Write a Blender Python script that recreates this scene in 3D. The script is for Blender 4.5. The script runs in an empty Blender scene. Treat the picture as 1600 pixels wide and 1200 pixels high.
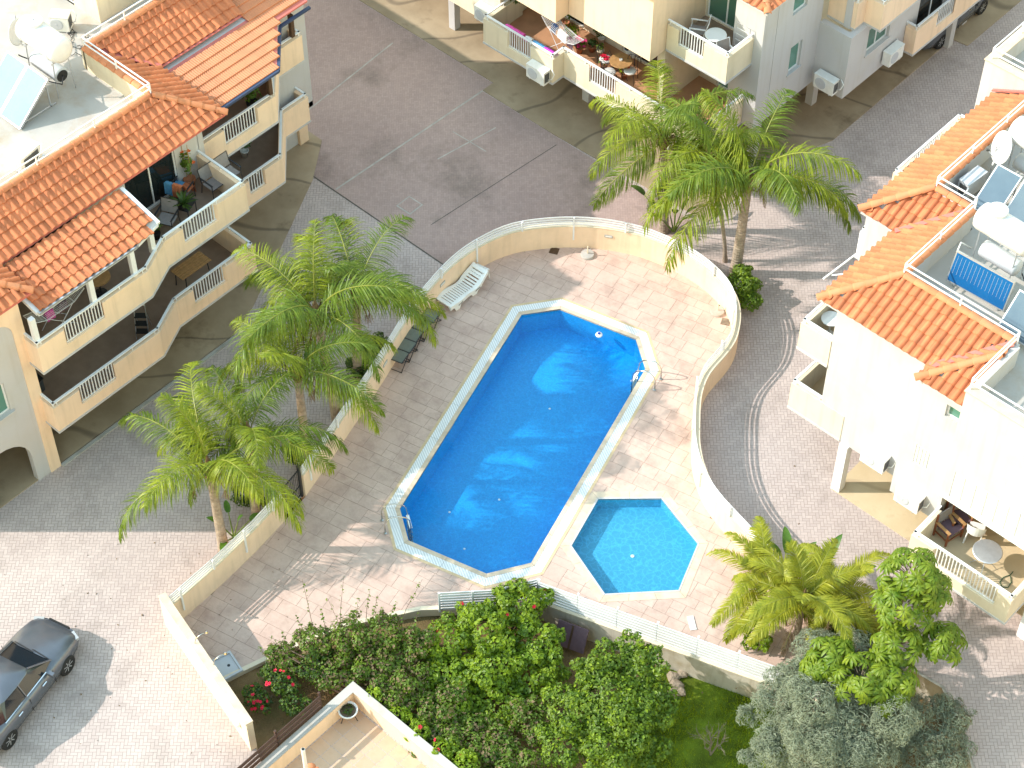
import bpy, math, random
from mathutils import Vector, Matrix
random.seed(11)
SC = bpy.context.scene
COL = SC.collection
# ------------------------------------------------------------------ camera, sky, sun, exposure
PITCH = math.radians(49.6); AZ = math.radians(42.6); CAMH = 50.0; FPX = 3200.0
ca, sa, cp, sp = math.cos(AZ), math.sin(AZ), math.cos(PITCH), math.sin(PITCH)
RT = Vector((ca, sa, 0)); FW = Vector((-sa * cp, ca * cp, -sp)); UP = Vector((-sa * sp, ca * sp, cp))
DIST = CAMH / math.tan(PITCH)
CAMP = Vector((sa * DIST, -ca * DIST, CAMH))
cam = bpy.data.cameras.new('camera'); camo = bpy.data.objects.new('camera', cam); COL.objects.link(camo)
m = Matrix((RT, UP, -FW)).transposed().to_4x4(); m.translation = CAMP
camo.matrix_world = m
cam.sensor_width = 36.0; cam.lens = FPX / 1600.0 * 36.0; cam.clip_end = 2000; cam.clip_start = 1
SC.camera = camo
SUN_EL = math.radians(35.0)
wd = bpy.data.worlds.new('World'); SC.world = wd; wd.use_nodes = True
nt = wd.node_tree; nt.nodes.clear()
sky = nt.nodes.new('ShaderNodeTexSky'); sky.sky_type = 'NISHITA'; sky.sun_disc = False
sky.sun_elevation = SUN_EL; sky.sun_rotation = math.atan2(-ca, -sa); sky.air_density = 3.3; sky.dust_density = 0.3; sky.ozone_density = 2.8
bg = nt.nodes.new('ShaderNodeBackground'); bg.inputs[1].default_value = 0.15
ow = nt.nodes.new('ShaderNodeOutputWorld'); nt.links.new(sky.outputs[0], bg.inputs[0]); nt.links.new(bg.outputs[0], ow.inputs[0])
sl = bpy.data.lights.new('sun', 'SUN'); sl.energy = 2.0; sl.angle = math.radians(0.55); sl.color = (1.0, 0.94, 0.86)
so = bpy.data.objects.new('sun', sl); COL.objects.link(so)
so.rotation_euler = Vector((ca * math.cos(SUN_EL), sa * math.cos(SUN_EL), -math.sin(SUN_EL))).to_track_quat('-Z', 'Y').to_euler()
so.location = (-30, -30, 40)
SC.view_settings.view_transform = 'Standard'; SC.view_settings.look = 'None'
SC.view_settings.exposure = 1.53; SC.view_settings.gamma = 1.0; SC.view_settings.use_curve_mapping = False
SC.cycles.max_bounces = 8; SC.cycles.transparent_max_bounces = 12; SC.cycles.caustics_reflective = False; SC.cycles.caustics_refractive = False

# ------------------------------------------------------------------ placing: a measured image point at a known height -> a point of the place
def U(px, py, z=0.0):
    d = RT * ((px - 800) / FPX) + UP * (-(py - 600) / FPX) + FW
    return CAMP + d * ((z - CAMP.z) / d.z)
def V3(*a): return Vector(a)
# ------------------------------------------------------------------ objects
OFF = {}
def tag(o, label=None, cat=None, group=None, kind=None):
    if label: o['label'] = label
    if cat: o['category'] = cat
    if group: o['group'] = group
    if kind: o['kind'] = kind
    return o
def thing(name, label, cat, loc=(0, 0, 0), group=None, rz=0.0):
    o = bpy.data.objects.new(name, None); COL.objects.link(o)
    o.location = loc; o.rotation_euler = (0, 0, rz); o.empty_display_size = 0.3
    OFF[o.name] = Vector(loc)
    return tag(o, label, cat, group)
def copy_tree(o, parent=None):
    c = o.copy(); COL.objects.link(c); OFF[c.name] = OFF.get(o.name, Vector())
    if parent is not None: c.parent = parent
    for ch in list(o.children): copy_tree(ch, c)
    return c
def put(o, mesh_name_parent, **k): pass
class MB:
    def __init__(s): s.v = []; s.f = []
    def add(s, vs, fs):
        b = len(s.v); s.v += [Vector(p) for p in vs]; s.f += [tuple(i + b for i in f) for f in fs]; return s
    def box(s, x0, x1, y0, y1, z0, z1):
        if x0 > x1: x0, x1 = x1, x0
        if y0 > y1: y0, y1 = y1, y0
        if z0 > z1: z0, z1 = z1, z0
        return s.add([(x0, y0, z0), (x1, y0, z0), (x1, y1, z0), (x0, y1, z0), (x0, y0, z1), (x1, y0, z1), (x1, y1, z1), (x0, y1, z1)],
                     [(3, 2, 1, 0), (4, 5, 6, 7), (0, 1, 5, 4), (1, 2, 6, 5), (2, 3, 7, 6), (3, 0, 4, 7)])
    def obox(s, c, sx, sy, sz, M=None):
        M = M or Matrix.Identity(3); c = Vector(c)
        vs = [c + M @ Vector((x * sx / 2, y * sy / 2, z * sz / 2)) for z in (-1, 1) for x, y in ((-1, -1), (1, -1), (1, 1), (-1, 1))]
        return s.add(vs, [(3, 2, 1, 0), (4, 5, 6, 7), (0, 1, 5, 4), (1, 2, 6, 5), (2, 3, 7, 6), (3, 0, 4, 7)])
    def bar(s, a, b, w, h, up=(0, 0, 1)):
        a = Vector(a); b = Vector(b); d = (b - a); L = d.length
        if L < 1e-6: return s
        d /= L; x = d.cross(Vector(up))
        if x.length < 1e-4: x = d.cross(Vector((1, 0, 0)))
        x.normalize(); z = x.cross(d)
        return s.obox((a + b) / 2, w, L, h, Matrix((x, d, z)).transposed())
    def prism(s, poly, z0, z1):
        n = len(poly); ar = sum(poly[i][0] * poly[(i + 1) % n][1] - poly[(i + 1) % n][0] * poly[i][1] for i in range(n))
        if ar < 0: poly = list(poly)[::-1]
        vs = [(p[0], p[1], z0) for p in poly] + [(p[0], p[1], z1) for p in poly]
        return s.add(vs, [tuple(range(n - 1, -1, -1)), tuple(range(n, 2 * n))] + [(i, (i + 1) % n, n + (i + 1) % n, n + i) for i in range(n)])
    def prism_x(s, poly, x0, x1):
        n = len(poly); vs = [(x0, p[0], p[1]) for p in poly] + [(x1, p[0], p[1]) for p in poly]
        return s.add(vs, [tuple(range(n - 1, -1, -1)), tuple(range(n, 2 * n))] + [(i, (i + 1) % n, n + (i + 1) % n, n + i) for i in range(n)])
    def tube(s, pts, r, n=6, r1=None, cap=True):
        pts = [Vector(p) for p in pts]; m = len(pts); b = len(s.v); px = None
        for i, p in enumerate(pts):
            d = (pts[min(i + 1, m - 1)] - pts[max(i - 1, 0)])
            d = d.normalized() if d.length > 1e-9 else Vector((0, 0, 1))
            if px is None:
                px = d.cross(Vector((0, 0, 1)))
                if px.length < 1e-3: px = d.cross(Vector((1, 0, 0)))
            px = (px - d * px.dot(d)); px = px.normalized() if px.length > 1e-6 else d.orthogonal().normalized()
            y = d.cross(px); rr = r[i] if isinstance(r, (list, tuple)) else (r if r1 is None else r + (r1 - r) * i / max(m - 1, 1))
            for k in range(n):
                t = 2 * math.pi * k / n; s.v.append(p + (px * math.cos(t) + y * math.sin(t)) * rr)
        for i in range(m - 1):
            for k in range(n):
                a = b + i * n + k; c = b + i * n + (k + 1) % n; s.f.append((a, c, c + n, a + n))
        if cap: s.f.append(tuple(b + k for k in range(n - 1, -1, -1))); s.f.append(tuple(b + (m - 1) * n + k for k in range(n)))
        return s
    def lathe(s, prof, n=16, c=(0, 0, 0), M=None):
        b = len(s.v); c = Vector(c); M = M or Matrix.Identity(3)
        for r, z in prof:
            for k in range(n):
                t = 2 * math.pi * k / n; s.v.append(c + M @ Vector((r * math.cos(t), r * math.sin(t), z)))
        for i in range(len(prof) - 1):
            for k in range(n):
                a = b + i * n + k; d = b + i * n + (k + 1) % n; s.f.append((a, d, d + n, a + n))
        s.f.append(tuple(b + k for k in range(n - 1, -1, -1))); s.f.append(tuple(b + (len(prof) - 1) * n + k for k in range(n)))
        return s
    def panel(s, axis, t0, t1, u0, u1, z0, z1, holes=()):
        us = sorted({u0, u1, *[min(max(h[i], u0), u1) for h in holes for i in (0, 1)]}); zs = sorted({z0, z1, *[min(max(h[i], z0), z1) for h in holes for i in (2, 3)]})
        for i in range(len(us) - 1):
            for j in range(len(zs) - 1):
                um = (us[i] + us[i + 1]) / 2; zm = (zs[j] + zs[j + 1]) / 2
                if any(h[0] < um < h[1] and h[2] < zm < h[3] for h in holes): continue
                if axis == 'x': s.box(t0, t1, us[i], us[i + 1], zs[j], zs[j + 1])
                else: s.box(us[i], us[i + 1], t0, t1, zs[j], zs[j + 1])
        return s
    def mesh(s, name, mat, off=None, smooth=False):
        me = bpy.data.meshes.new(name); o = off or Vector()
        me.from_pydata([tuple(p - o) for p in s.v], [], s.f)
        for mm in (mat if isinstance(mat, (list, tuple)) else [mat]): me.materials.append(M[mm])
        if smooth: me.polygons.foreach_set('use_smooth', [True] * len(me.polygons))
        me.update(); return me
    def build(s, name, mat, parent=None, smooth=False):
        off = OFF.get(parent.name, Vector()) if parent is not None else Vector()
        o = bpy.data.objects.new(name, s.mesh(name, mat, off, smooth)); COL.objects.link(o)
        OFF[o.name] = off
        if parent is not None: o.parent = parent
        return o
def inst(name, me, parent, mat4):
    o = bpy.data.objects.new(name, me); COL.objects.link(o)
    off = OFF.get(parent.name, Vector()) if parent is not None else Vector()
    if parent is not None: o.parent = parent
    mm = mat4.copy(); mm.translation -= off
    o.matrix_local = mm; return o
def struct(o): o['kind'] = 'structure'; return o
def rotz(a): return Matrix.Rotation(a, 3, 'Z')
def inpoly(p, poly):
    x, y = p[0], p[1]; c = False; n = len(poly)
    for i in range(n):
        x1, y1 = poly[i][0], poly[i][1]; x2, y2 = poly[i - 1][0], poly[i - 1][1]
        if (y1 > y) != (y2 > y) and x < (x2 - x1) * (y - y1) / (y2 - y1) + x1: c = not c
    return c
def offpoly(poly, d):
    """offset a CCW polygon outwards by d, mitred"""
    n = len(poly); out = []
    for i in range(n):
        a = Vector(poly[i - 1][:2]); b = Vector(poly[i][:2]); c = Vector(poly[(i + 1) % n][:2])
        e1 = (b - a).normalized(); e2 = (c - b).normalized(); n1 = Vector((e1.y, -e1.x)); n2 = Vector((e2.y, -e2.x))
        mm = (n1 + n2); mm /= max(mm.dot(n1), 0.3); out.append(b + mm * d)
    return out
def offline(pts, d):
    """offset an open polyline to its right by d, mitred"""
    n = len(pts); out = []
    for i in range(n):
        b = Vector(pts[i][:2]); e1 = (b - Vector(pts[i - 1][:2])).normalized() if i else None
        e2 = (Vector(pts[i + 1][:2]) - b).normalized() if i < n - 1 else None
        e1 = e1 or e2; e2 = e2 or e1
        n1 = Vector((e1.y, -e1.x)); n2 = Vector((e2.y, -e2.x)); mm = n1 + n2; mm /= max(mm.dot(n1), 0.3); out.append(b + mm * d)
    return out
def clip_half(poly, p, nrm, keep_pos=True):
    out = []; n = len(poly); sg = 1 if keep_pos else -1
    for i in range(n):
        a, b = poly[i], poly[(i + 1) % n]; da = (a - p).dot(nrm) * sg; db = (b - p).dot(nrm) * sg
        if da >= 0: out.append(a)
        if (da > 0 > db) or (da < 0 < db): out.append(a + (b - a) * (da / (da - db)))
    return out
def smooth_line(pts, n=4):
    """Catmull-Rom through plan points"""
    P = [Vector(p[:2]) for p in pts]; out = []
    for i in range(len(P) - 1):
        p0 = P[max(i - 1, 0)]; p1 = P[i]; p2 = P[i + 1]; p3 = P[min(i + 2, len(P) - 1)]
        for k in range(n):
            t = k / n; out.append(0.5 * ((2 * p1) + (p2 - p0) * t + (2 * p0 - 5 * p1 + 4 * p2 - p3) * t * t + (3 * p1 - p0 - 3 * p2 + p3) * t ** 3))
    out.append(P[-1]); return out
# ------------------------------------------------------------------ materials
M = {}
class NT:
    def __init__(s, name):
        s.m = bpy.data.materials.new(name); s.m.use_nodes = True; s.t = s.m.node_tree; s.t.nodes.clear(); M[name] = s.m
        s.out = s.n('ShaderNodeOutputMaterial')
    def n(s, ty, **k):
        nd = s.t.nodes.new(ty)
        for a, b in k.items(): setattr(nd, a, b)
        return nd
    def l(s, a, b): s.t.links.new(a, b)
    def val(s, sock, v):
        if hasattr(v, 'is_output') or isinstance(v, bpy.types.NodeSocket): s.l(v, sock)
        else: sock.default_value = v
    def math(s, op, a, b=None, c=None):
        nd = s.n('ShaderNodeMath', operation=op); s.val(nd.inputs[0], a)
        if b is not None: s.val(nd.inputs[1], b)
        if c is not None: s.val(nd.inputs[2], c)
        return nd.outputs[0]
    def pos(s): return s.n('ShaderNodeNewGeometry').outputs['Position']
    def front(s, f): return s.math('MULTIPLY', f, s.math('SUBTRACT', 1.0, s.n('ShaderNodeNewGeometry').outputs['Backfacing']))
    def noise(s, vec, scale, detail=3, rough=.55):
        nd = s.n('ShaderNodeTexNoise'); s.l(vec, nd.inputs['Vector']); nd.inputs['Scale'].default_value = scale
        nd.inputs['Detail'].default_value = detail; nd.inputs['Roughness'].default_value = rough; return nd.outputs['Fac']
    def ramp(s, fac, a, b, ca=(0, 0, 0, 1), cb=(1, 1, 1, 1)):
        nd = s.n('ShaderNodeValToRGB'); s.l(fac, nd.inputs[0]); e = nd.color_ramp.elements
        e[0].position = a; e[1].position = b; e[0].color = ca; e[1].color = cb; return nd.outputs[0]
    def mix(s, fac, a, b, mode='MIX'):
        nd = s.n('ShaderNodeMix', data_type='RGBA', blend_type=mode); s.val(nd.inputs[0], fac); s.val(nd.inputs[6], a); s.val(nd.inputs[7], b); return nd.outputs[2]
    def bsdf(s, col, rough=.8, spec=.3, metal=0, bump=None, bstr=.3, bdist=.02):
        b = s.n('ShaderNodeBsdfPrincipled'); s.val(b.inputs['Base Color'], col); s.val(b.inputs['Roughness'], rough)
        b.inputs['Specular IOR Level'].default_value = spec; b.inputs['Metallic'].default_value = metal
        if bump is not None:
            bn = s.n('ShaderNodeBump'); bn.inputs['Strength'].default_value = bstr; bn.inputs['Distance'].default_value = bdist
            s.l(bump, bn.inputs['Height']); s.l(bn.outputs[0], b.inputs['Normal'])
        s.l(b.outputs[0], s.out.inputs[0]); return b
def c4(c, k=1.0): return (min(c[0] * k, 1), min(c[1] * k, 1), min(c[2] * k, 1), 1)
def mat(name, col, rough=.8, var=.12, scale=1.5, bump=.15, bscale=60, metal=0, spec=.3, dirt=None, dscale=.6, damt=.35, rnd=0.0, bdist=.01, streak=0.0):
    t = NT(name); p = t.pos(); f = t.noise(p, scale, 4)
    c = t.mix(t.ramp(f, .3, .7), c4(col, 1 - var), c4(col, 1 + var))
    if rnd:
        oi = t.n('ShaderNodeObjectInfo').outputs['Random']
        c = t.mix(t.math('MULTIPLY', t.math('SUBTRACT', oi, .5), 2 * rnd), c, c4(col, .45)) if False else t.mix(1.0, c, t.ramp(oi, 0, 1, c4((1, 1, 1), 1 - rnd), (1, 1, 1, 1)), 'MULTIPLY')
    if dirt:
        d = t.ramp(t.noise(p, dscale, 6, .65), .5, .72); c = t.mix(t.math('MULTIPLY', d, damt), c, c4(dirt))
    if streak:
        mp = t.n('ShaderNodeMapping'); mp.inputs['Scale'].default_value = (4.5, 4.5, .35); t.l(p, mp.inputs[0]); sk = t.ramp(t.noise(mp.outputs[0], 1.0, 5, .6), .50, .74); c = t.mix(t.math('MULTIPLY', sk, streak), c, c4(dirt, .8))
    t.bsdf(c, rough, spec, metal, t.noise(p, bscale, 3) if bump else None, bump, bdist)
    return t
mat('cream', (.86, .64, .46), .85, .04, .8, .1, 30, dirt=(.58, .43, .28), dscale=.9, damt=.35, streak=.28)
mat('cream_light', (.72, .62, .47), .85, .04, .8, .1, 30, dirt=(.56, .46, .32), dscale=.9, damt=.35, streak=.3)
mat('white_wall', (.525, .51, .515), .85, .03, .7, .1, 30, dirt=(.50, .45, .38), dscale=.8, damt=.35, streak=.3)
mat('white_paint', (.78, .78, .79), .45, .03, 2, .03, 40, spec=.5, dirt=(.55, .53, .5), dscale=3, damt=.25)
mat('white_plastic', (.82, .81, .78), .35, .03, 3, 0, spec=.5)
mat('tank_white', (.68, .68, .69), .3, .02, 3, 0, spec=.5)
mat('concrete_roof', (.45, .415, .38), .9, .1, .9, .2, 25, dirt=(.36, .25, .15), dscale=.8, damt=.7)
mat('concrete_grey', (.42, .40, .37), .9, .12, 1.2, .25, 25, dirt=(.20, .17, .13), dscale=1.1, damt=.6)
mat('retaining', (.52, .47, .40), .9, .1, 1.2, .25, 20, dirt=(.30, .22, .12), dscale=1.3, damt=.7, streak=.5)
mat('soffit', (.66, .62, .56), .9, .05)
mat('balcony_floor', (.30, .21, .15), .8, .12, 3, .1, 30)
mat('tile_terracotta_floor', (.46, .24, .13), .75, .12, 2, .1, 40)
mat('tile', (.61, .205, .09), .75, .16, 2.2, .2, 45, rnd=.26, dirt=(.40, .145, .075), dscale=1.7, damt=.5)
mat('tile_ridge', (.62, .235, .11), .75, .14, 3, .2, 45, rnd=.15, dirt=(.42, .22, .13), dscale=2.5, damt=.6)
mat('mortar_pink', (.58, .17, .14), .8, .1, 6, .1)
mat('tile_sheet', (.58, .225, .11), .6, .1, 2, .1, 40, dirt=(.42, .19, .10), dscale=1.7, damt=.4)
mat('gutter_dark', (.05, .07, .13), .4, .1)
mat('black_metal', (.025, .025, .028), .4, .1, 5, 0, spec=.5)
mat('black_rubber', (.02, .02, .02), .7, .1, 5, 0)
mat('steel', (.62, .60, .57), .22, .05, 4, 0, metal=1.0)
mat('galvanised', (.55, .56, .58), .4, .08, 6, 0, metal=.7)
mat('wood_dark', (.10, .055, .03), .6, .25, 6, .2, 50)
mat('brown_slat', (.075, .042, .032), .55, .2, 3, .1, 50)
mat('wood_red', (.26, .085, .035), .5, .2, 8, .1, 60)
mat('wood_honey', (.40, .22, .09), .55, .2, 8, .1, 60)
mat('sling_grey', (.27, .24, .23), .8, .08, 8, .1, 200)
mat('sling_green', (.15, .17, .145), .75, .08, 8, .1, 200)
mat('sling_purple', (.16, .10, .12), .8, .1, 8, .1, 200)
mat('terracotta', (.42, .16, .08), .7, .1, 6, .1)
mat('pot_white', (.75, .73, .70), .5, .05, 6, 0)
mat('soil', (.10, .07, .045), .95, .3, 8, .6, 40)
mat('fabric_orange', (.52, .16, .07), .9, .2, 12, .2, 120)
mat('fabric_blue', (.10, .30, .52), .9, .15, 12, .2, 120)
mat('fabric_navy', (.04, .07, .16), .9, .15, 12, .2, 120)
mat('fabric_pink', (.70, .10, .38), .9, .15, 12, .2, 120)
mat('fabric_magenta', (.55, .06, .50), .9, .15, 12, .2, 120)
mat('fabric_red', (.60, .06, .08), .9, .15, 12, .2, 120)
mat('fabric_white', (.75, .74, .73), .9, .1, 12, .2, 120)
mat('cushion_white', (.72, .70, .67), .9, .08, 8, .2, 60)
mat('ac_white', (.76, .75, .72), .45, .04, 4, 0, dirt=(.5, .45, .38), dscale=5, damt=.3)
mat('ac_grey', (.50, .51, .54), .5, .04, 4, 0)
mat('grille_dark', (.09, .09, .09), .6, .1, 10, 0)
mat('trunk_palm', (.34, .27, .21), .9, .25, 7, .5, 30, dirt=(.16, .12, .09), dscale=6, damt=.6, bdist=.02)
mat('trunk_fibre', (.22, .14, .07), .95, .35, 10, .7, 40, bdist=.03)
mat('bark', (.24, .19, .14), .9, .3, 6, .6, 30, bdist=.02)
mat('twig', (.17, .11, .08), .9, .3, 6, .3, 30)
mat('rock', (.27, .215, .16), .9, .2, 2, .6, 14, bdist=.04)
mat('car_paint', (.15, .16, .185), .22, .06, 3, 0, spec=.6, metal=.5)
mat('car_glass', (.015, .022, .03), .06, .05, 3, 0, spec=.8)
mat('chrome', (.7, .7, .7), .15, .02, 3, 0, metal=1.0)
mat('light_red', (.35, .01, .01), .2, .05, 3, 0, spec=.6)
mat('light_clear', (.38, .39, .40), .1, .05, 3, 0, spec=.6)
mat('mosaic_trim', (.60, .45, .28), .7, .1, 3, .15, 40)
mat('coping', (.62, .50, .38), .75, .1, 3, .2, 40, dirt=(.36, .27, .19), dscale=2, damt=.45)
mat('hose_green', (.03, .10, .05), .5, .1, 5, 0)
mat('blue_plastic', (.02, .05, .32), .4, .1, 5, 0)
mat('wire_dark', (.03, .03, .035), .6, .1, 5, 0)
mat('stem_green', (.16, .22, .05), .7, .2, 5, 0)
mat('flower_red', (.62, .015, .05), .6, .15, 20, 0)
mat('flower_pink', (.72, .06, .22), .6, .15, 20, 0)
mat('flower_orange', (.75, .16, .05), .6, .15, 20, 0)
def leafmat(name, a, b, trans=.35, rough=.45, scale=2.5):
    t = NT(name); p = t.pos()
    f = t.ramp(t.noise(p, scale, 3), .3, .7); g = t.ramp(t.noise(p, scale * 9, 2), .3, .7)
    c = t.mix(t.math('ADD', t.math('MULTIPLY', f, .55), t.math('MULTIPLY', g, .45)), c4(a), c4(b))
    b1 = t.n('ShaderNodeBsdfPrincipled'); t.l(c, b1.inputs['Base Color']); b1.inputs['Roughness'].default_value = rough; b1.inputs['Specular IOR Level'].default_value = .4
    tr = t.n('ShaderNodeBsdfTranslucent'); cc = t.mix(1.0, c, (1.0, 1.0, .45, 1), 'MULTIPLY'); t.l(cc, tr.inputs[0])
    mx = t.n('ShaderNodeMixShader'); mx.inputs[0].default_value = trans; t.l(b1.outputs[0], mx.inputs[1]); t.l(tr.outputs[0], mx.inputs[2]); t.l(mx.outputs[0], t.out.inputs[0])
leafmat('palm_leaf', (.07, .13, .006), (.38, .41, .02), .32, .48)
leafmat('palm_leaf_dark', (.04, .09, .006), (.22, .29, .018), .28, .48)
leafmat('palm_leaf_yellow', (.14, .19, .01), (.46, .43, .03))
leafmat('rachis', (.22, .24, .04), (.34, .32, .06), .1)
leafmat('leaf_bright', (.075, .17, .008), (.34, .44, .018))
leafmat('leaf_mid', (.045, .11, .010), (.20, .28, .025))
leafmat('leaf_dark', (.025, .06, .012), (.09, .15, .025))
leafmat('leaf_olive', (.15, .18, .12), (.42, .45, .33), .2, .5)
leafmat('leaf_schefflera', (.06, .15, .008), (.28, .34, .02))
leafmat('leaf_dry', (.14, .10, .05), (.26, .18, .09), .2, .7)
leafmat('leaf_banana', (.04, .13, .012), (.13, .24, .03))
leafmat('grass_leaf', (.16, .27, .008), (.50, .52, .018))
def glassmat(name, col, alpha, rough=.05):
    t = NT(name); g = t.n('ShaderNodeBsdfGlossy'); g.inputs['Roughness'].default_value = rough
    tr = t.n('ShaderNodeBsdfTransparent'); tr.inputs[0].default_value = c4(col)
    fr = t.n('ShaderNodeFresnel'); fr.inputs[0].default_value = 1.5
    mx = t.n('ShaderNodeMixShader'); t.l(t.front(fr.outputs[0]), mx.inputs[0]); t.l(tr.outputs[0], mx.inputs[1]); t.l(g.outputs[0], mx.inputs[2])
    d = t.n('ShaderNodeBsdfDiffuse'); d.inputs[0].default_value = c4(col)
    m2 = t.n('ShaderNodeMixShader'); m2.inputs[0].default_value = alpha; t.l(mx.outputs[0], m2.inputs[1]); t.l(d.outputs[0], m2.inputs[2]); t.l(m2.outputs[0], t.out.inputs[0])
glassmat('glass_frosted', (.70, .80, .75), .14)
def winmat(name, col):
    t = NT(name); t.bsdf(c4(col), .06, .8)
winmat('window_dark', (.012, .018, .02)); winmat('window_green', (.07, .16, .12)); winmat('window_teal', (.10, .24, .19))
def panelmat(name, c0, c1, rough=.08):
    t = NT(name); f = t.noise(t.pos(), 2.2, 2); t.bsdf(t.mix(f, c4(c0), c4(c1)), rough, .8 if rough < .3 else .2)
panelmat('solar_blue', (.006, .09, .26), (.008, .13, .34), .12); panelmat('solar_grey', (.075, .115, .155), (.12, .17, .21), .12); panelmat('solar_sky', (.10, .17, .26), (.15, .23, .32), .4)
# herringbone block paving
def pavemat(name, c0, c1, joint, w, ang, dirt, damt, dsc=.35, jw=.06, jmix=.8, axis_brick=False, washed=0.0):
    t = NT(name); p = t.pos()
    mp = t.n('ShaderNodeMapping'); mp.inputs['Rotation'].default_value = (0, 0, ang); mp.inputs['Scale'].default_value = (1 / w, 1 / w, 1 / w); t.l(p, mp.inputs[0])
    # a slight wander so that courses are not ruler-straight
    sx = t.n('ShaderNodeSeparateXYZ'); t.l(mp.outputs[0], sx.inputs[0])
    wob = t.math('MULTIPLY', t.math('SUBTRACT', t.noise(p, .8, 2), .5), .5)
    x = t.math('ADD', sx.outputs[0], wob); y = t.math('SUBTRACT', sx.outputs[1], wob)
    fx0 = t.math('FLOOR', x); fy0 = t.math('FLOOR', y); fx = t.math('SUBTRACT', x, fx0); fy = t.math('SUBTRACT', y, fy0)
    tt = t.math('FLOORED_MODULO', t.math('SUBTRACT', fx0, fy0), 4.0)
    eq = [t.math('COMPARE', tt, float(k), .1) for k in range(4)]
    d = t.math('MINIMUM', t.math('MINIMUM', t.math('ADD', fx, eq[1]), t.math('ADD', t.math('SUBTRACT', 1.0, fx), eq[0])),
               t.math('MINIMUM', t.math('ADD', fy, eq[2]), t.math('ADD', t.math('SUBTRACT', 1.0, fy), eq[3])))
    cid = t.n('ShaderNodeCombineXYZ'); t.l(t.math('SUBTRACT', fx0, eq[1]), cid.inputs[0]); t.l(t.math('SUBTRACT', fy0, eq[2]), cid.inputs[1])
    wn = t.n('ShaderNodeTexWhiteNoise', noise_dimensions='2D'); t.l(cid.outputs[0], wn.inputs['Vector'])
    big = t.ramp(t.noise(p, .22, 5, .6), .35, .68); fine = t.noise(p, 25, 3)
    v = t.math('ADD', t.math('MULTIPLY', wn.outputs['Value'], .35), t.math('ADD', t.math('MULTIPLY', big, .45), t.math('MULTIPLY', fine, .25)))
    c = t.mix(v, c4(c0), c4(c1))
    dm = t.ramp(t.noise(p, dsc, 7, .68), .52, .75); c = t.mix(t.math('MULTIPLY', dm, damt), c, c4(dirt))
    e = t.math('SUBTRACT', 1.0, t.math('SMOOTH_MIN', t.math('DIVIDE', d, jw), 1.0, .1))
    e = t.math('MAXIMUM', e, 0.0)
    jj = t.math('MULTIPLY', e, t.math('SUBTRACT', jmix, t.math('MULTIPLY', t.ramp(t.noise(p, .5, 4), .35, .7), washed)))
    c = t.mix(jj, c, c4(joint))
    hh = t.math('ADD', t.math('MULTIPLY', t.math('SUBTRACT', 1.0, e), .6), t.math('MULTIPLY', fine, .4))
    t.bsdf(c, .88, .25, 0, hh, .35, .012)
pavemat('paving', (.40, .32, .295), (.57, .47, .43), (.13, .105, .095), .105, math.radians(-42.6), (.19, .15, .125), .6, jw=.085, jmix=.95, washed=.4)
pavemat('paving_yard', (.33, .235, .215), (.48, .35, .31), (.14, .115, .10), .085, math.radians(-42.6), (.145, .115, .095), .8, dsc=.3, jmix=.75, washed=.3)
def stainmat(name, c0, c1, s1, s2):
    t = NT(name); p = t.pos()
    c = t.mix(t.ramp(t.noise(p, .6, 6, .6), .35, .65), c4(c0), c4(c1))
    c = t.mix(t.math('MULTIPLY', t.ramp(t.noise(p, .45, 8, .7), .55, .68), .75), c, c4(s1))
    # rain and hose run-off: thin meandering dark lines
    wv = t.n('ShaderNodeTexWave', wave_type='BANDS'); mp = t.n('ShaderNodeMapping'); mp.inputs['Rotation'].default_value = (0, 0, .9); t.l(p, mp.inputs[0]); t.l(mp.outputs[0], wv.inputs['Vector'])
    wv.inputs['Scale'].default_value = .13; wv.inputs['Distortion'].default_value = 16; wv.inputs['Detail'].default_value = 3; wv.inputs['Detail Scale'].default_value = .6
    c = t.mix(t.math('MULTIPLY', t.ramp(wv.outputs['Fac'], .982, 1.0), .5), c, c4(s2))
    t.bsdf(c, .85, .25, 0, t.noise(p, 30, 3), .2, .01)
stainmat('concrete_strip', (.30, .225, .145), (.42, .325, .22), (.17, .12, .075), (.07, .055, .045))
stainmat('concrete_beige', (.55, .43, .27), (.62, .50, .33), (.42, .32, .20), (.40, .30, .2))
# stamped concrete deck slabs
t = NT('deck_slab'); p = t.pos(); oi = t.n('ShaderNodeObjectInfo').outputs['Random']
b0 = t.ramp(t.noise(p, 1.1, 6, .65), .3, .72); wv = t.n('ShaderNodeTexNoise'); t.l(p, wv.inputs['Vector']); wv.inputs['Scale'].default_value = 5; wv.inputs['Detail'].default_value = 6; wv.inputs['Distortion'].default_value = 1.6
ff = t.math('ADD', t.math('MULTIPLY', b0, .5), t.math('MULTIPLY', wv.outputs['Fac'], .5))
c = t.mix(ff, c4((.51, .35, .295)), c4((.67, .51, .425))); c = t.mix(t.math('MULTIPLY', oi, .16), c, c4((.38, .25, .2)))
gr = t.math('MULTIPLY', t.ramp(t.noise(p, 1.3, 7, .7), .46, .70), .5); c = t.mix(gr, c, c4((.30, .195, .16)))
t.bsdf(c, .8, .3, 0, t.math('ADD', wv.outputs['Fac'], t.noise(p, 40, 3)), .4, .012)
mat('deck_joint', (.27, .19, .15), .95, .2, 3, 0)
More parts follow.
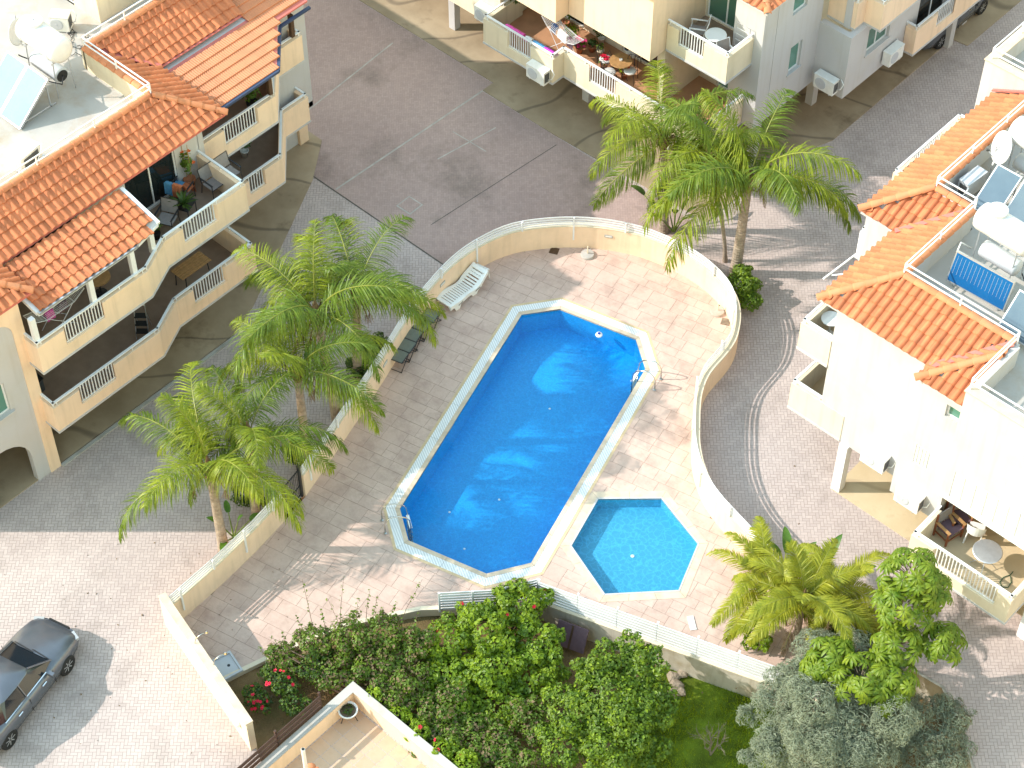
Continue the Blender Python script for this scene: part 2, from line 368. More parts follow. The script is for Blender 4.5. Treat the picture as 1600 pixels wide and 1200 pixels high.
# floor tiles of the terrace, grating, mosaic, water
t = NT('grate'); p = t.pos(); mp = t.n('ShaderNodeMapping'); mp.inputs['Rotation'].default_value = (0, 0, math.radians(-17.5)); t.l(p, mp.inputs[0])
wv = t.n('ShaderNodeTexWave', wave_type='BANDS', bands_direction='DIAGONAL'); t.l(mp.outputs[0], wv.inputs['Vector']); wv.inputs['Scale'].default_value = 6
c = t.mix(t.ramp(wv.outputs['Fac'], .25, .6), c4((.60, .60, .61)), c4((.80, .80, .80))); c = t.mix(t.math('MULTIPLY', t.ramp(t.noise(p, 2, 5), .55, .75), .4), c, c4((.5, .47, .43)))
t.bsdf(c, .5, .4, 0, wv.outputs['Fac'], .4, .01)
def mosaic(name, a, b, joint):
    t = NT(name); p = t.pos(); mp = t.n('ShaderNodeMapping'); mp.inputs['Rotation'].default_value = (0, 0, math.radians(-17.5)); mp.inputs['Scale'].default_value = (20, 20, 20); t.l(p, mp.inputs[0])
    wn = t.n('ShaderNodeTexVoronoi', distance='CHEBYCHEV'); wn.inputs['Randomness'].default_value = 0; t.l(mp.outputs[0], wn.inputs['Vector']); wn.inputs['Scale'].default_value = 1
    sp2 = t.n('ShaderNodeSeparateColor'); t.l(wn.outputs['Color'], sp2.inputs[0])
    c = t.mix(sp2.outputs[0], c4(a), c4(b)); c = t.mix(t.ramp(wn.outputs['Distance'], .42, .5), c, c4(joint)); t.bsdf(c, .4, .4)
mosaic('pool_blue', (.003, .27, .66), (.006, .34, .74), (.012, .32, .70)); mosaic('pool_kids', (.06, .40, .64), (.07, .43, .67), (.09, .44, .66))
def watermat(name, tint, scale, amp, caustic_net):
    t = NT(name); p = t.pos()
    n1 = t.noise(p, scale, 3, .5); vo = t.n('ShaderNodeTexVoronoi', feature='DISTANCE_TO_EDGE'); vo.inputs['Scale'].default_value = scale * 1.1
    dv = t.n('ShaderNodeVectorMath', operation='ADD'); t.l(p, dv.inputs[0]); nn = t.n('ShaderNodeTexNoise'); t.l(p, nn.inputs['Vector']); nn.inputs['Scale'].default_value = scale * .7
    sc = t.n('ShaderNodeVectorMath', operation='SCALE'); t.l(nn.outputs['Color'], sc.inputs[0]); sc.inputs['Scale'].default_value = 1.6 / scale; t.l(sc.outputs[0], dv.inputs[1]); t.l(dv.outputs[0], vo.inputs['Vector'])
    bn = t.n('ShaderNodeBump'); bn.inputs['Strength'].default_value = amp; bn.inputs['Distance'].default_value = .05; t.l(n1, bn.inputs['Height'])
    g = t.n('ShaderNodeBsdfGlossy'); g.inputs['Roughness'].default_value = .04; t.l(bn.outputs[0], g.inputs['Normal'])
    tr = t.n('ShaderNodeBsdfTransparent'); f = t.ramp(vo.outputs['Distance'], 0.0, .10, (1, 1, 1, 1), c4((1 - caustic_net, 1 - caustic_net, 1 - caustic_net)))  # imitated caustics: a bright cell-edge web painted into the water's transparency
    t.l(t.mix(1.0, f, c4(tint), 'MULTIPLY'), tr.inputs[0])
    fr = t.n('ShaderNodeFresnel'); fr.inputs[0].default_value = 1.33; t.l(bn.outputs[0], fr.inputs['Normal'])
    mx = t.n('ShaderNodeMixShader'); t.l(t.front(fr.outputs[0]), mx.inputs[0]); t.l(tr.outputs[0], mx.inputs[1]); t.l(g.outputs[0], mx.inputs[2]); t.l(mx.outputs[0], t.out.inputs[0])
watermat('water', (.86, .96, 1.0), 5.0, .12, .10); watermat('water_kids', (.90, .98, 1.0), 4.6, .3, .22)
mat('lawn', (.13, .18, .012), .95, .5, 1.4, .8, 60, bdist=.05)
mat('garden_soil', (.20, .125, .055), .95, .35, 1.2, .7, 30, dirt=(.10, .10, .03), dscale=.8, damt=.8, bdist=.04)
# ================================================================== setting: ground, deck, pools
from mathutils.geometry import tessellate_polygon
WIN = [(-.95, -13.55), (-1.04, -11.59), (-1.18, -10.05), (-1.39, -8.62), (-1.60, -7.59), (-2.07, -5.99), (-2.58, -4.36), (-3.12, -2.68), (-3.76, -.85), (-4.18, .84),
       (-4.33, 2.15), (-4.22, 3.27), (-3.90, 4.28), (-3.28, 5.17), (-2.52, 5.95), (-1.64, 6.59), (-.62, 7.08), (.56, 7.35), (1.62, 7.40), (2.55, 7.25), (3.28, 6.95), (3.85, 6.45),
       (4.25, 5.85), (4.47, 5.35), (4.58, 4.80), (4.64, 4.25), (4.71, 3.82), (4.86, 3.38), (5.14, 2.85), (5.50, 2.35), (5.88, 1.87), (6.18, 1.5), (6.48, 1.19), (6.85, .87), (7.31, .55),
       (7.84, .27), (8.41, .07), (8.9, -.05), (10.73, -.46), (12.67, -.83), (14.35, -1.22)]
WALL_N = smooth_line(WIN[4:], 3)            # from the gate round to the south-east
WALL_S = [Vector(p) for p in WIN[:4]]       # from the south-west corner to the gate
T = .2
SWC = Vector((-1.08, -13.55)); SWE = Vector((3.75, -14.68))
FENCE_S = [Vector((6.20, -5.55)), Vector((14.35, -2.72))]
KERB = [Vector((1.45, -13.72)), Vector((1.81, -12.52)), Vector((2.55, -10.3)), Vector((3.9, -8.2)), Vector((6.0, -6.1))]
gard = [U(1330, 1040), U(1400, 1028), U(1475, 1072), U(1505, 1135), U(1540, 1260)]
outer_n = offline(WALL_N, -T * .5); outer_s = offline(WALL_S, -T * .5)
hole = [SWC] + list(outer_s[1:]) + list(outer_n) + [Vector(g[:2]) for g in gard] + [Vector((21, -11.6)), Vector((4.6, -11.6)), Vector((4.6, -15.0)), SWE + Vector((-.1, .1))]
big = [Vector((-60, -60)), Vector((70, -60)), Vector((70, 70)), Vector((-60, 70))]
tri = tessellate_polygon([[v.to_3d() for v in big], [v.to_3d() for v in hole]])
pts = big + hole
mb = MB(); mb.add([v.to_3d() for v in pts], tri)
for i, f in enumerate(mb.f):
    a, b, c_ = (mb.v[k] for k in f)
    if (b - a).cross(c_ - a).z < 0: mb.f[i] = f[::-1]
struct(mb.build('paving', 'paving'))
def sheet(name, poly, z, mt):
    mb = MB(); mb.add([(p[0], p[1], z) for p in poly], [tuple(range(len(poly)))])
    n = len(poly); ar = sum(poly[i][0] * poly[(i + 1) % n][1] - poly[(i + 1) % n][0] * poly[i][1] for i in range(n))
    if ar < 0: mb.f[0] = mb.f[0][::-1]
    return struct(mb.build(name, mt))
# stamped yard north of the pool, with the joint along its south edge
yl = offline(WALL_N, -T - .02)
nw = [p for p in yl if p.y > 2.3 and p.x < -.5]
yard = [(-30, 2.32), (nw[0].x, 2.32)] + [tuple(p) for p in nw] + [(0.2, 9.6), (-6.8, 9.62), (-10.3, 9.6), (-10.3, 10.18), (-30, 10.18)]
sheet('yard_paving', yard, .004, 'paving_yard')
def strip(name, a, b, w, z, mt):
    mb = MB(); a = Vector(a); b = Vector(b); d = (b - a).normalized(); nn = Vector((-d.y, d.x)) * w / 2
    mb.add([(*(a - nn), z), (*(b - nn), z), (*(b + nn), z), (*(a + nn), z)], [(0, 1, 2, 3)]); return struct(mb.build(name, mt))
mat('joint_mortar', (.42, .38, .34), .9, .2, 3, .2); mat('joint_dark', (.12, .10, .085), .95, .3, 3, .2)
strip('paving_joint', (-30, 2.32), (nw[0].x, 2.32), .05, .008, 'joint_dark')
strip('paving_joint', (-10.3, 9.62), (-10.55, 2.4), .07, .008, 'joint_mortar')
strip('paving_joint', (-14.6, 9.3), (-14.2, 4.2), .06, .008, 'joint_mortar')
strip('paving_joint', (-8.6, 8.5), (-9.0, 5.9), .05, .008, 'joint_mortar')
strip('paving_joint', (-9.6, 7.3), (-8.0, 7.35), .04, .008, 'joint_mortar')
strip('paving_joint', (-6.4, 9.3), (-6.9, 3.4), .03, .008, 'joint_dark')
# concrete aprons under the blocks
mbk = MB(); mbk.prism([(-30, 10.2), (-10.3, 10.2), (-10.3, 9.63), (-6.78, 9.63), (0.0, 9.9), (0.0, 14.0), (.7, 16.15), (.65, 23.6), (1.3, 23.68), (1.3, 60), (-30, 60)], -.1, .03)
struct(mbk.build('concrete_apron', 'concrete_strip'))
mbk = MB(); mbk.prism([(-8.1, -30), (-8.12, -4.6), (-8.6, -3.3), (-11.5, 2.2), (-12.7, 3.8), (-30, 3.8), (-30, -30)], -.1, .03)
struct(mbk.build('concrete_apron', 'concrete_strip'))
mbk = MB(); mbk.prism([(10.1, 3.52), (60, 3.52), (60, 60), (8.4, 60), (8.4, 7.2), (10.1, 7.2)], -.1, .03)
struct(mbk.build('concrete_apron', 'concrete_beige'))
mbk = MB(); mbk.box(-8.07, -7.95, -11.9, -4.6, 0, .05); struct(mbk.build('kerb', 'concrete_grey'))
# garden ground
gpoly = [KERB[0]] + KERB[1:] + [FENCE_S[0], FENCE_S[1], Vector((14.4, -1.3))] + [Vector(g[:2]) for g in gard] + [Vector((21, -11.6)), Vector((4.6, -11.6)), Vector((4.6, -15.0)), SWE]
n_ = 26
def gz(x, y):
    # bed at deck level on the west, falling to the lower lawn in the east
    k = min(max((x - 3.2) / 4.5, 0), 1); return -.12 - .93 * k + .05 * math.sin(x * 2.1) * math.cos(y * 1.7)
mb = MB(); gx0, gx1, gy0, gy1 = .5, 22, -16, 1.5; nx, ny = 60, 50
idx = {}
for i in range(nx + 1):
    for j in range(ny + 1):
        x = gx0 + (gx1 - gx0) * i / nx; y = gy0 + (gy1 - gy0) * j / ny; idx[i, j] = len(mb.v); mb.v.append(Vector((x, y, gz(x, y))))
big_g = offpoly([Vector(p) for p in gpoly], 0)
for i in range(nx):
    for j in range(ny):
        cxy = (gx0 + (gx1 - gx0) * (i + .5) / nx, gy0 + (gy1 - gy0) * (j + .5) / ny)
        near = any(inpoly((cxy[0] + dx, cxy[1] + dy), gpoly) for dx in (-.3, 0, .3) for dy in (-.3, 0, .3))
        if near: mb.f.append((idx[i, j], idx[i + 1, j], idx[i + 1, j + 1], idx[i, j + 1]))
struct(mb.build('garden_ground', 'garden_soil', smooth=True))
mb = MB(); lawn = [(10.1, -4.25), (13.3, -3.25), (15.2, -4.6), (15.6, -7.6), (13.5, -9.6), (10.6, -8.4), (9.5, -6.0)]
mb.add([(x, y, gz(x, y) + .05) for x, y in lawn], [tuple(range(len(lawn)))][:1])
if True: mb.f[0] = mb.f[0][::-1]
struct(mb.build('lawn', 'lawn'))
# garden drop sides (so that no gap shows between paving and the lower garden)
mb = MB(); edge = [Vector((14.35, -1.22))] + [Vector(g[:2]) for g in gard] + [Vector((21, -11.6))]
for a, b in zip(edge[:-1], edge[1:]): mb.bar((a.x, a.y, -.62), (b.x, b.y, -.62), .16, 1.2)
struct(mb.build('garden_edge', 'retaining'))
# ---- pools
POOL = [(.87, -5.99), (-1.79, 2.42), (-1.03, 3.47), (1.67, 4.15), (2.74, 3.37), (5.17, -4.78), (4.46, -5.97), (1.90, -6.67)][::-1]
HEXP = [(5.08, -1.62), (6.48, -.30), (8.38, -.87), (9.03, -2.56), (7.52, -4.13), (5.64, -3.49)][::-1]
def ccw(p):
    n = len(p); a = sum(p[i][0] * p[(i + 1) % n][1] - p[(i + 1) % n][0] * p[i][1] for i in range(n)); return p if a > 0 else p[::-1]
POOL = ccw([Vector(p) for p in POOL]); HEXP = ccw([Vector(p) for p in HEXP])
def ring(pin, pout, z0, z1):
    mb = MB(); n = len(pin)
    for i in range(n):
        j = (i + 1) % n; a, b, c_, d = pin[i], pin[j], pout[j], pout[i]
        mb.add([(*a, z0), (*b, z0), (*c_, z0), (*d, z0), (*a, z1), (*b, z1), (*c_, z1), (*d, z1)], [(4, 7, 6, 5), (0, 1, 2, 3), (0, 4, 5, 1), (2, 6, 7, 3)])
    return mb
def seg_piece(pin, pout, i, z0, z1, ta=0.0, tb=1.0, gap=.004):
    n = len(pin); j = (i + 1) % n; L = (pin[j] - pin[i]).length; ta += gap / L; tb -= gap / L
    a = pin[i].lerp(pin[j], ta); b = pin[i].lerp(pin[j], tb); d = pout[i].lerp(pout[j], ta); c_ = pout[i].lerp(pout[j], tb)
    mb = MB(); mb.add([(*a, z0), (*b, z0), (*c_, z0), (*d, z0), (*a, z1), (*b, z1), (*c_, z1), (*d, z1)], [(4, 7, 6, 5), (0, 1, 2, 3), (0, 4, 5, 1), (1, 5, 6, 2), (2, 6, 7, 3), (3, 7, 4, 0)])
    return mb
def shell(poly, depth, zt):
    mb = MB(); n = len(poly)
    mb.add([(*p, zt) for p in poly] + [(*p, depth) for p in poly], [(i, n + i, n + (i + 1) % n, (i + 1) % n) for i in range(n)] + [tuple(range(n, 2 * n))])
    return mb
def make_pool(name, label, poly, depth, tile, wname, bands):
    cx = sum(p.x for p in poly) / len(poly); cy = sum(p.y for p in poly) / len(poly)
    r = thing(name, label, 'swimming pool', (cx, cy, depth))
    shell(poly, depth, .0).build('basin', tile, r)
    mb = MB(); mb.add([(*p, -.07) for p in offpoly(poly, .01)], [tuple(range(len(poly)))]); mb.build('water', wname, r)
    off0 = 0.0
    for nm, w, z1, mt, long_ in bands:
        a = offpoly(poly, off0); b = offpoly(poly, off0 + w)
        for i in range(len(poly)):
            L = (a[(i + 1) % len(poly)] - a[i]).length; k = max(1, int(round(L / long_)))
            for q in range(k): seg_piece(a, b, i, -.05, z1, q / k, (q + 1) / k).build(nm, mt, r)
        off0 += w
    return r, off0
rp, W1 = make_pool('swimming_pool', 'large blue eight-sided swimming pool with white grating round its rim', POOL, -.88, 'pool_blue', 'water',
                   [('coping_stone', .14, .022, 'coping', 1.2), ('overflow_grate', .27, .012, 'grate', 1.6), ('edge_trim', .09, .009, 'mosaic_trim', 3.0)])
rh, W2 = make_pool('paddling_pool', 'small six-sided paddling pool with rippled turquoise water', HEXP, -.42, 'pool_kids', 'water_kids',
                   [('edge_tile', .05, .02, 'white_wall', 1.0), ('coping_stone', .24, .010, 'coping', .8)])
def ladder(p, d, label):
    """two bent steel rails and treads; p = deck point at the edge, d = unit plan vector towards the water"""
    r = thing('pool_ladder', label, 'pool ladder', (p.x, p.y, 0), 'steel ladders of the large pool'); side = Vector((-d.y, d.x))
    for s_ in (-.25, .25):
        q = p + side * s_; path = []
        for t_, z in ((-.62, 0), (-.62, .45), (-.56, .62), (-.40, .74), (-.20, .72), (.02, .60), (.14, .42), (.17, .1), (.17, -.8)):
            path.append((q.x + d.x * t_, q.y + d.y * t_, z))
        MB().tube(path, .022, 8).build('rail', 'steel', r, True)
        f_ = MB(); f_.lathe([(.05, 0), (.05, .03), (.025, .035)], 12, (q.x - d.x * .62, q.y - d.y * .62, .0)); f_.build('rail_foot', 'steel', r)
    for z in (.02, -.25, -.5, -.72):
        a = p + side * .25 + d * .17; b = p - side * .25 + d * .17; MB().bar((a.x, a.y, z), (b.x, b.y, z), .09, .03).build('tread', 'white_plastic' if z > -.1 else 'steel', r)
def edge_mid(i, t_): a = POOL[i]; b = POOL[(i + 1) % 8]; return a.lerp(b, t_)
def nearest_edge(pt):
    best = None
    for i in range(8):
        a = POOL[i]; b = POOL[(i + 1) % 8]; e = (b - a); t_ = max(0, min(1, (pt - a).dot(e) / e.length_squared)); q = a + e * t_
        if best is None or (q - pt).length < best[0]: best = ((q - pt).length, q, Vector((-e.y, e.x)).normalized())
    return best[1], best[2]
q, d = nearest_edge(Vector((3.0, 3.0))); ladder(q, d, 'steel pool ladder on the east edge nearest the curved wall')
q, d = nearest_edge(Vector((1.30, -6.35))); ladder(q, d, 'steel pool ladder at the south-west corner of the large pool')
# underwater lamps and small fittings
pl = MB(); pl.lathe([(.0, 0), (.13, 0), (.13, .02), (.1, .045), (.0, .05)], 16)
lampm = pl.mesh('underwater_lamp', 'white_plastic')
for (x, y) in ((.2, 3.0), (-1.0, 1.0)):
    pass
def lamp_at(q, nrm, z, i):
    z3 = Vector((nrm.x, nrm.y, 0)); x3 = Vector((-nrm.y, nrm.x, 0)); m4 = Matrix((x3, Vector((0, 0, 1)), z3)).transposed().to_4x4(); m4.translation = Vector((q.x + nrm.x * .002, q.y + nrm.y * .002, z)); inst('underwater_lamp', lampm, rp, m4)
for k, (pt, z) in enumerate((((3.7, 0.2), -.5),)):
    q, d = nearest_edge(Vector(pt)); lamp_at(q, d, z, k)
dr = MB(); dr.lathe([(0, 0), (.12, 0), (.12, .015), (0, .02)], 14)
for x, y in ((1.1, .6), (2.4, -3.2), (2.9, -5.3), (1.6, -4.6)):
    o = MB(); o.lathe([(.035, 0), (.035, .012), (.02, .016)], 12, (x, y, -.88)); o.build('floor_inlet', 'white_plastic', rp)
o = MB(); o.lathe([(.06, 0), (.06, .012), (.02, .016)], 12, (7.05, -2.3, -.42)); o.build('floor_inlet', 'white_plastic', rh)
# ---- deck of stamped slabs (ashlar), joints recessed
DECK = [Vector(p) for p in WALL_S] + list(WALL_N) + [FENCE_S[1], FENCE_S[0]] + KERB[::-1]
DECK = [v if isinstance(v, Vector) else Vector(v) for v in DECK]
trib = tessellate_polygon([[v.to_3d() for v in DECK], [v.to_3d() for v in POOL], [v.to_3d() for v in HEXP]])
mb = MB(); allp = DECK + POOL + HEXP; mb.add([(v.x, v.y, -.006) for v in allp], trib)
for i, f in enumerate(mb.f):
    a, b, c_ = (mb.v[k] for k in f)
    if (b - a).cross(c_ - a).z < 0: mb.f[i] = f[::-1]
deck = struct(mb.build('pool_deck', 'deck_joint'))
ang = math.radians(13); ux = Vector((math.cos(ang), math.sin(ang))); uy = Vector((-math.sin(ang), math.cos(ang)))
slabs = []; rng = random.Random(5); P1 = offpoly(POOL, W1); P2 = offpoly(HEXP, W2)
def minus(poly_list, conv):
    out = []
    for poly in poly_list:
        cur = poly
        n = len(conv)
        for i in range(n):
            a = conv[i]; e = conv[(i + 1) % n] - a; nr = Vector((e.y, -e.x))
            o_ = clip_half(cur, a, nr, True)
            if len(o_) >= 3: out.append(o_)
            cur = clip_half(cur, a, nr, False)
            if len(cur) < 3: break
    return out
def parea(p): return abs(sum(p[i].x * p[(i + 1) % len(p)].y - p[(i + 1) % len(p)].x * p[i].y for i in range(len(p)))) / 2
v_ = -18.0; row = 0
while v_ < 14:
    hrow = (.46, .34, .58)[rng.choice((0, 0, 1, 2))]; u_ = -9 - rng.random()
    while u_ < 20:
        wrow = rng.choice((.42, .56, .70, .70, .86)); parts_ = [(u_, u_ + wrow, v_, v_ + hrow)]
        if hrow > .5 and rng.random() < .45: parts_ = [(u_, u_ + wrow, v_, v_ + hrow * .5), (u_, u_ + wrow, v_ + hrow * .5, v_ + hrow)]
        for (a0, a1, b0, b1) in parts_:
            g = .005; rect = [ux * x + uy * y for x, y in ((a0 + g, b0 + g), (a1 - g, b0 + g), (a1 - g, b1 - g), (a0 + g, b1 - g))]
            cur = list(DECK)
            for i in range(4):
                a = rect[i]; e = rect[(i + 1) % 4] - a; cur = clip_half(cur, a, Vector((-e.y, e.x)), True)
                if len(cur) < 3: break
            if len(cur) < 3 or parea(cur) < .004: continue
            pieces = [cur]
            if any(inpoly(q_, P1) for q_ in cur) or any(inpoly(q_, rect) for q_ in P1): pieces = minus(pieces, P1)
            if any(inpoly(q_, P2) for q_ in cur) or any(inpoly(q_, rect) for q_ in P2): pieces = minus(pieces, P2)
            pieces = [p_ for p_ in pieces if parea(p_) > .001]
            if pieces: slabs.append(pieces)
        u_ += wrow
    v_ += hrow; row += 1
def slabkey(pc):
    p_ = pc[0][0]; return -sum(parea(k) for k in pc) if True else 0
slabs.sort(key=slabkey)
rest = MB()
for k, pc in enumerate(slabs):
    z1 = rng.uniform(-.001, .003)
    if k < 300:
        mb = MB()
        for p_ in pc: mb.prism(p_, -.02, z1)
        mb.build('slab', 'deck_slab', deck)
    else:
        for p_ in pc: rest.prism(p_, -.02, z1)
o = rest.build('slab_remainder', 'deck_slab', deck); o['kind'] = 'stuff'
mb = MB()
for a, b in zip(KERB[:-1], KERB[1:]): mb.bar((a.x, a.y, -.1), (b.x, b.y, -.1), .14, .34)
struct(mb.build('kerb', 'cream_light'))
# ================================================================== boundary walls, fences, gate
def wall_strip(line, d0, d1, z0, z1):
    a = offline(line, d0); b = offline(line, d1); mb = MB(); n = len(line); k = 0
    vs = [];
    for i in range(n): vs += [(a[i].x, a[i].y, z0), (b[i].x, b[i].y, z0), (b[i].x, b[i].y, z1), (a[i].x, a[i].y, z1)]
    fs = []
    for i in range(n - 1):
        for q in range(4): fs.append((i * 4 + q, i * 4 + (q + 1) % 4, (i + 1) * 4 + (q + 1) % 4, (i + 1) * 4 + q))
    fs += [(3, 2, 1, 0), tuple((n - 1) * 4 + q for q in range(4))]
    mb.add(vs, fs); return mb
def arc(line):
    s_ = [0.0]
    for a, b in zip(line[:-1], line[1:]): s_.append(s_[-1] + (b - a).length)
    return s_
def cut(line, s0, s1):
    s_ = arc(line); out = []
    def at(t_):
        for i in range(len(line) - 1):
            if s_[i + 1] >= t_: return line[i].lerp(line[i + 1], (t_ - s_[i]) / max(s_[i + 1] - s_[i], 1e-9))
        return line[-1]
    out.append(at(s0)); out += [line[i] for i in range(len(line)) if s0 + .02 < s_[i] < s1 - .02]; out.append(at(s1)); return out
WH, FT = 1.0, 1.45
def fenced_wall(name, label, line, post_ds, lights=(), first=.35):
    p0 = line[0]; r = thing(name, label, 'wall', (p0.x, p0.y, 0))
    wall_strip(line, 0, -T, -.3, WH).build('wall_body', 'cream', r)
    wall_strip(line, .012, -T - .012, WH, WH + .025).build('wall_cap', 'cream_light', r)
    L = arc(line)[-1]; n = max(2, int(round((L - 2 * first) / post_ds))); ss = [first + (L - 2 * first) * i / n for i in range(n + 1)]
    cuts = [0] + ss + [L]
    for i, s_ in enumerate(ss):
        q = cut(line, max(s_ - .05, 0), min(s_ + .05, L)); c_ = (q[0] + q[-1]) / 2; d = (q[-1] - q[0]).normalized(); nn = Vector((d.y, -d.x))
        mid = c_ + nn * .03; zb = .42 if i % 2 == 0 else WH + .02
        mb = MB(); mb.obox((mid.x, mid.y, (zb + FT) / 2 + .01), .055, .05, FT - zb + .02, Matrix((Vector((d.x, d.y, 0)), Vector((nn.x, nn.y, 0)), Vector((0, 0, 1)))).transposed())
        mb.build('fence_post', 'white_paint', r)
    for a, b in zip(cuts[:-1], cuts[1:]):
        if b - a < .05: continue
        seg = cut(line, a + .004, b - .004)
        for k in range(4): wall_strip(seg, -.03, -.044, WH + .055 + k * .108, WH + .055 + k * .108 + .064).build('fence_slat', 'white_paint', r)
    for s_ in lights:
        q = cut(line, s_ - .14, s_ + .14); wall_strip(q, .002, .02, .62, .74).build('wall_light', 'concrete_grey', r)
        wall_strip(cut(line, s_ - .11, s_ + .11), .018, .026, .65, .71).build('wall_light_lens', 'cushion_white', r)
    return r
fenced_wall('pool_wall', 'long curving cream pool wall topped with white slatted rails', WALL_N, 1.75, (.75, 5.3, 9.2, 15.6))
fenced_wall('pool_wall', 'short straight cream pool wall with white rails beside the black gate', WALL_S, 1.5, (), .5)
# plain wall closing the south-west corner
r = thing('garden_wall', 'plain cream wall without rails sloping along the car park corner', 'wall', (SWC.x, SWC.y, 0))
dsw = (SWE - SWC).normalized(); nsw = Vector((dsw.y, -dsw.x)); a0 = SWC - dsw * .1
mb = MB(); mb.add([(*(a0 + nsw * s_), z) for s_ in (-.1, .1) for z in (-.3,)] and [(*(a0 - nsw * .1), -.3), (*(SWE - nsw * .1), -.3), (*(SWE + nsw * .1), -.3), (*(a0 + nsw * .1), -.3), (*(a0 - nsw * .1), 1.45), (*(SWE - nsw * .1), 1.35), (*(SWE + nsw * .1), 1.35), (*(a0 + nsw * .1), 1.45)],
       [(0, 3, 2, 1), (4, 5, 6, 7), (0, 1, 5, 4), (1, 2, 6, 5), (2, 3, 7, 6), (3, 0, 4, 7)])
for i, f in enumerate(mb.f): mb.f[i] = f[::-1]
mb.build('wall_body', 'cream_light', r)
mb = MB(); mb.bar((*(a0), 1.475), (*SWE, 1.375), .235, .04); mb.build('wall_cap', 'wood_honey' if False else 'coping', r)
o = MB(); q = SWE - dsw * .55 + nsw * .1; o.lathe([(.0, 0), (.13, 0), (.12, .06), (.07, .12), (0, .14)], 16, (q.x, q.y, .75), Matrix((Vector((dsw.x, dsw.y, 0)), Vector((0, 0, 1)), Vector((nsw.x, nsw.y, 0)))).transposed()); o.build('bulkhead_lamp', 'white_plastic', r, True)
# low retaining wall and slatted fence along the south edge
r = thing('retaining_wall', 'stained concrete retaining wall under the long straight white fence', 'wall', (FENCE_S[0].x, FENCE_S[0].y, -1.1))
fl = [FENCE_S[0], FENCE_S[1]]; wall_strip(fl, -.02, .16, -1.3, .02).build('wall_body', 'retaining', r); wall_strip(fl, -.03, .18, .02, .05).build('wall_cap', 'cream_light', r)
def fence_run(name, label, line, n, z0, z1, rows, mt, d0, ds, grp=None):
    r = thing(name, label, 'fence', (line[0].x, line[0].y, z0), grp); L = arc(line)[-1]
    for i in range(n + 1):
        c_ = cut(line, 0, max(.001, L * i / n))[-1]; d = (line[-1] - line[0]).normalized(); nn = Vector((d.y, -d.x)); mid = c_ + nn * d0
        mb = MB(); mb.obox((mid.x, mid.y, (z0 + z1) / 2 + .02), .06, .06, z1 - z0 + .04, Matrix((Vector((d.x, d.y, 0)), Vector((nn.x, nn.y, 0)), Vector((0, 0, 1)))).transposed()); mb.build('fence_post', mt, r)
    h = (z1 - z0) / rows
    for i in range(n):
        seg = cut(line, L * i / n + .01, L * (i + 1) / n - .01)
        for k in range(rows): wall_strip(seg, d0 + ds, d0 + ds + .022, z0 + .02 + k * h, z0 + .02 + k * h + h * .66).build('fence_slat', mt, r)
    return r
fence_run('slatted_fence', 'long straight white slatted fence along the garden edge of the deck', fl, 7, .05, .98, 7, 'white_paint', .05, .035)
kl = [Vector((6.18, -5.60)), Vector((5.55, -6.70)), Vector((4.4, -7.9))]
fence_run('slatted_fence', 'short white slatted fence half hidden behind the flowering hibiscus', kl, 3, .03, .95, 7, 'white_paint', .02, .035)
# ---- black iron gate
ga = Vector((-1.39, -8.60)); gb = Vector((-1.60, -7.61)); gd = (gb - ga).normalized(); gn = Vector((gd.y, -gd.x))
r = thing('iron_gate', 'black iron gate with thin bars between the two pool walls', 'gate', (ga.x, ga.y, 0))
for q in (ga + gd * .04, gb - gd * .04): MB().obox((q.x - gn.x * .1, q.y - gn.y * .1, .76), .08, .08, 1.52, rotz(math.atan2(gd.y, gd.x))).build('gate_post', 'black_metal', r)
for z in (.12, .55, 1.3): MB().bar((*(ga + gd * .08 - gn * .1), z), (*(gb - gd * .08 - gn * .1), z), .03, .04).build('gate_rail', 'black_metal', r)
for i in range(10):
    q = ga + gd * (.13 + .079 * i) - gn * .1; MB().tube([(q.x, q.y, .06), (q.x, q.y, 1.36)], .009, 6).build('gate_bar', 'black_metal', r)
# ================================================================== building kit
TW, TL = .265, .36
def tile_mesh():
    mb = MB(); n = 8; vs = []
    def prof(x):       # barrel then pan
        k = x / TW
        if k < .64: return .072 * math.sin(math.pi * k / .64) ** .8
        return -.006 * math.sin(math.pi * (k - .64) / .36)
    xs = [TW * k for k in (0, .07, .18, .32, .46, .57, .64, .82, 1.03)]
    for yy, lift in ((0, .05), (TL * 1.12, .004)):
        for x in xs: vs.append((x, yy, prof(min(x, TW)) + lift))
    for x in xs: vs.append((x, 0.0, prof(min(x, TW)) + .05 - .036))
    m_ = len(xs); fs = []
    for i in range(m_ - 1): fs.append((i, i + 1, m_ + i + 1, m_ + i)); fs.append((2 * m_ + i, 2 * m_ + i + 1, i + 1, i))
    mb.add(vs, fs); return mb
TILE = tile_mesh(); TILEM = TILE.mesh('roof_tile', 'tile', None, False)
def cap_mesh():
    mb = MB(); n = 7; vs = []
    for yy, r_ in ((0, .125), (.03, .13), (.40, .105)):
        for k in range(n): a = math.pi * k / (n - 1); vs.append((math.cos(a) * r_, yy, math.sin(a) * r_ * .8))
    for k in range(n): a = math.pi * k / (n - 1); vs.append((math.cos(a) * .1, 0.0, math.sin(a) * .1 * .8))
    fs = []
    for j in range(2):
        for k in range(n - 1): fs.append((j * n + k, (j + 1) * n + k, (j + 1) * n + k + 1, j * n + k + 1))
    for k in range(n - 1): fs.append((3 * n + k, k, k + 1, 3 * n + k + 1))
    mb.add(vs, fs); return mb.mesh('ridge_tile', 'tile_ridge', None, True)
CAPM = cap_mesh()
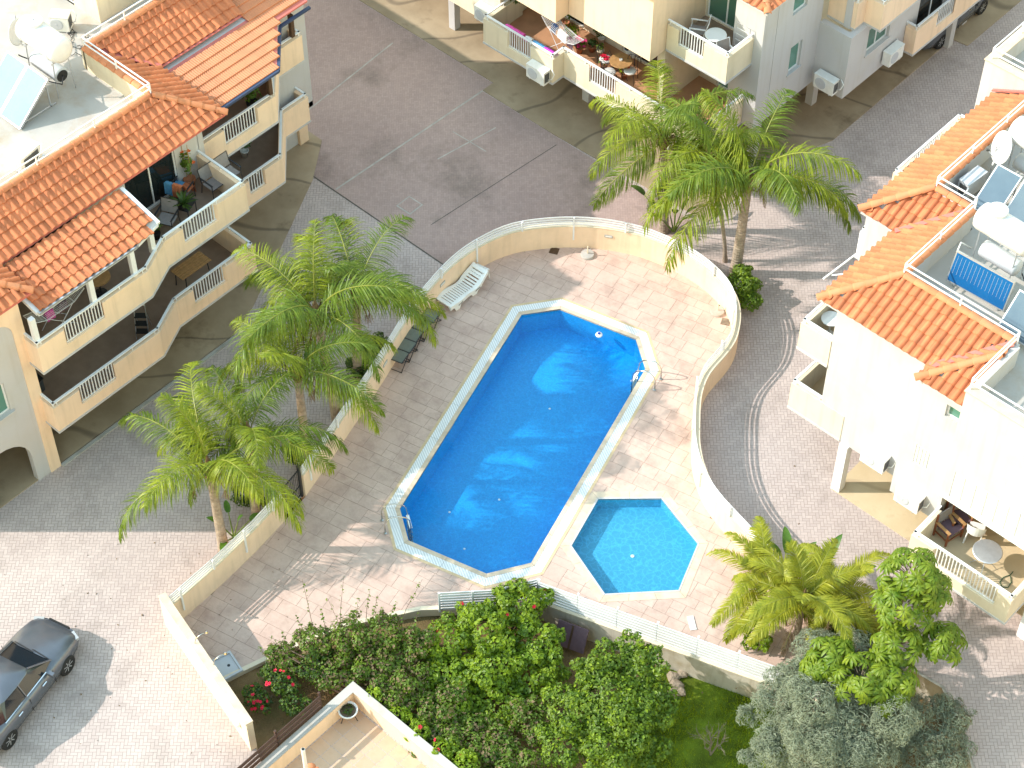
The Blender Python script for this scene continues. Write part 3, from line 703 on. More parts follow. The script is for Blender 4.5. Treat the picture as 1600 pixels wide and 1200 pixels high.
def caps(roof, a, b, name='ridge_tile'):
    a = Vector(a); b = Vector(b); d = (b - a); L = d.length; d.normalize(); n = max(1, int(round(L / .37)))
    x = d.cross(Vector((0, 0, 1))).normalized(); z = x.cross(d)
    for i in range(n):
        m4 = Matrix((x, d, z)).transposed().to_4x4(); m4.translation = a + d * (L * i / n) + z * .03
        inst(name, CAPM, roof, m4)
class Tiles:
    """gathers the tiles of one roof, builds the first 300 as parts and the rest as one"""
    def __init__(s): s.m = []
    def plane(s, poly, down, ze, slope):
        """poly: plan polygon; down: plan unit vector downhill; ze height at the eave line (the most downhill point)"""
        down = Vector(down).normalized(); up = -down; al = Vector((up.y, -up.x))
        bmin = min(Vector(p[:2]).dot(up) for p in poly); bmax = max(Vector(p[:2]).dot(up) for p in poly)
        amin = min(Vector(p[:2]).dot(al) for p in poly); amax = max(Vector(p[:2]).dot(al) for p in poly)
        cs = 1 / math.sqrt(1 + slope * slope); st = TL * cs
        X = Vector((al.x, al.y, 0)); Y = Vector((up.x * cs, up.y * cs, slope * cs)); Z = X.cross(Y)
        if Z.z < 0: X = -X; Z = -Z
        off = amin + .02
        nb = int((bmax - bmin) / st) + 1; na = int((amax - amin) / TW) + 1
        for j in range(nb):
            for i in range(-1, na + 1):
                a = off + i * TW; b = bmin + j * st - .03
                cpt = al * (a + TW / 2) + up * (b + st / 2)
                if not inpoly(cpt, poly): continue
                a2 = a if X.dot(Vector((al.x, al.y, 0))) > 0 else a + TW
                o = al * a2 + up * b; m4 = Matrix((X, Y, Z)).transposed().to_4x4()
                m4.translation = Vector((o.x, o.y, ze + slope * (b - bmin) + .035 + random.uniform(-.009, .009)))
                m4 = m4 @ Matrix.Rotation(random.gauss(0, .018), 4, 'Z'); s.m.append(m4)
    def build(s, roof, nmax=300):
        inv = sorted(s.m, key=lambda m4: (m4.translation - CAMP).length)
        for m4 in inv[:nmax]: inst('roof_tile', TILEM, roof, m4)
        if inv[nmax:]:
            mb = MB()
            for m4 in inv[nmax:]: mb.add([m4 @ v for v in TILE.v], TILE.f)
            o = mb.build('roof_tile_remainder', 'tile', roof); o['kind'] = 'stuff'
def deckplane(mb, poly, down, ze, slope, th=.08, lift=0.0):
    down = Vector(down).normalized(); up = -down; bmin = min(Vector(p[:2]).dot(up) for p in poly); n = len(poly)
    ar = sum(poly[i][0] * poly[(i + 1) % n][1] - poly[(i + 1) % n][0] * poly[i][1] for i in range(n))
    if ar < 0: poly = poly[::-1]
    top = [(p[0], p[1], ze + slope * (Vector(p[:2]).dot(up) - bmin) + lift) for p in poly]; bot = [(x, y, z - th) for x, y, z in top]
    mb.add(bot + top, [tuple(range(n - 1, -1, -1)), tuple(range(n, 2 * n))] + [(i, (i + 1) % n, n + (i + 1) % n, n + i) for i in range(n)])
BAL = MB(); BAL.box(-.014, .014, -.014, .014, 0, 1); BALM = BAL.mesh('baluster', 'white_paint')
def railing(root, pts, z, mt='white_paint', w=.075, h=.045, name='handrail'):
    mb = MB()
    for a, b in zip(pts[:-1], pts[1:]):
        a = Vector(a[:2]); b = Vector(b[:2]); d = (b - a).normalized() * w * .42
        mb.bar((*(a - d), z), (*(b + d), z), w, h)
    return mb.build(name, mt, root)
def balcony(root, pts, z0, gaps=(), inside=-1, wallmat='cream', floor=None, floormat='balcony_floor', ztop=1.13, t=.15, slabz=.22, edge='white_wall', zr=1.27):
    """pts: outer plan polyline; z0: underside; gaps: (segment, u0, u1) openings with balusters, u in metres from the segment start;
       inside: side on which the balcony floor lies (-1: left of travel, 1: right)"""
    line = [Vector(p) for p in pts]; zf = z0 + slabz
    b = root
    if floor:
        mb = MB(); mb.prism(floor, z0 + .012, zf); mb.build('balcony_floor', floormat, b)
    mb = MB(); hand = None
    inn = offline(line, t * inside)
    def seg(i, t0, t1, za, zb):
        a = line[i].lerp(line[i + 1], t0); c_ = line[i].lerp(line[i + 1], t1); d = inn[i].lerp(inn[i + 1], t0); e = inn[i].lerp(inn[i + 1], t1)
        q = [a, c_, e, d]; mb.prism(q, za, zb)
    bal = []
    for i in range(len(line) - 1):
        L = (line[i + 1] - line[i]).length; g = sorted((u0 / L, u1 / L) for s_, u0, u1 in gaps if s_ == i); t_ = 0
        for u0, u1 in g:
            seg(i, t_, u0, z0 + .075, z0 + ztop); seg(i, u0, u1, z0 + .075, z0 + .50); bal.append((i, u0, u1)); t_ = u1
        seg(i, t_, 1, z0 + .075, z0 + ztop)
    mb.build('parapet', wallmat, b)
    wall_strip(line, -.02 * inside, t * inside * .98, z0, z0 + .075).build('slab_edge', edge, b)
    mid = offline(line, t * .45 * inside); hand = railing(b, mid, z0 + zr)
    mb = MB()
    for i in range(len(line) - 1):
        L = (line[i + 1] - line[i]).length; n = max(1, int(L / .9))
        for k in range(n + 1):
            q = mid[i].lerp(mid[i + 1], min(max(k / n, .03), .97)); mb.box(q.x - .015, q.x + .015, q.y - .015, q.y + .015, z0 + ztop - .01, z0 + zr)
    mb.build('rail_bracket', 'white_paint', b)
    for i, u0, u1 in bal:
        L = (line[i + 1] - line[i]).length; n = int((u1 - u0) * L / .11); a = mid[i].lerp(mid[i + 1], u0); c_ = mid[i].lerp(mid[i + 1], u1)
        MB().bar((*a, z0 + .53), (*c_, z0 + .53), .03, .03).build('baluster_rail', 'white_paint', b)
        for k in range(n):
            q = a.lerp(c_, (k + .5) / n); m4 = Matrix.Diagonal((1, 1, zr - .54, 1)); m4.translation = Vector((q.x, q.y, z0 + .53)); inst('baluster', BALM, hand, m4)
    return b
def window(root, axis, face, u0, u1, z0, z1, out=1, depth=.12, glass='window_green', frame='white_paint', mull=1, w=.05, name='window'):
    """framed window set `depth` behind the wall face at `face`, facing direction out along axis"""
    mb = MB(); a = face - out * depth; b = face - out * (depth - .05)
    def bx(ua, ub, za, zb, f0=a, f1=b):
        if axis == 'x': mb.box(f0, f1, ua, ub, za, zb)
        else: mb.box(ua, ub, f0, f1, za, zb)
    bx(u0, u1, z0, z0 + w); bx(u0, u1, z1 - w, z1); bx(u0, u0 + w, z0 + w, z1 - w); bx(u1 - w, u1, z0 + w, z1 - w)
    for k in range(mull): uc = u0 + (u1 - u0) * (k + 1) / (mull + 1); bx(uc - w / 2, uc + w / 2, z0 + w, z1 - w)
    f = mb.build(name, frame, root)
    for k in range(mull + 1):
        mb2 = MB(); ua = u0 + w * .6 + (u1 - u0 - w) * k / (mull + 1); ub = u0 + w * .4 + (u1 - u0 - w) * (k + 1) / (mull + 1); g0 = a + out * .012; g1 = a + out * .024
        if axis == 'x': mb2.box(g0, g1, ua, ub, z0 + w * .6, z1 - w * .6)
        else: mb2.box(ua, ub, g0, g1, z0 + w * .6, z1 - w * .6)
        mb2.build('pane', glass, f)
    return f
def ac_unit(label, p, rz, group, w=.82, d=.32, h=.56, body='ac_white', fan=True, legs=True):
    """outdoor unit standing on its underside at p; front faces local -y"""
    p = Vector(p); r = thing('air_conditioner', label, 'air conditioner', p, group, rz); OFF[r.name] = Vector()
    mb = MB(); mb.box(-w / 2, w / 2, -d / 2, d / 2, .05, h + .05); mb.build('casing', body, r)
    mb = MB(); mb.box(-w / 2 - .01, w / 2 + .01, -d / 2 - .01, d / 2 + .01, h + .05, h + .075); mb.build('lid', body, r)
    g = MB(); cx = -w * .16; g.lathe([(h * .40, 0), (h * .40, .012), (h * .34, .02), (.04, .02), (.035, .03)], 20, (cx, -d / 2 + .0, .05 + h * .5), Matrix.Rotation(math.pi / 2, 3, 'X')); g.build('fan_grille', 'ac_grey', r)
    mb = MB(); mb.box(w / 2 + .001, w / 2 + .012, -d * .36, d * .36, .15, h - .03); mb.build('side_louvre', 'grille_dark', r)
    mb = MB(); mb.tube([(w / 2, .06, .2), (w / 2 + .14, .1, .28), (w / 2 + .17, .2, .45), (w / 2 + .05, d / 2 + .04, .62)], .018, 6); mb.build('hose', 'white_plastic', r, True)
    mb = MB()
    for x in (-w * .33, w * .33): mb.box(x - .02, x + .02, -d / 2, d / 2 + .12, 0, .05)
    mb.build('bracket', 'galvanised', r); return r
RPOST = set()
def roof_rail(root, pts, z, posts=1.7, h=.42, mt='white_paint', r_=.017):
    mb = MB()
    for zz in (z + h, z + h * .5):
        for a, b in zip(pts[:-1], pts[1:]): mb.bar((a[0], a[1], zz), (b[0], b[1], zz), .035, .035)
    o = mb.build('roof_rail', mt, root)
    for a, b in zip(pts[:-1], pts[1:]):
        a = Vector(a[:2]); b = Vector(b[:2]); n = max(1, int(round((b - a).length / posts)))
        for k in range(n + 1):
            q = a.lerp(b, k / n); key = (round(q.x, 1), round(q.y, 1), round(z, 1))
            if key in RPOST: continue
            RPOST.add(key); MB().box(q.x - .02, q.x + .02, q.y - .02, q.y + .02, z - .1, z + h + .005).build('rail_post', mt, root)
    return o
# ================================================================== west block (left)
RL = thing('apartment_block', 'left apartment block with orange tiled roof and long cream balconies', 'building', (-10.5, -6, 0))
# front bay with the arch
arch = [(-15.4, 0), (-14.75, 0), (-14.75, 1.25)] + [(-13.75 - 1.0 * math.cos(a), 1.25 + 1.0 * math.sin(a)) for a in [math.pi * k / 12 for k in range(1, 12)]] + [(-12.75, 1.25), (-12.75, 0), (-11.95, 0), (-11.95, 3.2), (-15.4, 3.2)]
mb = MB(); mb.prism_x(arch, -8.30, -8.08); mb.panel('x', -8.30, -8.08, -15.4, -11.95, 3.2, 7.55, [(-14.6, -12.98, 3.62, 4.85)]); mb.build('front_wall', 'white_wall', RL)
mb = MB(); mb.box(-8.32, -8.04, -12.28, -11.9, 0, 7.5); mb.box(-8.075, -8.045, -15.4, -12.28, 7.05, 7.5); mb.prism_x([(-12.28, 7.05), (-12.9, 7.05)] + [(-12.9 + .62 * math.sin(a), 6.43 + .62 * math.cos(a)) for a in [math.pi / 2 * k / 6 for k in range(1, 6)]] + [(-12.28, 6.43)], -8.075, -8.045); mb.build('pilaster', 'cream', RL)
window(RL, 'x', -8.08, -14.6, -12.98, 3.62, 4.85, 1, .13, 'window_teal')
mb = MB(); mb.box(-8.12, -7.98, -14.7, -12.9, 3.55, 3.618); mb.build('window_sill', 'white_wall', RL)
mb = MB(); mb.box(-32, -8.3, -12.2, -11.95, 0, 7.55); mb.box(-32, -8.3, -15.4, -15.2, 0, 7.55); mb.build('side_wall', 'cream_light', RL)
mb = MB(); mb.panel('x', -10.35, -10.1, -11.95, -3.4, 2.2, 7.5, [(-6.35, -4.35, 5.15, 7.2), (-10.6, -8.2, 5.15, 7.2), (-9.0, -7.0, 2.45, 4.5)]); mb.box(-32, -10.1, -3.42, -3.2, 2.2, 7.5); mb.panel('x', -12.65, -12.4, -3.2, 3.3, 2.2, 7.45, [(-2.0, -.2, 5.15, 7.1), (-1.9, .4, 2.45, 4.5)]); mb.box(-32, -12.65, 3.1, 3.32, 2.2, 7.45); mb.box(-32, -13.2, 3.0, 3.3, 0, 2.2); mb.box(-13.4, -13.18, -3.0, 3.3, 0, 2.2); mb.box(-13.4, -13.16, -11.9, -3.0, 0, 2.2); mb.build('main_wall', 'white_wall', RL)
mb = MB(); mb.box(-32, -8.31, -15.2, -11.9, 2.2, 2.4); mb.box(-32, -10.1, -11.95, -3.42, 2.2, 2.42); mb.box(-32, -12.4, -3.4, 3.3, 2.2, 2.42); mb.box(-32, -10.36, -11.95, -3.42, 4.9, 5.12); mb.box(-32, -12.66, -3.4, 3.1, 4.9, 5.12); mb.build('floor_plate', 'soffit', RL)
mb = MB(); mb.box(-13.30, -13.05, 3.1, 3.5, 0, 7.4); mb.build('pilaster', 'cream', RL)
for (y, x) in ((-4.2, -10.2), (-7.6, -10.2), (-9.9, -10.2), (-.6, -12.5)): MB().box(x - .15, x + .15, y - .15, y + .15, 0, 2.2).build('pillar', 'white_wall', RL)
window(RL, 'x', -10.1, -6.35, -4.35, 5.15, 7.2, 1, .1, 'window_dark', name='sliding_door'); window(RL, 'x', -10.1, -10.6, -8.2, 5.15, 7.2, 1, .1, 'window_dark', name='sliding_door'); window(RL, 'x', -10.1, -9.0, -7.0, 2.45, 4.5, 1, .1, 'window_dark', name='sliding_door'); window(RL, 'x', -12.4, -2.0, -.2, 5.15, 7.1, 1, .1, 'window_dark', name='sliding_door'); window(RL, 'x', -12.4, -1.9, .4, 2.45, 4.5, 1, .1, 'window_dark', name='sliding_door')
MLINE = [(-8.06, -12.0), (-7.42, -12.0), (-7.42, -7.85), (-7.98, -6.7), (-8.0, -3.4), (-10.1, -3.4)]
MFLOOR = [(-10.1, -11.99), (-7.45, -11.98), (-7.45, -7.86), (-8.0, -6.72), (-8.02, -3.42), (-10.1, -3.42)]
def gap_on(line, seg, pa, pb, z):
    a = Vector(line[seg]); d = (Vector(line[seg + 1]) - a); L = d.length; d /= L
    u0 = (U(*pa, z).xy - a).dot(d); u1 = (U(*pb, z).xy - a).dot(d); return (seg, max(min(u0, u1), .1), min(max(u0, u1), L - .1))
for z0, g1, g2 in ((2.2, ((124, 612), (180, 574)), ((300, 453), (352, 418))), (4.9, ((98, 516), (159, 474)), ((285, 358), (338, 321)))):
    balcony(RL, MLINE, z0, [gap_on(MLINE, 1, g1[0], g1[1], z0 + 1.1), gap_on(MLINE, 3, g2[0], g2[1], z0 + 1.1)], -1, 'cream', MFLOOR)
NLINE = [(-10.3, -3.18), (-10.3, 0.0), (-11.85, 1.5), (-11.85, 2.65), (-13.1, 2.65)]
NFLOOR = [(-12.4, -3.18), (-10.33, -3.17), (-10.33, -.02), (-11.88, 1.49), (-11.88, 2.62), (-13.1, 2.62)]
for z0, g in ((2.2, ((386, 282), (412, 266))), (4.9, ((347, 203), (399, 168)))):
    balcony(RL, NLINE, z0, [gap_on(NLINE, 0, g[0], g[1], z0 + 1.1)], -1, 'cream', NFLOOR)
# roofs
SLP = .8 / 1.51; TLt = Tiles()
RLR = MB()
planes = [([(-9.44, -2.7), (-10.95, -4.21), (-10.95, -12.95), (-9.44, -11.44)], (1, 0), 7.6), ([(-9.44, -11.44), (-7.93, -11.44), (-9.44, -12.95), (-10.95, -12.95)], (0, 1), 7.6),
          ([(-7.93, -11.44), (-9.44, -12.95), (-9.44, -16.2), (-7.93, -16.2)], (1, 0), 7.6), ([(-9.44, -2.7), (-10.95, -4.21), (-14.1, -4.21), (-12.59, -2.7)], (0, 1), 7.6),
          ([(-12.59, -2.7), (-14.1, -4.21), (-14.1, .8), (-12.59, .8)], (1, 0), 7.6)]
for po, dn, ze in planes: deckplane(RLR, po, dn, ze, SLP)
roofL = RLR.build('roof', 'mortar_pink', RL)
for po, dn, ze in planes: TLt.plane(po, dn, ze, SLP)
LT = .4 / 1.75; lean = [(-7.6, -11.55), (-7.6, -7.95), (-7.82, -6.95), (-9.38, -6.95), (-9.38, -11.55)]
mbl = MB(); deckplane(mbl, lean, (1, 0), 7.08, LT); mbl.build('lean_to_deck', 'white_wall', roofL); TLt.plane(lean, (1, 0), 7.08, LT)
TLt.build(roofL)
caps(roofL, (-9.4, -2.66, 7.62), (-10.95, -4.21, 8.44)); caps(roofL, (-7.9, -11.4, 7.62), (-9.44, -12.95, 8.44)); caps(roofL, (-10.97, -12.9, 8.44), (-10.97, -4.3, 8.44)); caps(roofL, (-11.0, -4.23, 8.44), (-14.1, -4.23, 8.44)); caps(roofL, (-14.12, -4.2, 8.44), (-14.12, .8, 8.44))
mb = MB(); mb.bar((-14.05, -4.16, 8.38), (-12.5, -2.6, 7.68), .12, .03); mb.bar((-12.52, -2.72, 7.62), (-12.52, .75, 7.62), .1, .03); mb.build('valley_flashing', 'mortar_pink', roofL)
mb = MB(); mb.bar((-7.62, -11.6, 7.02), (-7.62, -7.95, 7.02), .1, .12); mb.bar((-7.62, -11.57, 7.05), (-9.4, -11.57, 7.46), .14, .14); mb.bar((-7.8, -6.92, 7.08), (-9.4, -6.92, 7.46), .12, .12); mb.bar((-7.6, -7.9, 7.04), (-7.82, -6.95, 7.04), .08, .1); mb.build('fascia', 'white_paint', roofL)
mb = MB(); mb.bar((-7.54, -11.6, 7.1), (-7.54, -7.95, 7.1), .09, .07); mb.build('gutter', 'galvanised', roofL)
for y in (-11.85, -9.75, -8.2, -7.2):
    x = -7.52 if y < -7.9 else -7.85; MB().box(x - .16, x, y - .08, y + .08, 6.0, 7.06).build('roof_post', 'white_paint', RL)
# profiled sheet roof over the north balcony
def sheet_roof(poly, down, ze, slope):
    down = Vector(down).normalized(); up = -down; al = Vector((up.y, -up.x)); bmin = min(Vector(p).dot(up) for p in poly); bmax = max(Vector(p).dot(up) for p in poly); amin = min(Vector(p).dot(al) for p in poly); amax = max(Vector(p).dot(al) for p in poly)
    mb = MB(); pw = .085; rh = .34; nb = int((bmax - bmin) / rh) + 1; na = int((amax - amin) / pw) + 1
    for j in range(nb):
        for i in range(na):
            a = amin + i * pw; b = bmin + j * rh; cpt = al * (a + pw / 2) + up * (b + rh * .5)
            if not inpoly(cpt, poly): continue
            vs = []
            for bb, lift in ((b, .05), (b + rh, .012)):
                for k in range(5):
                    q = al * (a + pw * k / 4) + up * bb; vs.append((q.x, q.y, ze + slope * (bb - bmin) + lift + .022 * math.sin(math.pi * k / 4)))
            for k in range(5):
                q = al * (a + pw * k / 4) + up * b; vs.append((q.x, q.y, ze + slope * (b - bmin) + .0))
            mb.add(vs, [(k, k + 1, 6 + k, 5 + k) for k in range(4)] + [(10 + k, 11 + k, k + 1, k) for k in range(4)])
    return mb
SH = [(-10.22, -2.9), (-10.22, .12), (-11.76, 1.62), (-11.76, 2.95), (-14.2, 2.95), (-14.2, .85), (-12.4, .85), (-12.4, -2.9)]
mb = MB(); deckplane(mb, SH, (1, 0), 7.08, .17, .06); mb.build('sheet_deck', 'mortar_pink', roofL)
sheet_roof(SH, (1, 0), 7.09, .17).build('profiled_sheet', 'tile_sheet', roofL)
mb = MB()
for a, b in (((-10.17, -2.8), (-10.17, .14)), ((-10.17, .14), (-11.71, 1.66)), ((-11.71, 1.66), (-11.71, 2.98))): mb.bar((*a, 7.07), (*b, 7.07), .1, .09)
mb.build('gutter', 'gutter_dark', roofL)
MB().box(-10.42, -10.28, -.22, -.08, 6.2, 7.1).build('roof_post', 'wood_dark', RL); MB().box(-11.95, -11.81, 2.2, 2.34, 6.2, 7.1).build('roof_post', 'wood_dark', RL)
MB().box(-10.36, -10.30, -.10, -.04, 6.2, 7.1).build('downpipe', 'white_paint', RL)
# flat roof and its parapets
mb = MB(); mb.prism([(-32, -15.2), (-9.6, -15.2), (-11.02, -12.9), (-11.02, -4.3), (-14.16, -4.3), (-14.16, 3.2), (-32, 3.2)], 7.45, 7.66); mb.build('flat_roof', 'concrete_roof', RL)
mb = MB(); mb.box(-11.06, -10.9, -12.9, -4.14, 7.5, 8.4); mb.box(-14.1, -11.06, -4.30, -4.14, 7.5, 8.4); mb.box(-14.2, -14.04, -4.30, .8, 7.5, 8.4); mb.build('roof_parapet', 'cream_light', RL)
roof_rail(RL, [(-10.97, -12.9), (-10.97, -4.22)], 8.47, 2.2); roof_rail(RL, [(-10.97, -4.22), (-14.12, -4.22)], 8.47); roof_rail(RL, [(-14.12, -4.22), (-14.12, .8)], 8.47)
mb = MB(); mb.panel('y', -2.55, -2.3, -19.6, -15.5, 7.5, 10.4, [(-17.6, -16.8, 7.66, 9.6)]); mb.box(-15.75, -15.5, -2.3, 3.0, 7.5, 10.4); mb.box(-19.8, -19.55, -2.3, 3, 7.5, 10.4); mb.box(-19.8, -15.4, -2.65, 3.1, 10.4, 10.55); mb.build('stair_head', 'cream_light', RL)
window(RL, 'y', -2.55, -17.6, -16.8, 7.66, 9.6, -1, .1, 'window_dark', name='stair_door', mull=0)
# ================================================================== north block (top)
RN = thing('apartment_block', 'top apartment block with open balconies behind the two tall palms', 'building', (-4, 14, 0))
mb = MB(); mb.panel('y', 10.6, 10.85, -24, -10.32, 2.2, 8.2, []); mb.box(-10.55, -10.32, 10.85, 14, 2.2, 8.2)
mb.panel('y', 12.5, 12.75, -10.32, -3.4, 2.2, 4.9, [(-9.6, -8.0, 2.45, 4.5), (-6.2, -4.6, 2.45, 4.5)]); mb.panel('y', 13.35, 13.6, -3.6, -1.3, 2.2, 7.5, [(-3.3, -1.7, 5.15, 7.15), (-2.6, -1.4, 2.45, 4.5)])
mb.box(-3.6, -3.38, 11.3, 13.36, 2.2, 4.9); mb.build('main_wall', 'cream_light', RN)
mb = MB(); mb.box(-1.62, -.42, 12.62, 13.34, 2.2, 7.45); mb.panel('x', -.66, -.42, 13.36, 16.0, 2.2, 7.45, [(14.37, 15.02, 3.55, 4.72), (14.2, 15.0, 6.2, 7.2)]); mb.panel('y', 15.96, 16.2, -.42, .9, 2.2, 4.9, []); mb.panel('x', .66, .9, 16.2, 26, 2.2, 4.9, [(17.05, 18.4, 3.5, 4.6), (20.2, 22.0, 2.45, 4.5)]); mb.box(.3, .55, 16.3, 26, 4.9, 7.6); mb.build('east_wall', 'white_wall', RN)
mb = MB(); mb.box(-10.3, -7.0, 9.8, 10.05, 4.9, 8.0); mb.box(-7.22, -7.0, 10.05, 12.6, 4.9, 8.0); mb.panel('y', 10.45, 10.7, -6.99, -3.36, 4.9, 8.0, [(-5.6, -4.5, 6.9, 7.9)]); mb.box(-3.6, -3.36, 10.7, 13.4, 4.9, 8.0); mb.box(-10.3, -3.36, 9.85, 13, 8.0, 8.2); mb.build('upper_wall', 'cream', RN)
mb = MB(); mb.box(-10.3, -7.02, 9.82, 12.5, 4.88, 4.98); mb.box(-6.99, -3.38, 10.5, 12.5, 4.88, 4.98); mb.box(-24, -10.35, 10.85, 30, 2.2, 2.4); mb.box(-10.3, -.68, 13.62, 16.2, 2.2, 2.42); mb.box(-10.3, -3.62, 12.76, 13.6, 2.2, 2.42); mb.box(-10.3, .64, 16.2, 30, 2.2, 2.42); mb.box(-10.3, -.68, 13.6, 16.2, 7.4, 7.55); mb.box(-10.3, .28, 16.2, 30, 7.4, 7.55); mb.build('floor_plate', 'soffit', RN)
window(RN, 'y', 12.5, -9.6, -8.0, 2.45, 4.5, -1, .1, 'window_dark', name='sliding_door'); window(RN, 'y', 12.5, -6.2, -4.6, 2.45, 4.5, -1, .1, 'window_dark', name='sliding_door'); window(RN, 'y', 13.35, -3.3, -1.7, 5.15, 7.15, -1, .1, 'window_green', name='sliding_door'); window(RN, 'y', 13.35, -2.6, -1.4, 2.45, 4.5, -1, .1, 'window_teal', name='sliding_door')
window(RN, 'x', -.42, 14.37, 15.02, 3.55, 4.72, 1, .14, 'window_teal', mull=0); window(RN, 'x', -.42, 14.2, 15.0, 6.2, 7.2, 1, .14, 'window_teal', mull=0); window(RN, 'x', .9, 17.05, 18.4, 3.5, 4.6, 1, .16, 'window_green'); window(RN, 'y', 10.45, -5.6, -4.5, 6.9, 7.9, -1, .12, 'window_green'); window(RN, 'x', .9, 20.2, 22.0, 2.45, 4.5, 1, .1, 'window_dark', name='sliding_door')
for y0, y1, z, x in ((14.3, 15.09, 3.48, -.42), (16.98, 18.47, 3.42, .9)): MB().box(x - .02, x + .05, y0, y1, z, z + .068).build('window_sill', 'white_wall', RN)
L1 = [(-10.3, 11.6), (-10.3, 9.7), (-7.0, 9.7), (-7.0, 10.27), (-.9, 10.2), (-.9, 12.6)]
F1 = [(-10.28, 12.5), (-10.28, 9.73), (-7.03, 9.73), (-7.03, 10.3), (-.93, 10.23), (-.93, 12.62), (-1.6, 12.62), (-1.6, 13.35), (-3.38, 13.35), (-3.38, 12.5)]
balcony(RN, L1, 2.2, [gap_on(L1, 1, (793, 52), (829, 74), 3.3), gap_on(L1, 3, (922, 106), (966, 130), 3.3)], -1, 'cream_light', F1, 'tile_terracotta_floor')
L2 = [(-3.34, 11.25), (-.78, 11.25), (-.78, 12.62)]
balcony(RN, L2, 4.9, [gap_on(L2, 0, (1066, 45), (1104, 68), 6.0)], -1, 'cream_light', [(-3.34, 11.27), (-.81, 11.27), (-.81, 12.62), (-1.6, 12.62), (-1.6, 13.35), (-3.34, 13.35)], 'balcony_floor')
L3 = [(-.42, 16.35), (.72, 16.35), (.72, 16.88), (1.4, 16.88), (1.4, 25.5)]
balcony(RN, L3, 4.9, [(3, 2.6, 4.0)], -1, 'cream', [(-.4, 16.38), (.69, 16.38), (.69, 16.9), (1.37, 16.9), (1.37, 25.5), (.4, 25.5), (-.4, 25.5)], 'balcony_floor')
L4 = [(.92, 19.47), (1.38, 19.47), (1.38, 25.5)]
balcony(RN, L4, 2.2, [(1, 1.3, 2.4)], -1, 'cream', [(.92, 19.5), (1.35, 19.5), (1.35, 25.5), (.92, 25.5)], 'balcony_floor')
for x, y in ((-7.15, 11.85), (-13.5, 11.5), (-3.4, 11.9), (-1.1, 17.2), (-.7, 13.2), (.7, 23.2), (-10.4, 12)): MB().box(x - .15, x + .15, y - .15, y + .15, 0, 2.2).build('pillar', 'white_wall', RN)
mb = MB(); mb.box(-24, .5, 24.5, 24.8, 0, 2.2); mb.build('rear_wall', 'white_wall', RN)
mb = MB(); pu = [([(-.2, 12.37), (-1.71, 13.88), (-3.2, 13.88), (-3.2, 12.37)], (0, -1), 7.5), ([(-.2, 12.37), (-1.71, 13.88), (-1.71, 17.4), (-.2, 17.4)], (1, 0), 7.5)]
for po, dn, ze in pu: deckplane(mb, po, dn, ze, SLP)
roofN = mb.build('roof', 'white_wall', RN); tn = Tiles()
for po, dn, ze in pu: tn.plane(po, dn, ze, SLP)
tn.build(roofN); caps(roofN, (-.18, 12.35, 7.52), (-1.71, 13.88, 8.33))
ac_unit('white air conditioner hung below the balcony railing, nearest the colourful towels', (-7.5, 9.50, 2.25), 0, 'air conditioners on the top block')
ac_unit('white air conditioner at the left end of the towel-hung balcony', (-10.85, 10.40, 2.45), 0, 'air conditioners on the top block', .8, .34)
ac_unit('white air conditioner in the shaded corner above the stained concrete', (.32, 15.72, 2.42), 0, 'air conditioners on the top block')
ac_unit('white air conditioner under the small green window on the side wall', (1.12, 18.55, 2.4), math.pi / 2, 'air conditioners on the top block')
# ================================================================== east block (right)
RE = thing('apartment_block', 'right sunlit white apartment block with pale orange roof and solar panels', 'building', (12, 8, 0))
mb = MB(); mb.panel('y', 3.62, 3.86, 9.15, 12.2, 2.2, 7.5, []); mb.panel('x', 9.15, 9.39, 3.86, 7.3, 2.2, 7.5, [(4.2, 6.2, 5.15, 7.15), (4.2, 6.2, 2.45, 4.5)]); mb.panel('y', 7.06, 7.3, 7.6, 9.15, 2.2, 7.5, []); mb.panel('x', 7.6, 7.84, 7.3, 14.05, 2.2, 7.5, [(9.8, 11.8, 5.15, 7.15), (9.8, 11.8, 2.45, 4.5), (12.4, 13.4, 5.9, 7.0)])
mb.box(7.84, 8.0, 7.3, 14.05, 0, 2.2); mb.build('main_wall', 'white_wall', RE)
mb = MB(); mb.panel('y', 3.1, 3.34, 12.2, 13.9, 2.2, 7.5, [(13.3, 13.85, 6.55, 7.05), (12.7, 13.2, 4.0, 4.8)]); mb.box(12.2, 12.42, 3.34, 3.86, 2.2, 7.5); mb.panel('y', 2.72, 2.96, 13.9, 26, 2.2, 8.4, [(14.2, 16.4, 4.1, 5.2), (14.02, 17.3, 2.2, 3.95)]); mb.box(13.9, 14.1, 2.96, 5.0, 4.08, 8.4); mb.build('south_wall', 'white_wall', RE)
mb = MB(); mb.box(10.15, 13.9, 3.86, 20, 2.2, 2.4); mb.box(13.9, 25, 4.5, 20, 2.2, 2.4); mb.box(17.4, 25, 2.97, 4.5, 2.2, 2.4); mb.box(8.2, 10.15, 7.3, 20, 2.2, 2.4); mb.build('floor_plate', 'soffit', RE)
for x, y in ((10.2, 3.68), (10.2, 7.0), (17.4, 3.0), (8.1, 13.8)): MB().box(x - .15, x + .15, y - .15, y + .15, 0, 2.2).build('pillar', 'white_paint', RE)
mb = MB(); mb.box(12.6, 25, 5.9, 6.1, 0, 2.2); mb.build('rear_wall', 'cream_light', RE)
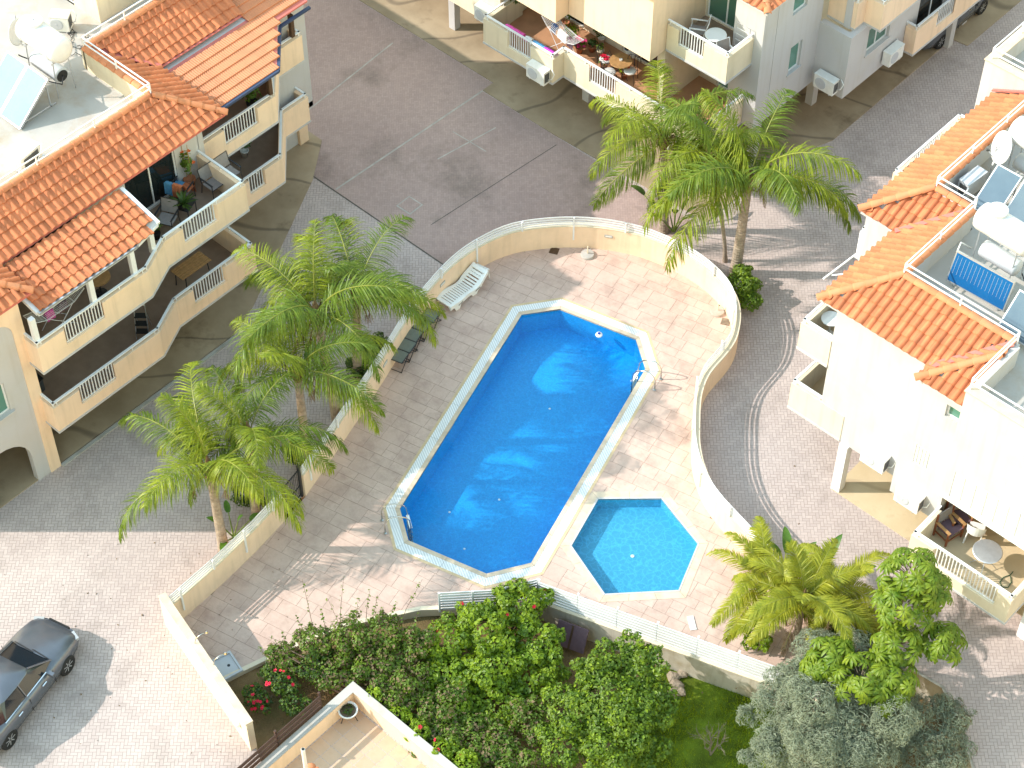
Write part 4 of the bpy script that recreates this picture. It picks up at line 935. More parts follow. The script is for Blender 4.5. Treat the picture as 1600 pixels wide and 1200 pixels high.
window(RE, 'y', 3.1, 13.3, 13.85, 6.55, 7.05, -1, .16, 'window_teal', mull=0); window(RE, 'x', 9.15, 4.2, 6.2, 5.15, 7.15, -1, .1, 'window_dark', name='sliding_door'); window(RE, 'x', 9.15, 4.2, 6.2, 2.45, 4.5, -1, .1, 'window_dark', name='sliding_door'); window(RE, 'x', 7.6, 9.8, 11.8, 5.15, 7.15, -1, .1, 'window_dark', name='sliding_door'); window(RE, 'x', 7.6, 12.4, 13.4, 5.9, 7.0, -1, .1, 'window_dark')
def shutter(x0, x1, y, z0, z1, n):
    mb = MB(); mb.box(x0, x1, y, y + .1, z0, z1); f = mb.build('shutter', 'white_paint', RE)
    for k in range(n):
        a = x0 + .02 + (x1 - x0 - .04) * k / n; b = x0 + .02 + (x1 - x0 - .04) * (k + 1) / n; MB().box(a + .012, b - .05, y - .035, y - .001, z0 + .04, z1 - .04).build('shutter_leaf', 'white_plastic', f)
shutter(12.7, 13.2, 3.13, 4.0, 4.8, 4); shutter(14.2, 16.4, 2.75, 4.1, 5.2, 6)
LW = [(8.05, 7.0), (8.05, 3.6), (9.14, 3.6)]
balcony(RE, LW, 4.9, [], -1, 'cream_light', [(8.08, 7.0), (8.08, 3.63), (9.14, 3.63), (9.14, 7.0)], 'concrete_beige')
LW1 = [(8.05, 7.0), (8.05, 3.6), (10.0, 3.6)]
balcony(RE, LW1, 2.2, [], -1, 'cream_light', [(8.08, 7.0), (8.08, 3.63), (9.99, 3.63), (9.99, 3.86), (9.14, 3.86), (9.14, 7.0)], 'concrete_beige')
LNW = [(7.6, 14.04), (6.34, 14.04), (6.34, 10.5), (7.6, 10.5)]
balcony(RE, LNW, 4.9, [(1, 1.0, 2.6)], -1, 'cream', [(7.6, 14.02), (6.43, 14.02), (6.43, 10.53), (7.6, 10.53)], 'concrete_beige')
balcony(RE, LNW, 2.2, [(1, 1.0, 2.6)], -1, 'cream', [(7.6, 14.02), (6.43, 14.02), (6.43, 10.53), (7.6, 10.53)], 'concrete_beige')
LSM = [(7.6, 9.0), (7.1, 9.0), (7.1, 7.75), (7.6, 7.75)]
balcony(RE, LSM, 4.9, [], -1, 'white_paint', [(7.6, 8.98), (7.13, 8.98), (7.13, 7.78), (7.6, 7.78)], 'concrete_roof')
# clothes-line arms fixed below the small balcony
mb = MB(); a = U(1286, 436, 3.6); b = U(1368, 374, 4.8)
mb.tube([a, b], .03, 8); c_ = U(1299, 430, 3.7); d_ = U(1336, 422, 4.2); mb.tube([c_, (7.7, 8.3, 4.3)], .025, 8); mb.tube([b, (7.7, 9.2, 4.8)], .025, 8); mb.build('clothes_line_arm', 'white_paint', RE)
# roof
prs = [([(7.38, 7.08), (8.83, 8.53), (8.83, 14.0), (7.38, 14.0)], (-1, 0)), ([(7.38, 7.08), (8.73, 7.08), (10.18, 8.53), (8.83, 8.53)], (0, -1)), ([(8.6, 6.95), (10.18, 8.53), (10.18, 5.05), (8.6, 3.47)], (-1, 0)),
       ([(8.6, 3.47), (12.36, 3.47), (13.94, 5.05), (10.18, 5.05)], (0, -1)), ([(12.36, 3.47), (13.94, 5.05), (13.94, 4.48), (12.36, 2.9)], (-1, 0)), ([(12.36, 2.9), (13.92, 4.46), (13.92, 2.9)], (0, -1))]
mb = MB(); SE_ = .85 / 1.58
for po, dn in prs: deckplane(mb, po, dn, 7.55, SE_)
roofE = mb.build('roof', 'white_wall', RE); te = Tiles()
for po, dn in prs: te.plane(po, dn, 7.55, SE_)
te.build(roofE)
for a, b in (((7.33, 7.03, 7.65), (8.83, 8.53, 8.44)), ((8.55, 3.42, 7.57), (10.18, 5.05, 8.44)), ((12.31, 2.85, 7.57), (13.9, 4.44, 8.42)), ((8.85, 8.55, 8.44), (8.85, 14.0, 8.44)), ((8.9, 8.52, 8.44), (10.15, 8.52, 8.44)), ((10.2, 8.45, 8.44), (10.2, 5.1, 8.44)), ((10.25, 5.05, 8.44), (13.9, 5.05, 8.44))): caps(roofE, a, b)
mb = MB(); mb.bar((8.65, 6.98, 7.68), (10.15, 8.48, 8.49), .16, .03); mb.bar((12.38, 3.42, 7.66), (13.9, 4.95, 8.48), .2, .03); mb.bar((7.3, 13.98, 7.72), (8.8, 13.98, 8.5), .1, .05); mb.build('valley_flashing', 'mortar_pink', roofE)
mb = MB(); mb.prism([(8.9, 8.6), (10.25, 8.6), (10.25, 5.1), (14.0, 5.1), (14.0, 2.9), (26, 2.9), (26, 20), (8.9, 20)], 7.45, 7.66); mb.build('flat_roof', 'concrete_roof', RE)
mb = MB()
for a in ((8.80, 8.92, 8.5, 14.0), (8.92, 10.14, 8.46, 8.58), (10.14, 10.26, 5.12, 8.46), (10.14, 13.9, 5.0, 5.12), (13.9, 14.02, 5.0, 5.12)): mb.box(a[0], a[1], a[2], a[3], 7.5, 8.38)
mb.build('roof_parapet', 'white_wall', RE)
mb = MB(); mb.box(13.86, 26, 2.69, 2.99, 8.4, 8.44); mb.build('parapet_coping', 'coping', RE)
for pts_ in ([(8.86, 14.0), (8.86, 8.54)], [(8.86, 8.54), (10.2, 8.54)], [(10.2, 8.54), (10.2, 5.06)], [(10.2, 5.06), (13.95, 5.06)], [(13.95, 5.06), (13.95, 2.83)], [(13.95, 2.83), (20, 2.83)]): roof_rail(RE, pts_, 8.47, 1.9)
# farther bay of the same block
mb = MB(); mb.box(6.8, 26, 14.06, 14.3, 0, 8.6); mb.box(6.8, 7.05, 14.3, 30, 0, 8.6); mb.build('north_bay_wall', 'white_wall', RE)
mb = MB(); mb.box(7.05, 26, 14.3, 30, 7.7, 7.9); mb.build('north_bay_roof', 'concrete_roof', RE); mb = MB(); mb.box(6.77, 7.1, 14.03, 30, 8.6, 8.64); mb.box(7.1, 26, 14.03, 14.34, 8.6, 8.64); mb.build('parapet_coping', 'coping', RE)
roof_rail(RE, [(6.93, 14.2), (6.93, 24)], 8.64); roof_rail(RE, [(6.93, 14.2), (14, 14.2)], 8.64)
# terrace of the first floor
LT1 = [(13.97, 2.7), (13.97, 1.42), (17.32, 1.42), (17.32, 2.7)]
balcony(RE, LT1, 2.2, [(1, .75, 2.9)], -1, 'cream_light', [(14.02, 4.3), (14.02, 1.45), (17.29, 1.45), (17.29, 4.3)], 'concrete_beige')
mb = MB(); mb.bar((13.95, 2.69, 3.98), (17.4, 2.69, 3.98), .08, .06); mb.build('opening_trim', 'white_paint', RE)
mb = MB(); mb.box(14.02, 17.3, 4.3, 4.5, 2.4, 4.0); mb.box(13.92, 14.02, 2.97, 4.3, 2.4, 4.0); mb.box(17.3, 17.4, 2.97, 4.3, 2.4, 4.0); mb.box(14.02, 17.3, 2.97, 4.3, 3.96, 4.06); mb.build('recess_wall', 'cream_light', RE)
ac_unit('white air conditioner hung low on the sunlit wall, nearer the white pillar', (11.35, 3.44, 2.35), 0, 'air conditioners on the right block')
ac_unit('white air conditioner hung low on the sunlit wall, nearer the terrace', (12.95, 2.92, 2.35), 0, 'air conditioners on the right block')
# ================================================================== terrace of the house in the foreground
RT_ = thing('roof_terrace', 'terrace with peach floor tiles and cream walls at the bottom edge', 'terrace', (6.5, -13, 0))
mb = MB(); mb.box(4.72, 14, -22, -11.72, -1.2, -.012); mb.build('terrace_base', 'deck_joint', RT_)
mat('terrace_tile', (.60, .42, .29), .7, .1, 2.0, .15, 40, rnd=.14, dirt=(.42, .26, .15), dscale=2, damt=.5)
fl_ = MB(); fl_.box(-.212, .212, -.212, .212, 0, .02); flm = fl_.mesh('floor_tile', 'terrace_tile')
for i in range(13):
    for j in range(18):
        x = 5.05 + i * .44; y = -12.06 - j * .44
        if (U(0, 1215, 0) - CAMP).dot(Vector((0, 0, 1))) and (Vector((x, y, 0)) - CAMP).dot(UP) / (Vector((x, y, 0)) - CAMP).dot(FW) > -620 / FPX:
            m4 = Matrix.Translation((x, y, -.018)); inst('floor_tile', flm, RT_, m4)
mb = MB(); mb.box(4.6, 4.8, -22, -11.6, -1.2, .72); mb.box(4.8, 14, -11.8, -11.6, -1.2, .72); mb.build('terrace_wall', 'cream', RT_)
mb = MB(); mb.box(4.57, 4.83, -22, -11.57, .72, .76); mb.box(4.83, 14, -11.83, -11.57, .72, .76); mb.build('wall_cap', 'concrete_roof', RT_)
fence_run('brown_fence', 'dark brown horizontal slat fence on the terrace wall', [Vector((4.45, -21)), Vector((4.45, -12.75))], 5, .25, 1.42, 5, 'brown_slat', .03, .035)
mb = MB(); mb.box(4.36, 4.52, -21, -12.6, -1.2, .24); struct(mb.build('kerb', 'coping'))
po = [(5.95, -14.6), (7.2, -14.6), (7.2, -17), (5.95, -17)]
rr = thing('small_tiled_roof', 'corner of a small orange tiled roof at the bottom edge', 'roof', (6.5, -15.2, 0))
mb = MB(); apex = Vector((6.45, -15.35, 3.05)); base = [(6.0, -15.2, 2.75), (6.5, -14.85, 2.75), (7.2, -15.4, 2.75), (7.2, -18, 2.75), (5.6, -18, 2.75)]
tt_ = Tiles(); pq = [(5.6, -14.95), (7.4, -14.95), (7.4, -17.6), (5.6, -17.6)]
mb.prism([(6.7, -15.05), (8.3, -15.05), (8.3, -17.6), (6.7, -17.6)], 0, 2.6); mb.build('wall', 'cream_light', rr)
mb = MB(); pyr = [([(6.55, -14.9), (8.45, -14.9), (7.5, -15.85)], (0, 1)), ([(6.55, -14.9), (7.5, -15.85), (7.5, -17.6), (6.55, -17.6)], (-1, 0)), ([(8.45, -14.9), (7.5, -15.85), (7.5, -17.6), (8.45, -17.6)], (1, 0))]
for po, dn in pyr: deckplane(mb, po, dn, 2.6, .5)
rf = mb.build('roof', 'mortar_pink', rr)
for po, dn in pyr: tt_.plane(po, dn, 2.6, .5)
tt_.build(rf); caps(rf, (6.55, -14.9, 2.62), (7.5, -15.85, 3.1)); caps(rf, (8.45, -14.9, 2.62), (7.5, -15.85, 3.1))
o = thing('vent_pipe', 'white vent pipe standing up at the bottom edge by the tiled roof', 'pipe', U(480, 1215, 2.4)); b_ = U(480, 1215, 2.4); mb = MB(); mb.tube([b_ - Vector((0, 0, .2)), b_ + Vector((0, 0, 1.45))], .055, 12); mb.build('pipe', 'white_plastic', o); mb = MB(); mb.tube([b_ + Vector((0, 0, 1.45)), b_ + Vector((0, 0, 1.47))], .04, 12); mb.build('pipe_mouth', 'black_rubber', o)
# ================================================================== palms
def frond_mesh(name, L, el0, droop, n, ll, hang, mt, seed, wd=.026, fwd=.55, ranks=True, plume=1.0):
    """one pinnate frond growing along +x from the origin: rachis plus leaflets bent down by their weight"""
    rg = random.Random(seed); mb = MB(); pts = []; p = Vector((0, 0, 0)); N = 26; ang = []
    for i in range(N + 1):
        s_ = i / N; th = math.radians(el0 - droop * s_ ** 1.35); pts.append(p.copy()); ang.append(th); p = p + Vector((math.cos(th), 0, math.sin(th))) * (L / N)
    sway = rg.uniform(-.25, .25)
    for i, q in enumerate(pts): q.y += sway * (i / N) ** 2
    mb.tube(pts[::2], [max(.022 * (1 - .9 * k / 13), .004) for k in range(14)], 5)
    lf = MB()
    for k in range(n):
        s_ = .09 + .91 * (k + rg.random() * .6) / n; fi = min(s_ * N, N - .001); i = int(fi); q = pts[i].lerp(pts[i + 1], fi - i); th = ang[i]
        d = Vector((math.cos(th), 0, math.sin(th))); up = Vector((-math.sin(th), 0, math.cos(th)))
        le = ll * (math.sin(math.pi * min(.12 + .88 * s_, 1) ** .8) ** .55 * .85 + .18) * rg.uniform(.82, 1.1)
        for sd in (-1, 1):
            rk = rg.uniform(-.55, .75) * plume if ranks else rg.uniform(-.1, .3)
            dr = (Vector((0, sd, 0)) * 1.0 + d * (fwd + .7 * s_ ** 2) + up * rk).normalized()
            a = q; w = wd * rg.uniform(.8, 1.2); vel = dr.copy(); chain = [a]; seg = 4
            for j in range(seg):
                vel = (vel + Vector((0, 0, -hang * (.35 + .5 * j / seg)))).normalized(); a = a + vel * (le / seg); chain.append(a)
            side = dr.cross(Vector((0, 0, 1))); side = side.normalized() if side.length > .05 else Vector((1, 0, 0))
            side = (side + Vector((rg.uniform(-.5, .5), rg.uniform(-.5, .5), rg.uniform(-.4, .4)))).normalized()
            ws = (.55, 1, .9, .6, .08); b = len(lf.v)
            for c_, w_ in zip(chain, ws): lf.v.append(c_ + side * w * w_ / 2); lf.v.append(c_ - side * w * w_ / 2)
            for j in range(seg): lf.f.append((b + 2 * j, b + 2 * j + 1, b + 2 * j + 3, b + 2 * j + 2))
    me = bpy.data.meshes.new(name); nv = len(mb.v)
    me.from_pydata([tuple(v) for v in mb.v + lf.v], [], mb.f + [tuple(i + nv for i in f) for f in lf.f])
    me.materials.append(M['rachis']); me.materials.append(M[mt]); nf = len(mb.f)
    me.polygons.foreach_set('material_index', [0] * nf + [1] * len(lf.f)); me.update(); return me
FR = {}
for mt in ('palm_leaf', 'palm_leaf_dark'):
    FR[mt] = [[frond_mesh('frond', L, el, dr, 96, .80, hg, mt, 10 * i + k, .026) for k, hg in enumerate((.62, .9))] for i, (L, el, dr) in enumerate(((2.5, 82, 55), (3.1, 64, 108), (3.3, 42, 112), (3.2, 18, 98), (2.7, -15, 66)))]
FY = [[frond_mesh('frond', L, el, dr, 64, .50, .24, 'palm_leaf_yellow', 70 + 10 * i + k, .036, .75, False) for k in range(2)] for i, (L, el, dr) in enumerate(((1.8, 80, 50), (2.3, 58, 92), (2.45, 32, 88), (2.2, 4, 70)))]
FDEAD = frond_mesh('dead_frond', 2.3, -48, 38, 50, .5, 1.0, 'leaf_dry', 99, .02)
def trunk(root, h, r0, r1, lean=(0, 0), name='trunk', rings=9.0, mt='trunk_palm'):
    mb = MB(); n = int(h * rings) * 3; pts = []; rad = []
    for i in range(n + 1):
        s_ = i / n; pts.append((lean[0] * s_ ** 1.5, lean[1] * s_ ** 1.5, h * s_ - .15 * (1 - s_))); rr_ = r0 + (r1 - r0) * s_ + .05 * math.exp(-s_ * h / .25)
        rad.append(rr_ * (1 + (.07 if i % 3 == 0 else 0) + random.uniform(-.015, .015)))
    mb.tube(pts, rad, 14); return mb.build(name, mt, root)
def palm(label, base, h, sets, counts, seed, r0=.16, r1=.11, lean=(0, 0), scale=1.0, group='feathery palms round the pool', az0=0.0, fibre=True, dead=1, clear=True):
    rg = random.Random(seed); r = thing('palm_tree', label, 'palm tree', base, group); OFF[r.name] = Vector()
    trunk(r, h, r0, r1, lean); top = Vector((lean[0], lean[1], h))
    mb = MB(); mb.lathe([(r1 * 1.05, -.25), (r1 * 1.5, -.05), (r1 * 1.7, .15), (r1 * 1.2, .4), (r1 * .5, .65), (.01, .8)], 12, top)
    for k in range(10):
        a = rg.uniform(0, 6.28); d = Vector((math.cos(a), math.sin(a), 0)); q = top + d * r1 * 1.2 + Vector((0, 0, rg.uniform(-.1, .3))); mb.bar(q, q + d * rg.uniform(.12, .3) + Vector((0, 0, rg.uniform(.05, .3))), .05, .02)
    mb.build('crown_shaft', 'trunk_fibre', r)
    if fibre:
        st = MB()
        for k in range(3):
            a = rg.uniform(0, 6.28); q = top + Vector((math.cos(a), math.sin(a), 0)) * .1; e = q + Vector((math.cos(a) * .55, math.sin(a) * .55, -.15)); st.tube([q, q.lerp(e, .5) + Vector((0, 0, .12)), e], .02, 5)
            for j in range(14): st.tube([e, e + Vector((rg.uniform(-.12, .12), rg.uniform(-.12, .12), -rg.uniform(.2, .55)))], .006, 3)
        st.build('fruit_stalk', 'trunk_fibre', r)
    if dead:
        for k in range(dead):
            a = rg.uniform(0, 6.28); m4 = Matrix.Translation(top + Vector((math.cos(a) * .1, math.sin(a) * .1, .05))) @ Matrix.Rotation(a, 4, 'Z') @ Matrix.Scale(.75, 4); o = bpy.data.objects.new('dead_frond', FDEAD); COL.objects.link(o); o.parent = r; o.matrix_local = m4
    a = az0; i = 0
    for lev, cnt in enumerate(counts):
        for k in range(cnt):
            a += 2.399963 + rg.uniform(-.25, .25); da = (a + .827 + math.pi) % (2 * math.pi) - math.pi
            if clear and lev >= 2 and abs(da) < .55: a += .75 if da >= 0 else -.75
            me = sets[lev][rg.randrange(len(sets[lev]))]
            m4 = Matrix.Translation(top + Vector((math.cos(a) * .06, math.sin(a) * .06, .35 - .07 * lev))) @ Matrix.Rotation(a, 4, 'Z') @ Matrix.Rotation(rg.uniform(-.12, .12), 4, 'Y') @ Matrix.Rotation(rg.uniform(-.25, .25), 4, 'X') @ Matrix.Scale(scale * rg.uniform(.88, 1.08), 4)
            o = bpy.data.objects.new('frond', me); COL.objects.link(o); o.parent = r; o.matrix_local = m4
    return r
A, B = FR['palm_leaf'], FR['palm_leaf_dark']
MIX = [A[i] + B[i] for i in range(5)]
palm('left palm nearest the sunlit car park, its ringed trunk fully visible', U(350, 859), 3.75, MIX, (1, 3, 4, 3, 0), 1, scale=1.15, az0=.9)
palm('left palm rising beside the black gate', U(402, 812), 3.9, MIX, (1, 2, 3, 2, 0), 2, .15, .10, (.1, .1), .95, az0=1.3)
palm('middle palm of the left row with pale upper trunk', U(482, 727), 4.3, MIX, (1, 2, 4, 2, 0), 3, scale=1.02, az0=2.2)
palm('left row palm closest to the balcony corner, tallest of its row', U(528, 667), 4.9, MIX, (1, 3, 4, 2, 0), 4, .17, .12, (-.35, -.1), 1.15, az0=.2)
palm('left row palm leaning over the dark side stools', U(560, 592), 3.9, MIX, (1, 3, 4, 2, 0), 5, .17, .12, (.15, .1), 1.12, az0=3.0)
palm('left palm of the pair in front of the top block', U(1037, 361), 4.1, MIX, (1, 3, 4, 3, 2), 6, .16, .11, (-.15, -.2), 1.15, az0=3.6)
palm('right palm of the pair by the curved wall, thick ringed trunk', U(1149, 428), 4.3, MIX, (1, 4, 5, 4, 1), 7, .19, .13, (.15, -.1), 1.3, az0=1.0)
palm('thin-stemmed palm squeezed between the pair by the curved wall', U(1133, 408), 4.7, MIX, (1, 2, 3, 2, 2), 8, .07, .05, (-.75, -.55), .9, fibre=False, az0=2.0)
palm('yellowish palm in the deck corner, taller of its clump', U(1243, 1003), 1.9, FY, (2, 5, 6, 4), 21, .11, .08, (0, 0), 1.0, 'yellowish palms in the deck corner', .4, False)
palm('yellowish palm in the deck corner, lower and nearer the paddling pool', U(1192, 962), 1.35, FY, (2, 4, 5, 3), 22, .10, .07, (-.1, 0), .92, 'yellowish palms in the deck corner', 1.4, False)
palm('yellowish palm in the deck corner, farthest from the paddling pool', U(1285, 985), 1.7, FY, (2, 4, 4, 2), 23, .09, .07, (.1, .1), .85, 'yellowish palms in the deck corner', 2.0, False)
# ================================================================== broad-leaved plants
LEAFV = [(0, 0, 0), (.5, .34, .10), (1, 0, .02), (.5, -.34, .10)]
def leaves(mb, centre, rad, n, size, rg, shell=.72, updir=.35, aspect=1.0, squash=1.0):
    for _ in range(n):
        d = Vector((rg.gauss(0, 1), rg.gauss(0, 1), rg.gauss(0, 1))).normalized()
        if d.z < -.45: d.z *= -.5; d.normalize()
        k = shell + (1 - shell) * rg.random() ** .6; k *= 1 + .16 * math.sin(d.x * 5.1 + centre.x * 3) * math.cos(d.y * 4.3 + centre.y * 2)
        p = centre + Vector((d.x * rad[0], d.y * rad[1], d.z * rad[2])) * k
        nr = (d + Vector((rg.uniform(-.7, .7), rg.uniform(-.7, .7), updir + rg.uniform(-.4, .5)))).normalized()
        x = nr.orthogonal().normalized(); x = Matrix.Rotation(rg.uniform(0, 6.283), 3, nr) @ x; y = nr.cross(x); s_ = size * rg.uniform(.5, 1.55); b = len(mb.v)
        for vx, vy, vz in LEAFV: mb.v.append(p + x * (vx - .5) * s_ + y * vy * s_ * aspect + nr * vz * s_)
        mb.f.append((b, b + 1, b + 2)); mb.f.append((b, b + 2, b + 3))
def lumps_of(c, rad, n, lr, rg):
    out = [(c, tuple(r_ * .8 for r_ in rad))]
    for _ in range(n):
        d = Vector((rg.gauss(0, 1), rg.gauss(0, 1), abs(rg.gauss(0, .8)))).normalized(); k = rg.uniform(.6, .95); q = lr * rg.uniform(.6, 1.3)
        out.append((c + Vector((d.x * rad[0], d.y * rad[1], d.z * rad[2])) * k, (q, q, q * .85)))
    return out
FLW = {}
def flower_mesh(mt):
    mb = MB(); n = 5
    for k in range(n):
        a = 2 * math.pi * k / n; c1 = Vector((math.cos(a), math.sin(a), 0)); s1 = Vector((-math.sin(a), math.cos(a), 0)); b = len(mb.v)
        for q in ((0, 0, 0), (.035, .028, .018), (.065, .018, .024), (.065, -.018, .024), (.035, -.028, .018)): mb.v.append(c1 * q[0] + s1 * q[1] + Vector((0, 0, q[2])))
        mb.f.append((b, b + 1, b + 2, b + 3, b + 4))
    mb.tube([(0, 0, 0), (0, 0, .06)], .006, 4); return mb.mesh('flower', mt)
for mt in ('flower_red', 'flower_pink', 'flower_orange'): FLW[mt] = flower_mesh(mt)
def shrub(name, label, cat, base, lumps, dens, size, mt, seed, stems=5, flowers=0, fmat='flower_red', group=None, aspect=1.0, shell=.72, twigs=0, fsc=.95, mt2=None, frac2=0.0, stem_mat='twig', fsel=None, clump=True):
    """lumps: list of (centre, radii) in place coordinates"""
    rg = random.Random(seed); base = Vector(base); r = thing(name, label, cat, base, group); mb = MB(); mb2 = MB()
    sub_ = []
    for c_, rad in lumps:
        sub_.append((c_, tuple(q * .84 for q in rad))); k_ = int(5 + 9 * max(rad)) if clump else 0
        for _ in range(k_):
            d = Vector((rg.gauss(0, 1), rg.gauss(0, 1), abs(rg.gauss(.2, .8)))).normalized(); q = max(rad) * rg.uniform(.2, .38); sub_.append((c_ + Vector((d.x * rad[0], d.y * rad[1], d.z * rad[2])) * rg.uniform(.72, 1.0), (q, q, q * .85)))
    lumps0 = lumps; lumps = sub_ if clump else lumps
    for c_, rad in lumps:
        area = (rad[0] * rad[1] + rad[0] * rad[2] + rad[1] * rad[2]) * 4.2; n = int(area * dens)
        leaves(mb, c_, rad, int(n * (1 - frac2)), size, rg, shell, aspect=aspect)
        if mt2: leaves(mb2, c_, tuple(q * 1.02 for q in rad), int(n * frac2), size, rg, shell, aspect=aspect)
    mb.build('crown', mt, r)
    if mt2: mb2.build('crown', mt2, r)
    st = MB()
    for k in range(stems):
        c_, rad = lumps[k % len(lumps)]; q = base + Vector((rg.uniform(-.2, .2), rg.uniform(-.2, .2), -.05)); e = c_ + Vector((rg.uniform(-.4, .4) * rad[0], rg.uniform(-.4, .4) * rad[1], .3 * rad[2])); st.tube([q, q.lerp(e, .5) + Vector((rg.uniform(-.1, .1), rg.uniform(-.1, .1), .1)), e], [.05, .035, .012], 6)
    for k in range(twigs):
        c_, rad = rg.choice(lumps); d = Vector((rg.gauss(0, 1), rg.gauss(0, 1), abs(rg.gauss(0, 1)) + .3)).normalized(); p0 = c_ + Vector((d.x * rad[0], d.y * rad[1], d.z * rad[2])) * .6; e = p0 + d * rg.uniform(.5, 1.0) * max(rad) ; st.tube([p0, p0.lerp(e, .5) + Vector((rg.uniform(-.08, .08), rg.uniform(-.08, .08), .06)), e], [.014, .009, .004], 4)
    st.build('stem', stem_mat, r)
    for k in range(flowers):
        c_, rad = rg.choice(fsel or lumps); d = Vector((rg.gauss(0, 1), rg.gauss(0, 1), abs(rg.gauss(0, 1)) + .2)).normalized(); d = (d - FW * .6).normalized(); p0 = c_ + Vector((d.x * rad[0], d.y * rad[1], d.z * rad[2])) * 1.04
        z = (d + Vector((rg.uniform(-.3, .3), rg.uniform(-.3, .3), .2))).normalized(); x = z.orthogonal().normalized(); y = z.cross(x); m4 = Matrix((x, y, z)).transposed().to_4x4() @ Matrix.Scale(fsc * rg.uniform(.8, 1.2), 4); m4.translation = p0; inst('flower', FLW[fmat], r, m4)
    return r
def L_(px, py, z, *rad): return (U(px, py, z), rad if len(rad) == 3 else (rad[0], rad[0], rad[0] * .9))
rg0 = random.Random(3)
# hibiscus by the fence corner
hb = [L_(815, 950, .55, .75, .8, .7), L_(760, 985, .5, .8, .8, .75), L_(700, 1000, .4, .7, .7, .65), L_(840, 1010, .1, .8, .8, .7), L_(770, 1045, .1, .9, .9, .8), L_(700, 1055, -.1, .7, .7, .6), L_(660, 1010, .2, .45), L_(790, 930, .75, .4), L_(850, 935, .7, .35), L_(735, 960, .8, .4), L_(830, 1060, -.3, .8, .8, .6), L_(720, 1095, -.2, .8, .8, .6), L_(780, 1100, -.4, .9, .9, .6), L_(860, 1045, -.3, .5)]
shrub('hibiscus_shrub', 'bright green hibiscus with red flowers in front of the pool corner', 'shrub', (6.2, -7.6, -.9), hb, 200, .11, 'leaf_bright', 31, 7, 12, 'flower_red', mt2='leaf_mid', frac2=.3)
# citrus-like tree
cb = [L_(950, 1100, .8, 1.25, 1.25, 1.1), L_(1000, 1050, .9, .8), L_(900, 1120, .6, .9), L_(960, 1170, .4, 1.0), L_(1015, 1110, .5, .8), L_(930, 1050, 1.2, .65), L_(985, 1010, 1.15, .45), L_(880, 1170, .2, .8), L_(1010, 1165, 0.1, .7), L_(1020, 1020, .9, .3), L_(945, 1015, 1.1, .35)]
shrub('citrus_tree', 'rounded dense green tree in the garden below the white fence', 'tree', U(955, 1165, -1), cb, 200, .09, 'leaf_mid', 32, 6, 0, mt2='leaf_bright', frac2=.22, stem_mat='bark')
# scruffy hedge, bougainvillea
gb_ = [L_(445, 1030, .6, .5, .5, .4), L_(490, 1005, .75, .6, .6, .5), L_(545, 990, .8, .65, .65, .5), L_(600, 990, .8, .62, .62, .5), L_(648, 1005, .65, .55, .55, .45), L_(520, 1050, .35, .75, .75, .6), L_(580, 1040, .35, .7, .75, .6), L_(630, 1080, .2, .8, .85, .7), L_(560, 1010, .3, .5), L_(620, 1030, .3, .55), L_(690, 1120, .0, .85, .9, .7), L_(740, 1170, -.1, .9, .9, .7), L_(660, 1150, -.1, .7), L_(800, 1200, -.2, .9), L_(830, 1130, -.1, .7)]
shrub('scrub_hedge', 'untidy dry green hedge between pool deck and foreground terrace', 'hedge', U(640, 1130, -.4), gb_, 230, .085, 'leaf_mid', 33, 10, 0, mt2='leaf_dry', frac2=.24, twigs=46, shell=.5)
lb_ = [L_(440, 1065, .3, .6, .55, .5), L_(490, 1045, .35, .65, .6, .55), L_(400, 1095, .2, .45, .4, .4), L_(460, 1100, .2, .45)]
shrub('bougainvillea', 'trailing shrub with crimson flowers at the corner by the shower tray', 'shrub', U(450, 1090, -.1), lb_, 190, .08, 'leaf_dark', 34, 6, 26, 'flower_red', mt2='leaf_mid', frac2=.45, twigs=14, shell=.5, fsc=.75, fsel=[lb_[2], lb_[2], lb_[0]])
eb = [L_(585, 1090, .55, .3, .3, .3), L_(620, 1118, .5, .36, .36, .3), L_(655, 1145, .5, .38, .38, .32), L_(690, 1172, .5, .38, .38, .32), L_(725, 1195, .5, .42, .42, .34)]
shrub('low_hedge', 'bright green low hedge with few red flowers along the terrace wall', 'hedge', U(650, 1160, -.3), eb, 260, .085, 'leaf_bright', 35, 5, 5, 'flower_red')
# tall whippy shoots above the hedge
sh = thing('tall_shoots', 'thin whippy shoots rising from the dry hedge over the deck', 'plant', U(560, 1030, 0)); stm = MB(); lfm = MB(); rg = random.Random(9)
for px, py, tx, ty in ((495, 990, 472, 905), (530, 985, 537, 902), (545, 1000, 512, 935), (570, 975, 578, 920), (590, 985, 596, 948), (612, 990, 660, 905), (470, 1010, 420, 995), (605, 970, 620, 940), (515, 990, 500, 950), (640, 990, 655, 955), (455, 1020, 440, 985), (485, 1000, 462, 960), (555, 980, 560, 935), (580, 980, 590, 930), (430, 1040, 405, 1010), (665, 1000, 690, 960)):
    a = U(px, py + 20, .4); b = U(tx, ty, 1.6); mid = a.lerp(b, .5) + Vector((0, 0, .25)); stm.tube([a, mid, b], [.012, .008, .004], 4)
    for k in range(26): q = (a.lerp(mid, rg.random()) if k % 2 else mid.lerp(b, rg.random())); leaves(lfm, q, (.05, .05, .05), 1, .07, rg)
stm.build('stem', 'twig', sh); lfm.build('leaf_spray', 'leaf_mid', sh)['kind'] = 'stuff'
